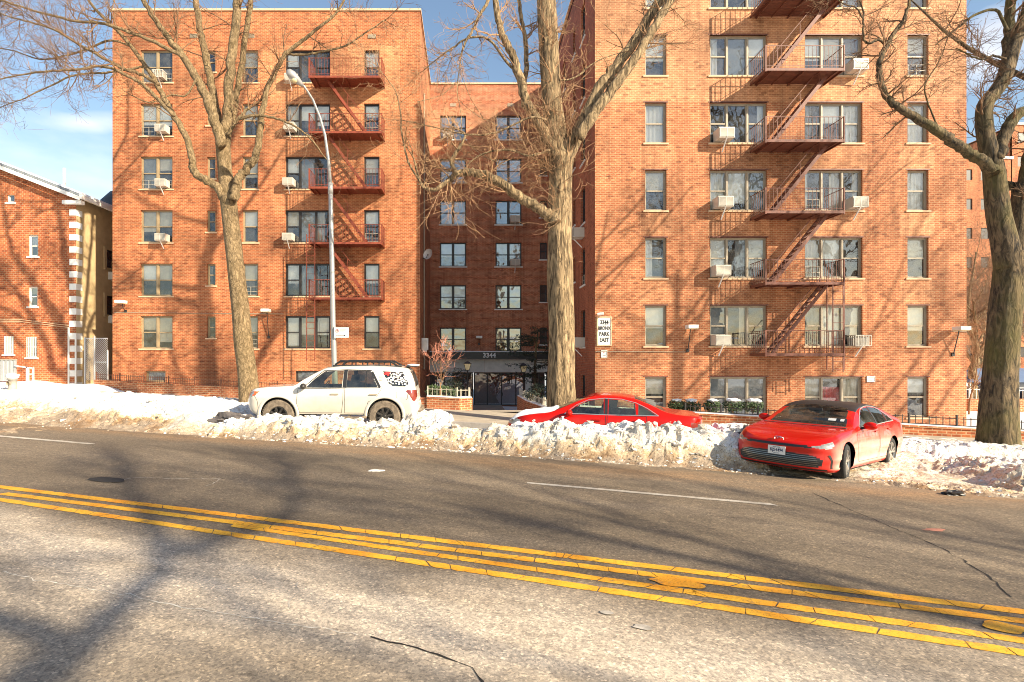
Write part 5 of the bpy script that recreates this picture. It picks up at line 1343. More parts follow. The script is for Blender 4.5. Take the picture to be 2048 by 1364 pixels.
def build_red2():
    X0, Y0 = uv2w(-2.90, 14.55); zc = gz(X0, Y0)-.11
    root = empty('red_sedan', (X0, Y0, zc), -TH, 'older red sedan buried to its doors behind the middle snow bank, snow on its hood', 'car', 'red sedans in the snow')
    root.rotation_euler = (0, math.atan(.0273), -TH)
    car = Car(SP2); W = SP2['W']
    fw = [(1.62,.985),(1.85,1.17),(2.12,1.30),(2.48,1.355),(2.50,.995)]; rw_ = [(2.60,1.36),(2.95,1.345),(3.22,1.28),(3.24,1.02),(2.60,1.0)]; rq = [(3.29,1.26),(3.50,1.16),(3.70,1.035),(3.29,1.025)]
    d1 = [(1.40,.35),(2.50,.35),(2.54,.6),(2.54,.98),(1.45,.94),(1.36,.7)]; d2 = [(2.58,.35),(3.2,.35),(3.5,.7),(3.48,1.0),(2.58,.98)]
    sidepoly = lambda pol: (lambda x,y,z,t,sf: sf&inpoly(x,z,pol))
    def wind(x,y,z,t,sf): return (t >= len(car.q)+1)&(~sf|(np.abs(y) < .58))&(x > 1.18)&(x < 2.08-.12*(np.abs(y)/.6)**2)&(np.abs(y) < .71-.17*np.clip((x-1.2)/.9,0,1))&(z > .95)
    def backl(x,y,z,t,sf): return (t >= len(car.q)+8)&(x > 3.22)&(x < 3.92)&(np.abs(y) < .60)
    hl = [(.42,.60),(1.18,.62),(1.28,.74),(1.05,.76),(.45,.68)]
    cl = [('side_window', M['carglass'], sidepoly(fw), None, (fw,'side')), ('side_window', M['carglass'], sidepoly(rw_), None, (rw_,'side')), ('quarter_window', M['carglass'], sidepoly(rq), None, (rq,'side')),
      ('windscreen', M['carglass'], wind), ('rear_window', M['cartint'], backl), ('headlight', M['acbody'], lambda x,y,z,t,sf: (x < .9)&inpoly(np.abs(y)+x, z, hl)),
      ('grille', M['black'], lambda x,y,z,t,sf: (x < .5)&(np.abs(y)+x < .42)&(z > .5)&(z < .66)),
      ('tail_light', M['redlens'], lambda x,y,z,t,sf: (x > 4.1)&inpoly(np.abs(y)+(4.8-x), z, [(.5,.72),(1.2,.76),(1.2,.92),(.5,.92)])),
      ('door', M['redpaint2'], sidepoly(d1), 'front door', (d1,'side')), ('door', M['redpaint2'], sidepoly(d2), 'rear door', (d2,'side')),
      ('hood', M['redpaint2'], lambda x,y,z,t,sf: (t >= len(car.q)+4)&(x < 1.18)&(x > .1))]
    AR = [(.93,.33,.37),(3.70,.33,.37)]; car.build(root, cl, AR)
    for sg_ in (-1,1):
        for pol in (d1, d2): m = MB(); car.ribbon(m, pol+[pol[0]], .009, sg_, .003); m.build('door_seam', M['black'], root, local=True)
    m = MB()
    for sg_ in (-1,1): car.ribbon(m, [(1.55,.965),(2.0,.985),(2.6,.99),(3.2,1.015),(3.75,1.03)], .016, sg_, .006); car.ribbon(m, [(1.56,.97),(1.84,1.19),(2.12,1.32),(2.5,1.375),(2.9,1.372),(3.24,1.30),(3.5,1.185),(3.75,1.03)], .014, sg_, .006)
    m.build('window_trim', M['alloy'], root, local=True)
    m = MB()
    for sg_ in (-1,1): car.ribbon(m, [(2.55,1.0),(2.54,1.36)], .075, sg_, .005)
    m.build('pillar_trim', M['black'], root, local=True)
    for sg_ in (-1,1):
        mirror(root, 1.68, sg_*.84, 1.0, sg_, M['redpaint2']); handle(root, car, 2.34, .86, sg_, M['redpaint2']); handle(root, car, 3.30, .885, sg_, M['redpaint2'])
        wheel(root, .93, sg_*.79, .325, .325, .21, .22, 'road', sg_); wheel(root, 3.70, sg_*.79, .325, .325, .21, .22, 'road', sg_)
    seats(root, [2.0, 2.9], .84, W, 'seatgrey'); dash(root, 1.45, .98, W)
    # snow lying on the hood
    mb = MB(); xs_ = lin(.10, 1.32, 32); ys_ = lin(-.70, .70, 30)
    for x in xs_:
        for y in ys_:
            sec = car.section(x); zz = sec[-1][2]-.015
            for a, b_ in zip(sec[len(car.q):-1], sec[len(car.q)+1:]):
                if b_[1] <= abs(y) <= a[1]: t = (abs(y)-b_[1])/(a[1]-b_[1]+1e-9); zz = b_[2]+(a[2]-b_[2])*t
            k = 1-max(0, min(1, (abs(y)/.70)**4)); k *= sst(.08,.28,x)*(1-sst(1.2,1.32,x))
            mb.v.append((x+.02, y, zz+.055*k+.05*k*noise.noise(Vector((x*3.5,y*3.5,4)))-.02*(1-k)))
    for i in range(31):
        for j in range(29): mb.f.append((i*30+j,(i+1)*30+j,(i+1)*30+j+1,i*30+j+1)); mb.mi.append(0)
    o = mb.build('hood_snow', M['cleansnow'], root, smooth=True, local=True); o['label'] = 'white snow layer on the hood'
    return root
build_red2()
# ---- white off-road vehicle ----------------------------------------
SP3 = dict(L=4.66, W=.955, rf=.50, rr=.34, nf=3.0, nr=4.0, paint=M['whitepaint'],
  top=[(0,1.02),(.12,1.10),(.4,1.145),(.9,1.18),(1.30,1.21),(1.55,1.38),(1.90,1.60),(2.15,1.71),(2.6,1.765),(3.4,1.78),(4.0,1.76),(4.30,1.72),(4.42,1.60),(4.53,1.30),(4.60,1.14),(4.66,1.06)],
  belt=[(0,.96),(.3,1.04),(.9,1.10),(1.3,1.13),(2.5,1.15),(3.9,1.17),(4.45,1.14),(4.55,1.10),(4.66,.98)],
  bot=[(0,.46),(.3,.42),(.9,.42),(1.4,.46),(3.2,.46),(3.7,.46),(4.4,.50),(4.86,.54)], side=[(0,.05),(.08,.03),(.3,.020),(.5,.012),(.7,.0),(.85,.006),(1,.035)],
  hip=[(0,0),(.4,.0),(.92,.03),(1.45,0),(3.2,0),(3.72,.03),(4.2,.0),(4.86,0)], tum=[(0,.5),(1.3,.5),(2.0,.30),(4.2,.28),(4.7,.4),(4.86,.4)],
  nose=[(.42,.22),(.55,.04),(.7,0),(.95,.02),(1.1,.12)], tail=[(.5,.04),(.62,0),(.8,.04),(1.1,.06),(1.3,.0)])
def build_suv():
    X0, Y0 = -5.98, 15.42; zc = gz(X0, Y0)+.06
    root = empty('white_suv', (X0, Y0, zc), R(2), 'white off road SUV with black roof rack and sticker covered rear side window', 'car')
    root.rotation_euler = (0, math.atan(.012), R(2))
    car = Car(SP3); W = SP3['W']
    fw = [(1.66,1.17),(1.88,1.40),(2.12,1.59),(2.63,1.625),(2.60,1.175)]; rw_ = [(2.74,1.63),(3.34,1.62),(3.55,1.19),(2.72,1.18)]
    rq = [(3.66,1.615),(4.20,1.595),(4.36,1.30),(4.28,1.215),(3.95,1.22),(3.82,1.30)]
    d1 = [(1.50,.50),(2.60,.50),(2.64,.85),(2.64,1.155),(1.45,1.13),(1.42,.75)]; d2 = [(2.68,.50),(3.20,.50),(3.30,.80),(3.52,.93),(3.66,1.17),(2.68,1.16)]
    sidepoly = lambda pol: (lambda x,y,z,t,sf: sf&inpoly(x,z,pol))
    def wind(x,y,z,t,sf): return (t >= len(car.q)+1)&(~sf|(np.abs(y) < .70))&(x > 1.32)&(x < 2.05)&(np.abs(y) < .80-.12*np.clip((x-1.3)/.8,0,1))&(z > 1.2)
    def backl(x,y,z,t,sf): return (x > 4.34)&(z > 1.2)&(z < 1.62)&(np.abs(y) < .68)
    hl = [(.62,.86),(1.14,.90),(1.22,1.00),(1.15,1.05),(.70,1.00)]; am = [(1.14,.90),(1.30,.96),(1.36,1.05),(1.15,1.05),(1.2,1.0)]
    tl = [(.72,1.12),(1.02,1.13),(1.26,1.13),(1.30,1.08),(1.10,.83),(.98,.83),(.72,.95)]
    cl = [('side_window', M['carglass'], sidepoly(fw), None, (fw,'side')), ('side_window', M['cartint'], sidepoly(rw_), None, (rw_,'side')), ('quarter_window', M['cartint'], sidepoly(rq), 'tinted rear quarter window', (rq,'side')),
      ('windscreen', M['carglass'], wind), ('rear_window', M['cartint'], backl),
      ('turn_signal', M['amber'], lambda x,y,z,t,sf: (x < .9)&inpoly(np.abs(y)+x, z, am)), ('headlight', M['headlamp'], lambda x,y,z,t,sf: (x < .8)&inpoly(np.abs(y)+x, z, hl)),
      ('grille', M['black'], lambda x,y,z,t,sf: (x < .4)&(np.abs(y)+x < .60)&(z > .62)&(z < .98)),
      ('tail_light', M['redlens'], lambda x,y,z,t,sf: (x > 4.2)&inpoly(np.abs(y)+(4.66-x), z, tl)),
      ('door', M['whitepaint'], sidepoly(d1), 'front door', (d1,'side')), ('door', M['whitepaint'], sidepoly(d2), 'rear door', (d2,'side')),
      ('hood', M['whitepaint'], lambda x,y,z,t,sf: (t >= len(car.q)+4)&(x < 1.3)&(x > .1)),
      ('tailgate', M['whitepaint'], lambda x,y,z,t,sf: (x > 4.40)&(np.abs(y) < .70)&(z > .62))]
    AR = [(.94,.44,.475),(3.74,.44,.475)]; car.build(root, cl, AR)
    for sg_ in (-1,1):
        for pol in (d1, d2): m = MB(); car.ribbon(m, pol+[pol[0]], .009, sg_, .003); m.build('door_seam', M['black'], root, local=True)
        m = MB(); car.ribbon(m, [(4.36,1.10),(4.34,.90),(4.30,.86)], .01, sg_, .003); car.ribbon(m, [(3.86,1.06),(3.86,.92),(3.90,.88),(4.02,.88),(4.06,.92),(4.06,1.06),(4.02,1.10),(3.90,1.10),(3.86,1.06)], .007, sg_, .003)
        car.ribbon(m, [(.30,.98),(.40,.80),(.42,.62)], .008, sg_, .003); m.build('panel_seam', M['black'], root, local=True)
    m = MB()
    for sg_ in (-1,1):
        car.ribbon(m, [(1.56,1.155),(2.6,1.165),(3.6,1.175)], .018, sg_, .006); car.ribbon(m, [(2.67,1.18),(2.685,1.635)], .10, sg_, .005); car.ribbon(m, [(3.38,1.60),(3.61,1.18)], .06, sg_, .005)
        car.ribbon(m, [(1.6,1.17),(1.86,1.41),(2.10,1.61),(2.7,1.645),(3.38,1.635)], .02, sg_, .006); car.ribbon(m, [(3.22,1.19),(3.24,1.62)], .025, sg_, .006)
    m.build('window_trim', M['black'], root, local=True)
    m = MB()   # flares
    for sg_ in (-1,1):
        for (cx, cz, r) in AR:
            m = MB(); vs = []; n = 22
            for k in range(n+1):
                a = math.pi*(-.02+1.04*k/n)
                for (rr_, oo) in ((r-.01,-.03),(r-.01,.03),(r+.05,.026),(r+.075,.002)):
                    x, z = cx+rr_*math.cos(a), cz+rr_*math.sin(a); vs.append((x, sg_*(car.sidey(x, max(z,.47))+oo), z))
            m.add(vs, [(4*k+j, 4*k+j+1, 4*k+j+5, 4*k+j+4) for k in range(n) for j in range(3)]); m.build('fender_flare', M['whitepaint'], root, smooth=True, local=True)
    m = MB()
    for sg_ in (-1,1):
        m.tube([(1.50,sg_*.93,.40),(1.6,sg_*1.02,.38),(3.15,sg_*1.02,.38),(3.25,sg_*.93,.40)], .04, 8)
        for x in (1.9,2.8): m.bar((x,sg_*.8,.42),(x,sg_*1.0,.385),.05)
    m.build('side_step', M['muddy'], root, local=True)
    for sg_ in (-1,1):
        mirror(root, 1.62, sg_*.90, 1.20, sg_, M['framedark'], .28)
        for x in (2.42,3.44): handle(root, car, x, 1.00, sg_, M['framegrey'])
        wheel(root, .94, sg_*.84, .415, .415, .27, .235, 'offroad', sg_, R(3), 'muddy', 'darkalloy', 8); wheel(root, 3.74, sg_*.84, .415, .415, .27, .235, 'offroad', sg_, 0, 'muddy', 'darkalloy', 8)
    # roof rack
    m = MB(); z0, z1 = 1.79, 1.87
    for sg_ in (-1,1):
        m.tube([(2.35,sg_*.58,z0-.02),(2.50,sg_*.60,z1),(3.85,sg_*.60,z1),(4.05,sg_*.58,z0-.04)], .028, 6); m.tube([(2.30,sg_*.60,z0-.05),(4.15,sg_*.60,z0-.05)], .025, 6)
        for x in lin(2.6, 3.85, 5): m.bar((x,sg_*.60,z0-.06),(x,sg_*.60,z1),.03)
    for x in lin(2.5, 3.85, 9): m.bar((x,-.6,z1-.03),(x,.6,z1-.03),.05,.02)
    m.build('roof_rack', M['black'], root, local=True)
    m = MB(); m.prism([(4.26,-.62),(4.26,.62),(4.56,.55),(4.56,-.55)], 1.735, 1.765); m.build('rear_spoiler', M['whitepaint'], root, local=True)
    MB().blob((4.42,0,1.775), .5, 4, 3, .3, (.35,1.1,.06)).build('spoiler_snow', M['cleansnow'], root, smooth=True, local=True)
    MB().tube([(4.50,-.72,.56),(4.66,-.5,.56),(4.70,0,.56),(4.66,.5,.56),(4.50,.72,.56)], .06, 8).build('rear_bumper', M['muddy'], root, local=True)
    # stickers on the quarter window
    rnd = random.Random(4); m = MB(); m2 = MB(); placed = []
    while len(placed) < 46:
        x, z = rnd.uniform(3.70,4.34), rnd.uniform(1.24,1.58)
        if not inpoly(np.array([x]), np.array([z]), rq)[0] or any(math.hypot(x-a, z-b_) < .042 for a, b_ in placed): continue
        placed.append((x, z)); w, h_ = rnd.uniform(.02,.042), rnd.uniform(.014,.03); n = rnd.choice([4,6,10]); a0 = rnd.uniform(0, 3)
        vs = [(x+w*math.cos(a0+2*math.pi*k/n), -(car.sidey(x+w*math.cos(a0+2*math.pi*k/n), z+h_*math.sin(a0+2*math.pi*k/n))+.004), z+h_*math.sin(a0+2*math.pi*k/n)) for k in range(n)]
        (m2 if x < 3.86 and z > 1.48 else m).add(vs, [tuple(range(n))])
    m.build('window_stickers', M['white'], root, local=True); 
    for q in ((3.70,1.60,3.86,1.59,3.80,1.50),): m2.add([(a, -(car.sidey(a,b_)+.005), b_) for a, b_ in ((3.72,1.60),(3.88,1.595),(3.82,1.50))], [(0,1,2)])
    m2.build('red_sticker', M['redink'], root, local=True)
    m = MB()
    for z in (1.46,1.38):
        for k in range(4 if z > 1.4 else 3): x = 3.58+.03*k; y = -(car.sidey(x, z)+.003); m.box((x,y-.003,z-.012),(x+.018,y,z+.012))
    m.build('pillar_badge', M['blackplate'], root, local=True)
    seats(root, [2.2, 3.05], 1.0, W, 'seatgrey'); dash(root, 1.72, 1.16, W)
    return root
build_suv()
# ---- far dark cars beyond the right gap
def far_car(x, y, Y, rz, lab):
    p = P(x, y, Y); root = empty('parked_car', p, R(rz), lab, 'car')
    sp = dict(SP2); sp['paint'] = M['darkpaint']; car = Car(sp)
    fw = [(1.62,.985),(1.85,1.17),(2.12,1.30),(2.48,1.355),(3.2,1.29),(3.70,1.035)]
    cl = [('side_window', M['cartint'], (lambda x,y,z,t,sf: sf&inpoly(x,z,fw)), None, (fw,'side')), ('windscreen', M['cartint'], lambda x,y,z,t,sf: (t >= len(car.q)+3)&(x > 1.2)&(x < 2.05)&(np.abs(y) < .6)&(z > .95))]
    car.build(root, cl, [(.93,.33,.37),(3.70,.33,.37)])
    for sg_ in (-1,1):
        wheel(root, .93, sg_*.79, .325, .325, .21, .22, 'road', sg_); wheel(root, 3.70, sg_*.79, .325, .325, .21, .22, 'road', sg_)
far_car(1925, 806, 34, 4, 'dark parked car seen between the right wing and the big right tree')
far_car(2046, 808, 33, 4, 'dark parked car at the right edge behind the big right tree')
# ================================================================== trees
class Tree:
    def __init__(s, name, base, lab, seed, barkm, twigm, cat='tree', group=None):
        s.root = empty(name, base, 0, lab, cat, group); s.tr = MB(); s.tw = MB(); s.rnd = random.Random(seed); s.barkm = barkm; s.twigm = twigm
    def limb(s, pts, rs, n=10, ridge=.0, to='tr', sub=5):
        """smooth curve through points with radii"""
        P_ = [Vector(p) for p in pts]; m = len(P_)
        if not isinstance(rs, (list, tuple)) : rs = [rs]*m
        if len(rs) == 2 and m > 2: rs = [rs[0]+(rs[1]-rs[0])*i/(m-1) for i in range(m)]
        out = []; ro = []
        for i in range(m-1):
            p0 = P_[max(i-1,0)]; p1 = P_[i]; p2 = P_[i+1]; p3 = P_[min(i+2,m-1)]
            for k in range(sub):
                t = k/sub; q = .5*((2*p1)+(p2-p0)*t+(2*p0-5*p1+4*p2-p3)*t*t+(3*p1-p0-3*p2+p3)*t**3)
                if n < 20 and rs[i] < .2: q += Vector([s.rnd.gauss(0, .12*rs[i]+.004) for _ in range(3)])
                out.append(q); ro.append(rs[i]+(rs[i+1]-rs[i])*t)
        out.append(P_[-1]); ro.append(rs[-1]); getattr(s, to).tube(out, ro, n, ridge=ridge, seed=s.rnd.random()*9); return out, ro
    def twig(s, p, d, L, r, lvl, up=.25, dens=1.0, spread=.7, droop=0):
        rnd = s.rnd; n = 6 if lvl > 1 else 4; r *= 1.15; pts = [p]; q = Vector(p); d = Vector(d).normalized(); seg = L/n; rs = [r]
        for k in range(n):
            d = (d+Vector((rnd.gauss(0,.20), rnd.gauss(0,.20), rnd.gauss(0,.18)+up*.12-droop*.12))).normalized(); q = q+d*seg; pts.append(q); rs.append(max(.0036, r*(1-.72*(k+1)/n)))
            if lvl > 0 and rnd.random() < dens*(.95 if lvl > 1 else .8):
                for _ in range(2 if rnd.random() < .35 else 1):
                    a = Vector((rnd.gauss(0,1), rnd.gauss(0,1), rnd.gauss(0,1)+.3)); a = (a-d*a.dot(d)).normalized(); s.twig(q, d+a*rnd.uniform(.5,1.2)*spread*1.3, L*rnd.uniform(.40,.72), max(.003, rs[-1]*.62), lvl-1, up, dens, spread, droop)
        s.tw.tube(pts, rs, 5 if r > .02 else 3, cap=False)
    def sprout(s, out, ro, n, L, lvl=2, up=.3, start=.15, dens=1, rk=.45, droop=0, bias=None):
        rnd = s.rnd; m = len(out)
        for _ in range(n):
            i = int(m*(start+(1-start)*rnd.random()**.8)); i = min(m-2, i); d = (out[i+1]-out[i]).normalized()
            a = Vector((rnd.gauss(0,1), rnd.gauss(0,1)*.8, rnd.gauss(0,1)+.25)); a = (a-d*a.dot(d)).normalized()
            dd = d*.5+a
            if bias: dd += Vector(bias)
            s.twig(out[i], dd, L*rnd.uniform(.5,1.15), min(.022, max(.006, ro[i]*rk)), lvl, up, dens, droop=droop)
    def end(s, out, ro, L, lvl=2, k=3, dens=1, up=.3):
        d = (out[-1]-out[-3]).normalized()
        for _ in range(k): s.twig(out[-1], d+Vector([s.rnd.gauss(0,.35) for _ in range(3)]), L, max(.008, ro[-1]*.8), lvl, up, dens)
    def extend(s, out, ro, H, n=6, out_=.35):
        """upper crown of a limb: goes on rising and dividing"""
        rnd = s.rnd; d = (out[-1]-out[-4]).normalized(); p = out[-1]; r = ro[-1]; pts = [p]; d = (d+Vector((rnd.gauss(0,.1), rnd.gauss(0,.1), .5))).normalized()
        for k in range(5): p = p+d*H/5; pts.append(p); d = (d+Vector((rnd.gauss(0,.16), rnd.gauss(0,.16), .10))).normalized()
        o1, r1 = s.limb(pts, [r, r*.3], 7, sub=3)
        for k in range(n):
            i = int(len(o1)*(.08+.85*k/n)); dd = (o1[min(i+1,len(o1)-1)]-o1[max(i-1,0)]).normalized(); a = Vector((rnd.gauss(0,1), rnd.gauss(0,1), 0)).normalized(); dd = (dd+a*1.0).normalized(); l = H*rnd.uniform(.3,.55)
            q1 = o1[i]+dd*l*.5; q2 = q1+(dd+Vector((0,0,.3))).normalized()*l*.5
            o2, r2 = s.limb([o1[i], q1, q2], [r1[i]*.65, max(.012, r1[i]*.15)], 5, sub=3); s.sprout(o2, r2, 4, l*.45, 1, .3, .3, .8)
        s.end(o1, r1, 1.5, 1, 2)
    def done(s):
        s.tr.build('trunk', s.barkm, s.root, smooth=True); 
        if s.tw.v: s.tw.build('crown', s.twigm, s.root)
        return s.root
def pp_(lst, Y): return [P(q[0], q[1], Y+(q[2] if len(q) > 2 else 0)) for q in lst]
# left street tree
YT = 19.8; T = Tree('street_tree', P(499,800,YT), 'bare smooth barked street tree in front of the left wing, left of the white car', 5, M['barkL'], M['twig'], group='bare street trees')
b0 = P(499,822,YT)
tr, rr_ = T.limb(pp_([(500,825),(499,795),(494,740),(487,690),(481,620),(471,530),(462,450),(456,395),(450,340),(446,290)], YT), [.46,.36,.335,.32,.305,.29,.28,.285,.24,.25], 28, .05)
Ls = []
_limb = T.limb
T.limb = lambda pts, rs, n=10, **k: _limb(pts, [r*1.22 for r in rs], n, **k)
Ls.append(T.limb(pp_([(455,400),(437,378),(418,365),(396,352),(386,338),(384,318),(378,292),(366,262),(348,232),(330,200),(314,168),(292,132),(262,92),(232,58),(190,18),(150,-40)], YT-.2), [.15,.13,.115,.11,.11,.10,.095,.09,.085,.08,.075,.065,.055,.05,.04,.03], 10))
Ls.append(T.limb(pp_([(446,292),(437,262),(424,225),(408,185),(390,150),(366,112),(340,80),(318,50),(292,10),(268,-60)], YT-.4), [.15,.15,.14,.13,.115,.10,.09,.08,.07,.05], 10))
Ls.append(T.limb(pp_([(446,292),(436,240),(424,180),(414,130),(404,80),(396,30),(384,-60)], YT+.3), [.13,.125,.115,.105,.10,.09,.07], 10))
Ls.append(T.limb(pp_([(448,292),(454,240),(458,190),(462,130),(468,70),(474,10),(480,-80)], YT), [.16,.15,.14,.13,.125,.12,.10], 12))
Ls.append(T.limb(pp_([(452,282),(466,230),(476,170),(486,110),(494,50),(504,-10),(512,-80)], YT+.5), [.10,.10,.09,.085,.08,.07,.06], 10))
Ls.append(T.limb(pp_([(468,400),(474,372),(482,350),(497,333),(510,318),(517,290),(521,255),(524,225),(534,180),(552,140),(572,108),(600,86),(630,60),(668,30),(700,-20)], YT-.3), [.14,.13,.12,.115,.11,.10,.09,.085,.075,.07,.06,.05,.045,.035,.03], 10))
Ls.append(T.limb(pp_([(478,238),(500,232),(530,232),(560,240),(596,256),(626,282),(646,310),(664,330)], YT-.6), [.045,.042,.04,.035,.03,.025,.018,.012], 6))
Ls.append(T.limb(pp_([(455,270),(478,236),(500,215)], YT-.3), [.05,.045,.04], 6))
Ls.append(T.limb(pp_([(366,112),(335,98),(300,80),(262,66),(210,48),(140,40),(70,22),(0,0),(-50,-10)], YT-.8), [.06,.055,.05,.045,.04,.035,.03,.025,.02], 8))
Ls.append(T.limb(pp_([(348,232),(318,200),(284,168),(250,150),(206,132),(150,140),(96,142),(40,150),(-20,162)], YT-1.0), [.055,.05,.045,.04,.038,.033,.028,.022,.016], 8))
Ls.append(T.limb(pp_([(318,170),(286,150),(248,138),(214,120),(160,90),(110,60),(60,44),(10,30),(-50,0)], YT-.6), [.05,.048,.045,.04,.035,.03,.026,.02,.014], 8))
Ls.append(T.limb(pp_([(292,132),(250,140),(200,146),(150,150),(100,172),(50,196),(0,215)], YT-.2), [.04,.036,.032,.028,.022,.018,.012], 6))
Ls.append(T.limb(pp_([(262,92),(220,80),(180,96),(130,112),(80,118),(20,100),(-30,95)], YT+.2), [.035,.03,.028,.024,.02,.016,.012], 6))
Ls.append(T.limb(pp_([(572,108),(600,110),(640,104),(690,92),(730,66),(770,40)], YT-.2), [.04,.034,.03,.025,.02,.014], 6))
Ls.append(T.limb(pp_([(396,152),(372,190),(340,190),(300,205),(262,190)], YT-.6), [.03,.026,.022,.018,.014], 6))
for i, (o_, r_) in enumerate(Ls): T.sprout(o_, r_, [10,12,10,9,8,13,8,4,22,25,24,15,15,11,6][i], [1.3,1.4,1.4,1.5,1.3,1.3,.9,.8,1.5,1.5,1.5,1.3,1.3,1.1,.9][i], 2, .2, .3 if i != 0 else .45, .85); 
for (o_, r_) in Ls: T.end(o_, r_, 1.2, 2, 2)
T.limb = _limb
for i, H in ((0,4),(1,8),(2,9),(3,11),(4,9),(5,5)): T.extend(*Ls[i], H)
T.done()
# middle street tree
YT = 16.6; T = Tree('street_tree', P(1122,855,YT), 'massive bare street tree with deeply ridged bark between the two wings', 6, M['barkM'], M['twigp'], group='bare street trees')
tr, rr_ = T.limb(pp_([(1126,862),(1125,820),(1123,770),(1123,700),(1122,620),(1121,540),(1119,470),(1120,400),(1121,345),(1122,315),(1118,285)], YT), [.58,.45,.415,.39,.375,.365,.355,.345,.35,.38,.30], 40, .10)
Ls = []
Ls.append(T.limb(pp_([(1122,325),(1115,280),(1107,225),(1103,180),(1100,130),(1097,80),(1094,30),(1088,-80)], YT), [.34,.31,.30,.29,.29,.285,.28,.26], 26, .08))
Ls.append(T.limb(pp_([(1124,330),(1142,296),(1158,262),(1176,226),(1200,176),(1230,136),(1262,92),(1294,40),(1326,-10),(1352,-70)], YT-.1), [.24,.22,.205,.20,.175,.165,.15,.14,.13,.11], 18, .06))
Ls.append(T.limb(pp_([(1158,276),(1180,240),(1204,205),(1238,160),(1270,118),(1302,66),(1330,20),(1366,-40)], YT-.5), [.16,.16,.155,.145,.135,.125,.12,.10], 14, .05))
Ls.append(T.limb(pp_([(1116,318),(1098,285),(1078,248),(1056,212),(1046,178),(1032,130),(1016,90),(1000,56),(992,10),(988,-60)], YT-.2), [.19,.16,.145,.135,.13,.12,.11,.10,.09,.07], 14, .05))
Ls.append(T.limb(pp_([(1047,180),(1052,140),(1051,90),(1045,50),(1038,0),(1036,-50)], YT+.3), [.085,.075,.07,.06,.055,.04], 10))
Ls.append(T.limb(pp_([(1115,445),(1092,428),(1066,410),(1036,390),(1004,368),(970,350),(940,344),(914,348),(892,366),(868,379),(848,374),(836,350),(828,318)], YT-.3), [.19,.165,.15,.145,.14,.125,.11,.10,.07,.055,.045,.035,.025], 12, .04))
Ls.append(T.limb(pp_([(918,350),(904,330),(906,314),(922,290),(930,272),(922,262),(900,252)], YT-.5), [.06,.055,.05,.045,.035,.025,.015], 8))
Ls.append(T.limb(pp_([(1056,212),(1020,160),(985,30),(960,20),(948,50),(930,90),(922,120)], YT-.3), [.03,.04,.035,.045,.04,.03,.02], 8) if False else T.limb(pp_([(988,-30),(972,10),(958,30),(948,55),(930,86),(922,112),(920,128)], YT-.3), [.05,.05,.045,.04,.032,.025,.015], 8))
Ls.append(T.limb(pp_([(1047,150),(1010,50),(990,60),(950,72),(910,92),(880,110)], YT-.2), [.02,.02,.025,.025,.02,.012], 6) if False else T.limb(pp_([(1040,150),(1010,120),(980,80),(940,75),(905,96),(872,120),(848,140)], YT-.2), [.045,.04,.034,.03,.025,.018,.012], 6))
Ls.append(T.limb(pp_([(1062,408),(1020,330),(980,310),(940,300),(900,320)], YT-.1), [.05,.035,.03,.02,.012], 6) if False else T.limb(pp_([(1100,300),(1060,312),(1020,300),(980,303),(945,320),(925,345)], YT-.5), [.04,.034,.03,.025,.02,.012], 6))
Ls.append(T.limb(pp_([(1118,160),(1150,155),(1190,125),(1240,105)], YT-.2), [.03,.026,.02,.012], 6))
Ls.append(T.limb(pp_([(1093,240),(1060,235),(1000,262),(960,270),(900,262),(850,250),(800,240)], YT-.9), [.03,.028,.024,.02,.018,.014,.01], 6))
Ls.append(T.limb(pp_([(848,376),(820,330),(806,280),(800,220),(790,180),(760,140)], YT-.6), [.03,.03,.025,.02,.016,.01], 6))
for i, (o_, r_) in enumerate(Ls): T.sprout(o_, r_, [22,7,6,8,8,20,9,10,10,14,4,9,8][i], [1.2,1.1,1.1,1.2,1.1,1.3,.9,1.0,1.1,1.1,.8,.9,.9][i], 2, .1, .1 if i in (0,9) else .25, .9, .22 if i == 0 else .45)
T.sprout(tr, rr_, 38, 1.5, 2, .0, .62, .85, .04, bias=(-.9,-.2,-.1)); T.sprout(tr, rr_, 12, .5, 1, .1, .45, .8, .02)
for (o_, r_) in Ls[1:]: T.end(o_, r_, 1.0, 2, 2)
for i, H in ((0,11),(1,9),(2,9),(3,8),(4,7),(7,4)): T.extend(*Ls[i], H, 8)
T.done()
# right street tree
YT = 14.2; T = Tree('street_tree', P(1996,890,YT), 'large dark gnarled street tree at the right edge of the photo', 7, M['barkR'], M['twig'], group='bare street trees')
tr, rr_ = T.limb(pp_([(1996,915),(1996,880),(1996,830),(1998,780),(2002,720),(2008,660),(2014,600),(2020,545),(2022,505)], YT), [.54,.43,.39,.355,.335,.33,.325,.33,.31], 40, .07)
Ls = []
Ls.append(T.limb(pp_([(2018,535),(2008,480),(1998,430),(1992,380),(1986,330),(1974,285),(1968,245),(1970,210),(1988,186),(2006,160),(2016,130),(2026,100),(2040,60),(2056,10),(2070,-60)], YT), [.32,.28,.25,.235,.22,.19,.175,.165,.16,.165,.16,.14,.12,.11,.09], 20, .07))
Ls.append(T.limb(pp_([(2012,150),(2016,110),(2018,60),(2022,0),(2024,-70)], YT+.1), [.13,.12,.115,.11,.10], 12, .05))
Ls.append(T.limb(pp_([(1992,345),(1970,325),(1944,308),(1914,290),(1884,268),(1854,250),(1824,232),(1796,215),(1776,196),(1763,172),(1758,145),(1761,118),(1772,92),(1788,66),(1806,40),(1818,5),(1826,-50)], YT-.2), [.15,.135,.125,.12,.115,.105,.095,.085,.075,.07,.065,.062,.058,.05,.045,.035,.025], 12, .04))
Ls.append(T.limb(pp_([(2024,515),(2036,470),(2040,420),(2046,370),(2066,300),(2090,220)], YT+.2), [.26,.22,.20,.19,.17,.14], 16, .06))
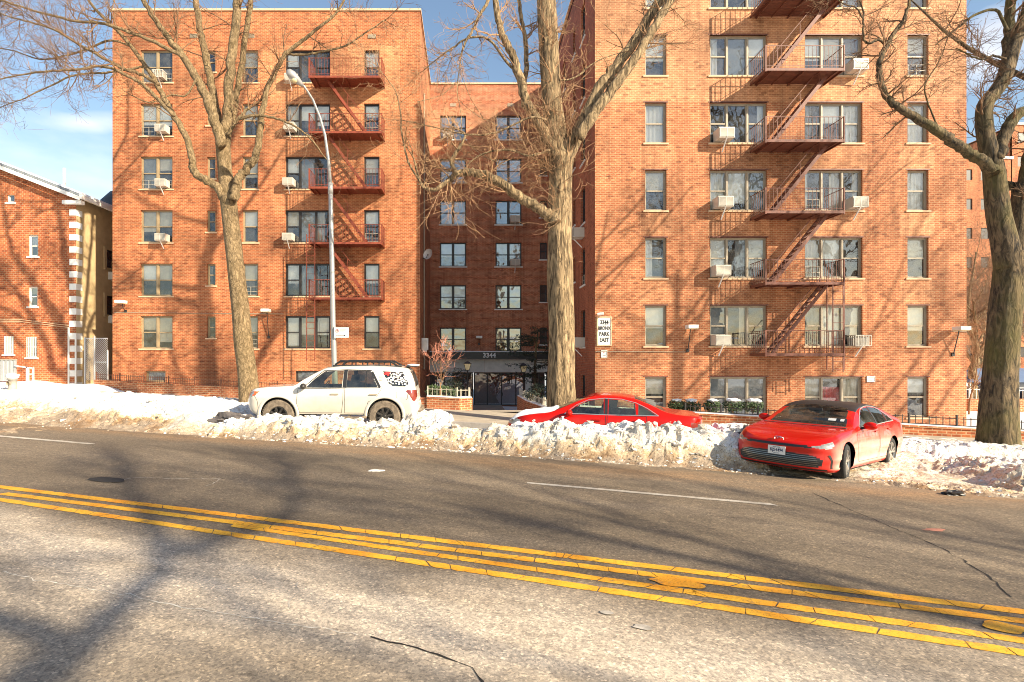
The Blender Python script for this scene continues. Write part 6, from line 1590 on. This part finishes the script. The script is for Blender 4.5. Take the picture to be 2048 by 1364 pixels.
Ls.append(T.limb(pp_([(1994,320),(2010,270),(2028,236),(2060,215),(2090,200)], YT-.1), [.16,.14,.13,.12,.10], 12, .05))
Ls.append(T.limb(pp_([(1992,360),(2020,372),(2050,378),(2100,372)], YT+.4), [.12,.11,.10,.08], 10))
Ls.append(T.limb(pp_([(1774,88),(1756,80),(1740,86),(1728,80),(1727,50),(1726,20),(1712,-20)], YT-.3), [.035,.032,.03,.028,.025,.02,.014], 7))
Ls.append(T.limb(pp_([(2016,60),(1990,20),(1950,30),(1920,52),(1896,70),(1870,90)], YT-.3), [.04,.035,.03,.026,.02,.012], 7))
Ls.append(T.limb(pp_([(2012,118),(1985,112),(1960,118),(1935,108),(1912,96)], YT-.1), [.03,.028,.022,.018,.012], 6))
Ls.append(T.limb(pp_([(1727,40),(1712,16),(1690,8),(1660,-10)], YT-.3), [.02,.018,.014,.01], 6))
Ls.append(T.limb(pp_([(1884,268),(1860,220),(1850,170),(1880,120),(1900,60)], YT+.1), [.022,.02,.018,.014,.01], 5))
for i, (o_, r_) in enumerate(Ls): T.sprout(o_, r_, [18,8,22,8,6,6,8,14,10,6,6][i], [1.0,1.0,.85,.9,.8,.8,.7,.9,.8,.6,.6][i], 2, .2, .3, .85)
for i, H in ((0,9),(1,9),(2,5),(3,11),(4,9)): T.extend(*Ls[i], H, 8)
T.done()
# generic bare tree
def bare(name, base, h, r, seed, lab, bm, tm, spread=.5, nl=7, group=None, cat='tree', lean=(0,0), fork=.45, L=None, lvl=3, dens=.9):
    T = Tree(name, base, lab, seed, M[bm], M[tm], cat, group); rnd = T.rnd; b = Vector(base)
    top = b+Vector((lean[0], lean[1], h*.78)); pts = [b-Vector((0,0,.2)), b+Vector((lean[0]*.15, lean[1]*.15, h*.22)), b.lerp(top, .55)+Vector((rnd.gauss(0,.02*h), rnd.gauss(0,.02*h), 0)), top]
    tr, rr_ = T.limb(pts, [r, r*.8, r*.5, r*.15], 10)
    for k in range(nl):
        i = int(len(tr)*(fork+(1-fork)*(k+.5)/nl*.95)); i = min(i, len(tr)-2); a = 2.4*k+rnd.random(); d = Vector((math.cos(a)*spread, math.sin(a)*spread, .8)).normalized()
        LL = (L or h*.42)*rnd.uniform(.7,1.1)*(1.1-.5*k/nl); p1 = tr[i]+d*LL*.5; p2 = p1+(d+Vector((0,0,.35))).normalized()*LL*.5
        o_, r_ = T.limb([tr[i], p1, p2], [rr_[i]*.6, rr_[i]*.35, max(.006, rr_[i]*.15)], 6, sub=4); T.sprout(o_, r_, 6, LL*.55, lvl-1, .4, .2, dens); T.end(o_, r_, LL*.4, lvl-1, 2)
    T.sprout(tr, rr_, 5, h*.2, lvl-1, .4, fork, dens); return T.done()
bare('small_tree', P(880,800,21.6), 2.0, .030, 21, 'small young tree with reddish twigs in the planter left of the entrance', 'twigp', 'twigr', .34, 9, None, 'tree', fork=.36, lvl=2, L=1.15, dens=.45)
bare('small_tree', P(1936,850,24.5), 4.6, .05, 22, 'slender bare tree at the right corner of the right wing', 'twigp', 'twigp', .5, 7, None, 'tree', lean=(.5,0), fork=.4)
bare('garden_tree', (-29.5,31.5,.8), 11.5, .2, 23, 'bare tree rising behind the gable of the small brick house', 'twig', 'twigp', .6, 10, None, 'tree', fork=.5)
gb = 'bare trees beyond the right gap'
spots = [(1952,775,38,12,'bare tree just beyond the right wing, leftmost in the gap'),(1990,770,46,13,'bare tree deep in the gap, behind the big right tree'),(2035,770,44,12,'bare tree right of the big right tree'),(1964,765,60,14,'tall far bare tree in the middle of the right gap'),(2060,765,58,14,'far bare tree at the right picture edge'),(2010,780,34,8,'low bare tree behind the big right trunk'),(1946,790,29,6.5,'low bushy bare tree beside the right wing corner'),(1975,770,52,13,'far bare tree just left of the big right trunk')]
for i, (x,y,Y,h,lab) in enumerate(spots): bare('bare_tree', P(x,y,Y), h, .22, 40+i, lab, 'barkL', 'twig', .5, 8, gb, fork=.3)
# trees across the street, behind the viewer: they throw the branch shadows on the road and the walls
def crownout(x, y, h, seed, lab, r=.35): bare('street_tree', (x, y, gz(x,y)), h, r, seed, lab, 'barkL', 'twig', .7, 11, 'street trees outside the picture', fork=.48, L=h*.38, dens=.95)
crownout(22.5, 12.2, 19, 65, 'bare street tree off the right edge of the photo, nearer one', .42)
crownout(31.5, 9.8, 19, 66, 'bare street tree off the right edge of the photo, farther one', .42)
crownout(24, -10.0, 20, 62, 'bare street tree across the road behind the viewer, right one', .42)
T = Tree('street_tree', (10.2,-7.8,0), 'leaning bare street tree across the road behind the viewer', 63, M['barkL'], M['twig'], group='street trees outside the picture')
tr, rr_ = T.limb([(10.2,-7.8,-.3),(10.3,-7.8,3),(10.8,-7.7,6.5),(11.6,-7.6,9.0)], [.45,.34,.29,.25], 12)
for pts, r0 in (([(11.6,-7.6,9.0),(13.4,-8.0,10.2),(16.3,-8.7,12.2),(18.5,-9,15)], .17),([(11.6,-7.6,9.0),(11.0,-8.6,11.5),(9.5,-9.5,15),(9,-10,18)], .07),([(13.4,-8.0,10.2),(13.6,-9.5,13),(14.5,-11,17)], .14),([(16.3,-8.7,12.2),(18.2,-7.9,12.9),(20,-7.5,14.5)], .12)):
    o_, r_ = T.limb(pts, [r0, r0*.35], 8); T.sprout(o_, r_, 12, 2.6, 2, .3, .2, .9); T.end(o_, r_, 2.5, 2, 3)
T.done()

# ================================================================== leafy plants
def leafy(name, c, rx, ry, rz_, n, ls, mat, lab, cat, seed, snow=False, group=None, spiky=0):
    rnd = random.Random(seed); r = empty(name, (c[0], c[1], c[2]-rz_), 0, lab, cat, group); m = MB()
    for _ in range(n):
        while True:
            q = Vector((rnd.uniform(-1,1), rnd.uniform(-1,1), rnd.uniform(-1,1)))
            if q.length < 1 and noise.noise(Vector((q.x*2+seed, q.y*2, q.z*2))) > -.12-.3*rnd.random(): break
        q = Vector((q.x*rx, q.y*ry, q.z*rz_)); p = Vector(c)+q; a = Vector([rnd.gauss(0,1) for _ in range(3)]).normalized(); b_ = a.orthogonal().normalized(); l = ls*rnd.uniform(.6,1.4)
        if spiky: a = (Vector((q.x/rx, q.y/ry, .7))+a*.4).normalized(); b_ = a.orthogonal().normalized(); m.add([p-b_*l*.12, p+b_*l*.12, p+a*l*2.2], [(0,1,2)])
        else: m.add([p-a*l*.5, p+b_*l*.3, p+a*l*.5, p-b_*l*.3], [(0,1,2,3)])
    m.build('foliage', M[mat], r); st = MB()
    for k in range(5): e = Vector((rnd.uniform(-.6,.6)*rx, rnd.uniform(-.6,.6)*ry, rnd.uniform(0,.5)*rz_)); st.tube([(c[0],c[1],c[2]-rz_*1.05), Vector(c)*1+e*.5, Vector(c)+e], [.02,.014,.006], 5)
    st.build('stems', M['twig'], r)
    if snow: MB().blob((c[0]+.02, c[1], c[2]+rz_*.80), rx*.55, seed, 3, .5, (1,1,.35)).build('snow_cap', M['cleansnow'], r, smooth=True)
    return r
for i, (x, w_, lab) in enumerate(((1352,17,'snow capped shrub under the single basement window, leftmost of the row'),(1381,20,'snow capped shrub, second of the row under the right wing'),(1424,17,'snow capped shrub in front of the left edge of the triple basement window'),(1466,22,'snow capped shrub below the middle of the triple basement window'),(1506,22,'snow capped shrub at the right end of the row'))):
    s_ = 58; leafy('shrub', P(x, 812, F/s_), w_/s_, .3, 14/s_, 750, .07, 'leaf', lab, 'shrub', 70+i, True, 'snow capped shrubs along the right wing')
for i, (x, y, Y, rx, rz_, n, mt, lab, ca) in enumerate(((905,776,24.5,.55,.42,900,'leafd','dark evergreen shrub in the planter left of the entrance','shrub'),(866,782,22.5,.35,.28,500,'leaf','yellow green shrub at the left end of the entrance planter','shrub'),
    (1078,782,24.0,.5,.35,700,'leafd','dark shrub behind the curved planter wall','shrub'),(890,783,22.2,.55,.25,420,'leaf','low yellow green plants beside the small red twigged tree','plant'),(1062,790,22.8,.35,.22,300,'leafd','low dark plants at the foot of the curved planter wall','plant'),
    (915,754,29,.8,.5,600,'leafd','thin dark yew left of the entrance doors','shrub'))):
    leafy('shrub', P(x,y,Y), rx, .4, rz_, n, .07, mt, lab, ca, 90+i, False, None)
# dark conifer in the court
r = Tree('conifer', P(1074,812,27.5), 'dark sprawling conifer right of the entrance, in front of the court windows', 99, M['barkR'], M['leafd']); rnd = r.rnd; base = P(1074,815,27.5)
r.limb([base, base+Vector((-.1,0,2.0)), base+Vector((.05,0,3.9))], [.09,.07,.02], 8)
for k in range(46):
    t = rnd.uniform(.28,1.0); q = base+Vector((0,0,4.0*t)); a = rnd.uniform(0, 6.28); L_ = (1.55 if t < .55 else 1.9)*(1.25-t)*rnd.uniform(.6,1.1)+.35; d = Vector((math.cos(a), math.sin(a)*.7, rnd.uniform(-.1,.22))); pts = [q, q+d*L_*.5+Vector((0,0,.05)), q+d*L_]
    r.limb(pts, [.018,.012,.004], 4, sub=3)
    for _ in range(60):
        s_ = rnd.random(); c_ = pts[0].lerp(pts[2], .2+.8*s_)+Vector((rnd.gauss(0,.08), rnd.gauss(0,.08), rnd.gauss(0,.05))); a_ = (d+Vector([rnd.gauss(0,.6) for _ in range(3)])).normalized(); b_ = a_.orthogonal().normalized(); l = rnd.uniform(.08,.16)
        r.tw.add([c_-b_*.022, c_+b_*.022, c_+a_*l], [(0,1,2)])
r.done()
# ================================================================== street furniture
# tall street lamp behind the white SUV
YP = 18.1; bp_ = P(672,760,YP); r = empty('street_lamp', (bp_.x, YP, gz(bp_.x, YP)+.16), 0, 'tall aluminium street lamp with a curved arm behind the white SUV', 'street lamp')
m = MB(); pts = [P(q[0],q[1],YP) for q in ((672,830),(669,735),(666,640),(664,520),(662,430),(661,370))]; m.tube(pts, [.098,.090,.084,.079,.075,.072], 16); m.build('pole', M['aluminium'], r, smooth=True)
m = MB(); pts = [P(q[0],q[1],YP-(q[2])) for q in ((661,372,0),(657,320,.05),(650,270,.15),(640,235,.3),(626,200,.5),(612,178,.7),(602,165,.85))]; m.tube(pts, [.06,.052,.046,.042,.038,.036,.034], 10); m.build('arm', M['aluminium'], r, smooth=True)
m = MB(); a, b_ = P(606,172,YP-.8), P(574,140,YP-1.15); pts = [a.lerp(b_, t) for t in (0,.15,.4,.7,.92,1)]; m.tube(pts, [.045,.08,.12,.14,.10,.03], 14); hd = m.build('lamp_head', M['aluminium'], r, smooth=True)
m = MB(); m.blob(tuple(a.lerp(b_, .55)-Vector((0,0,.08))), .13, 1, 2, 0, (.9,.8,.8)); m.build('lens', M['lampglass'], hd, smooth=True)
m = MB().tube([P(661,388,YP), P(661,366,YP)], .085, 16); m.build('collar', M['aluminium'], r, smooth=True)
# parking sign on the pole
c = P(683,665,YP-.14); r = empty('parking_sign', (c.x, c.y, c.z-.17), 0, 'white parking sign with red circle and black arrow on the lamp pole', 'sign'); w_, h_ = .235, .165
m = MB().box((c.x-w_,c.y-.006,c.z-h_),(c.x+w_,c.y+.006,c.z+h_)); m.build('panel', M['white'], r)
m = MB(); q = Vector((c.x-.135,c.y-.012,c.z+.055)); m.tube([q+Vector((.052*math.cos(t),0,.052*math.sin(t))) for t in lin(0,6.283,21)], .005, 5, cap=False); m.bar(q+Vector((-.035,0,.035)), q+Vector((.035,0,-.035)), .006); m.build('no_parking_symbol', M['redink'], r)
wtext('P', .09, M['blackplate'], 'lettering', r, (q.x, q.y+.002, q.z), ext=.001, bold=True)
m = MB().box((c.x-.19,c.y-.011,c.z-.10),(c.x+.10,c.y-.007,c.z-.088)); m.prism([(0,0),(0,0),(0,0)],0,0) if False else None
m.add([(c.x+.09,c.y-.010,c.z-.125),(c.x+.14,c.y-.010,c.z-.094),(c.x+.09,c.y-.010,c.z-.063)], [(0,1,2)]); m.build('arrow', M['blackplate'], r)
m = MB()
for k in range(3): m.box((c.x-.05,c.y-.011,c.z+.09-.035*k),(c.x+.17-.03*k,c.y-.007,c.z+.102-.035*k))
m.build('printed_lines', M['seatgrey'], r)
MB().box((c.x-.235,c.y+.008,c.z-.20),(c.x-.20,c.y+.1,c.z+.2)).build('clamp', M['galv'], r)
# lantern posts in the court
def lantern(x, ytop, ybase, Y, lab):
    t = P(x, ytop, Y); b_ = P(x, ybase, Y); r = empty('lantern_post', (b_.x, Y, yard(b_.x, Y)), 0, lab, 'lantern post', 'lantern posts in the entrance court'); m = MB(); h = t.z-(yard(b_.x, Y))
    m.lathe([(.09,0),(.09,.12),(.045,.2),(.035,.4),(.03,h-.52),(.06,h-.50),(.03,h-.48)], n=12); m.build('post', M['iron'], r, smooth=True, local=True)
    m = MB(); z = h-.46; s0, s1 = .09, .17
    m.add([(-s0,-s0,z),(s0,-s0,z),(s0,s0,z),(-s0,s0,z),(-s1,-s1,z+.30),(s1,-s1,z+.30),(s1,s1,z+.30),(-s1,s1,z+.30)], [(0,3,2,1),(0,1,5,4),(1,2,6,5),(2,3,7,6),(3,0,4,7)]); m.build('lamp_glass', M['lampglass'], r, local=True)
    m = MB()
    for a, c_ in ((-1,-1),(1,-1),(1,1),(-1,1)): m.bar((a*s0*1.02,c_*s0*1.02,z),(a*s1*1.02,c_*s1*1.02,z+.30),.018)
    m.add([(-s1-.03,-s1-.03,z+.305),(s1+.03,-s1-.03,z+.305),(s1+.03,s1+.03,z+.305),(-s1-.03,s1+.03,z+.305),(0,0,z+.46)], [(0,3,2,1),(0,1,4),(1,2,4),(2,3,4),(3,0,4)]); m.box((-s0-.02,-s0-.02,z-.03),(s0+.02,s0+.02,z-.001)); m.build('lamp_cap', M['iron'], r, local=True)
lantern(935, 721, 790, 27, 'black lantern post left of the entrance doors'); lantern(1047, 725, 785, 27, 'black lantern post right of the entrance doors')
# ================================================================== litter and debris
def debris(name, x, y, r_, mat, lab, cat, seed, sq=(1,.7,.3), dz=.0, jag=.7):
    p = G(x, y); u, v = w2uv(p.x, p.y); z = max(p.z, snow_z(u, v)[0]); r = empty(name, (p.x,p.y,z), 0, lab, cat)
    MB().blob((p.x,p.y,z+dz+r_*sq[2]*.3), r_, seed, 3, jag, sq).build('piece', mat, r)
    return r
debris('plastic_debris', 1908, 990, .17, M['black'], 'torn black plastic piece on the slush at the right', 'debris', 3, (1.1,.5,.38))
debris('crumpled_paper', 752, 942, .11, M['white'], 'small crumpled white paper lying on the far lane', 'litter', 4, (1.2,.6,.16))
debris('brown_leaf', 1866, 1060, .09, M['twigr'], 'small brown leaf on the road at the right', 'litter', 5, (1.4,.5,.08))
M['slushrock'] = plain('dirty_ice', (.10,.085,.08), .8, var=.5, bump=1, bscale=12, scale=8)
def chunk(u, v, r_, lab, seed, sq=(1,.7,.8), mat='slushrock', dz=0):
    X, Y = uv2w(u, v); z = snow_z(u, v)[0]; r = empty('ice_chunk', (X,Y,z), 0, lab, 'ice chunk'); MB().blob((X,Y,z+r_*.1+dz), r_, seed, 3, .9, sq).build('ice', M[mat], r)
r = empty('ice_chunk', (-6.2,14.3,.2), 0, 'dirty grey snow heap in front of the white SUV bumper', 'ice chunk'); MB().blob((-6.15,14.35,.40), .44, 12, 3, .8, (1.25,.6,.42)).build('ice', M['slushrock'], r)
chunk(2.62, 12.75, .30, 'dark dirty chunk in the snow pile left of the near red car', 15, (.7,.6,1.1), dz=-.1)
# ================================================================== far background on the right
def blockhouse(x0, x1, ytop, Y, mat, lab, rows, cols, wx=1.2, wz=1.5, seed=1):
    S_ = F/Y; X0, X1, zt = xr(x0,S_), xr(x1,S_), zr(ytop,S_); r = empty('distant_building', ((X0+X1)/2, Y, -1), 0, lab, 'building'); holes = []
    for i in range(cols):
        for j in range(rows):
            cx = (X1-X0)*(i+.5)/cols; cz = 2.2+(zt-1)*(j+.35)/rows; holes.append((cx-wx/2, cx+wx/2, cz, cz+wz))
    m = MB(); wall_grid(m, (X0,Y,-1.5), ((1,0),(0,-1)), X1-X0, zt+1.5, holes, .2); m.box((X0,Y+9,-1.5),(X1,Y+9.1,zt)); m.box((X0,Y+.4,zt-.3),(X1,Y+9,zt-.1)); m.box((X0,Y+.3,-1.5),(X0+.05,Y+9,zt)); m.box((X1-.05,Y+.3,-1.5),(X1,Y+9,zt)); m.build('wall', mat, r, uv=True)
    for (a,b_,c_,d_) in holes: MB().box((X0+a,Y+.12,c_-1.5),(X0+b_,Y+.16,d_-1.5)).build('window', M['paneC'] if False else M['framedark'], r)
    MB().box((X0-.2,Y-.2,zt),(X1+.2,Y+.3,zt+.3)).build('cornice', M['stone'], r)
blockhouse(1850, 2022, 318, 75, M['brickL'], 'far orange brick apartment house behind the bare trees at the right', 7, 5, seed=2)
blockhouse(2024, 2300, 250, 80, M['brickH'], 'distant brown apartment house at the right edge', 10, 7, seed=3)
r = empty('garden_canopy', P(1962,800,30), 0, 'blue grey canopy roof over the parked cars in the right gap', 'canopy'); m = MB(); c = P(1962,742,30); z1 = c.z; z0 = P(0,762,30).z
m.add([(c.x-1.9,28.6,z0),(c.x+4.6,28.6,z0),(c.x+4.6,31.4,z0),(c.x-1.9,31.4,z0),(c.x-.4,30,z1+.15),(c.x+3.4,30,z1+.15)], [(0,1,5,4),(1,2,5),(2,3,4,5),(3,0,4),(0,3,2,1)]); m.build('roof', plain('canopy_blue', (.10,.15,.26), .7), r)
m = MB()
for x in (c.x-1.8, c.x+4.5):
    for y in (28.7,31.3): m.tube([(x,y,-1.2),(x,y,z0)], .05, 6)
m.build('post', M['galv'], r)
p = P(1938,800,26).x; railings([(xr(1936,42),26.2),(xr(2100,42),26.0)], [zr(800,42),zr(803,42)], .55, M['whitemetal'], 'white picket fence beyond the right wing, under the canopy', .16, base=0)
mb = MB()
for k in range(8): x0 = xr(1936,42)+k*.7; mb.box((x0,26.1,-1.3),(x0+.68,26.4,zr(798,42)))
o = mb.build('garden_wall', M['brickW'], uv=True); tag(o, 'short dark red brick wall under the white picket fence beyond the right wing', 'garden wall')
# ================================================================== light, sky, camera
sund = Vector((1.36,-1.0,.85)).normalized(); el = math.asin(sund.z); az = math.atan2(sund.x, sund.y)
su = bpy.data.lights.new('sun', 'SUN'); su.energy = 5.0; su.angle = R(.5); su.color = (1,.87,.66); so = bpy.data.objects.new('sun', su); C.objects.link(so); so.rotation_euler = sund.to_track_quat('Z', 'Y').to_euler()
w = bpy.data.worlds.new('World'); bpy.context.scene.world = w; w.use_nodes = True; nt = w.node_tree; bg = nt.nodes['Background']; L = nt.links
sky = nt.nodes.new('ShaderNodeTexSky'); sky.sky_type = 'NISHITA'; sky.sun_disc = False; sky.sun_elevation = el; sky.sun_rotation = az; sky.air_density = 1.25; sky.dust_density = .7; sky.ozone_density = 1.3
tc = nt.nodes.new('ShaderNodeTexCoord'); vn = nt.nodes.new('ShaderNodeVectorMath'); vn.operation = 'NORMALIZE'; L.new(tc.outputs['Generated'], vn.inputs[0])
def wisp(col, cpx, sx, sz, k, seed, rot=.2):
    c = Vector(((cpx[0]-CX)/F, 1, (CY-cpx[1])/F)).normalized()
    sb = nt.nodes.new('ShaderNodeVectorMath'); sb.operation = 'SUBTRACT'; L.new(vn.outputs[0], sb.inputs[0]); sb.inputs[1].default_value = c
    ns = nt.nodes.new('ShaderNodeTexNoise'); ns.inputs['Scale'].default_value = 9; ns.inputs['Detail'].default_value = 7; mp = nt.nodes.new('ShaderNodeMapping'); mp.inputs['Scale'].default_value = (1,1,2.6); mp.inputs['Location'].default_value = (seed,0,0); L.new(vn.outputs[0], mp.inputs[0]); L.new(mp.outputs[0], ns.inputs['Vector'])
    mr = nt.nodes.new('ShaderNodeMapping'); mr.inputs['Rotation'].default_value = (0,rot,0); L.new(sb.outputs[0], mr.inputs[0]); sc = nt.nodes.new('ShaderNodeMapping'); sc.inputs['Scale'].default_value = (1/sx,1/sx,1/sz); L.new(mr.outputs[0], sc.inputs[0])
    ln = nt.nodes.new('ShaderNodeVectorMath'); ln.operation = 'LENGTH'; L.new(sc.outputs[0], ln.inputs[0])
    v = math_(nt, 'SUBTRACT', math_(nt, 'ADD', 1, math_(nt, 'MULTIPLY', math_(nt, 'SUBTRACT', ns.outputs[0], .5), 1.6)), ln.outputs['Value'])
    v = math_(nt, 'MULTIPLY', math_(nt, 'MAXIMUM', math_(nt, 'MINIMUM', v, 1), 0), k)
    return mixc(nt, v, col, (9.0,8.2,7.6))
col = wisp(sky.outputs[0], (165,246), .07, .014, .35, 0, .25)
col = wisp(col, (1975,110), .05, .05, .5, 4)
col = wisp(col, (40,430), .40, .13, .35, 7, 0)
L.new(col, bg.inputs[0]); bg.inputs[1].default_value = .09
cam_ = bpy.data.cameras.new('camera'); co = bpy.data.objects.new('camera', cam_); C.objects.link(co); co.location = (0,0,HC); co.rotation_euler = (R(90),0,0)
cam_.sensor_width = 36; cam_.lens = F/2048*36; cam_.shift_x = (1024-CX)/2048; cam_.shift_y = (CY-682)/2048; cam_.clip_end = 2000; cam_.clip_start = .05
sc = bpy.context.scene; sc.camera = co; sc.view_settings.view_transform = 'Standard'; sc.view_settings.look = 'None'; sc.view_settings.exposure = 1.18; sc.view_settings.gamma = 1

sc.cycles.filter_width = 1.0
sc.cycles.sample_clamp_indirect = 6
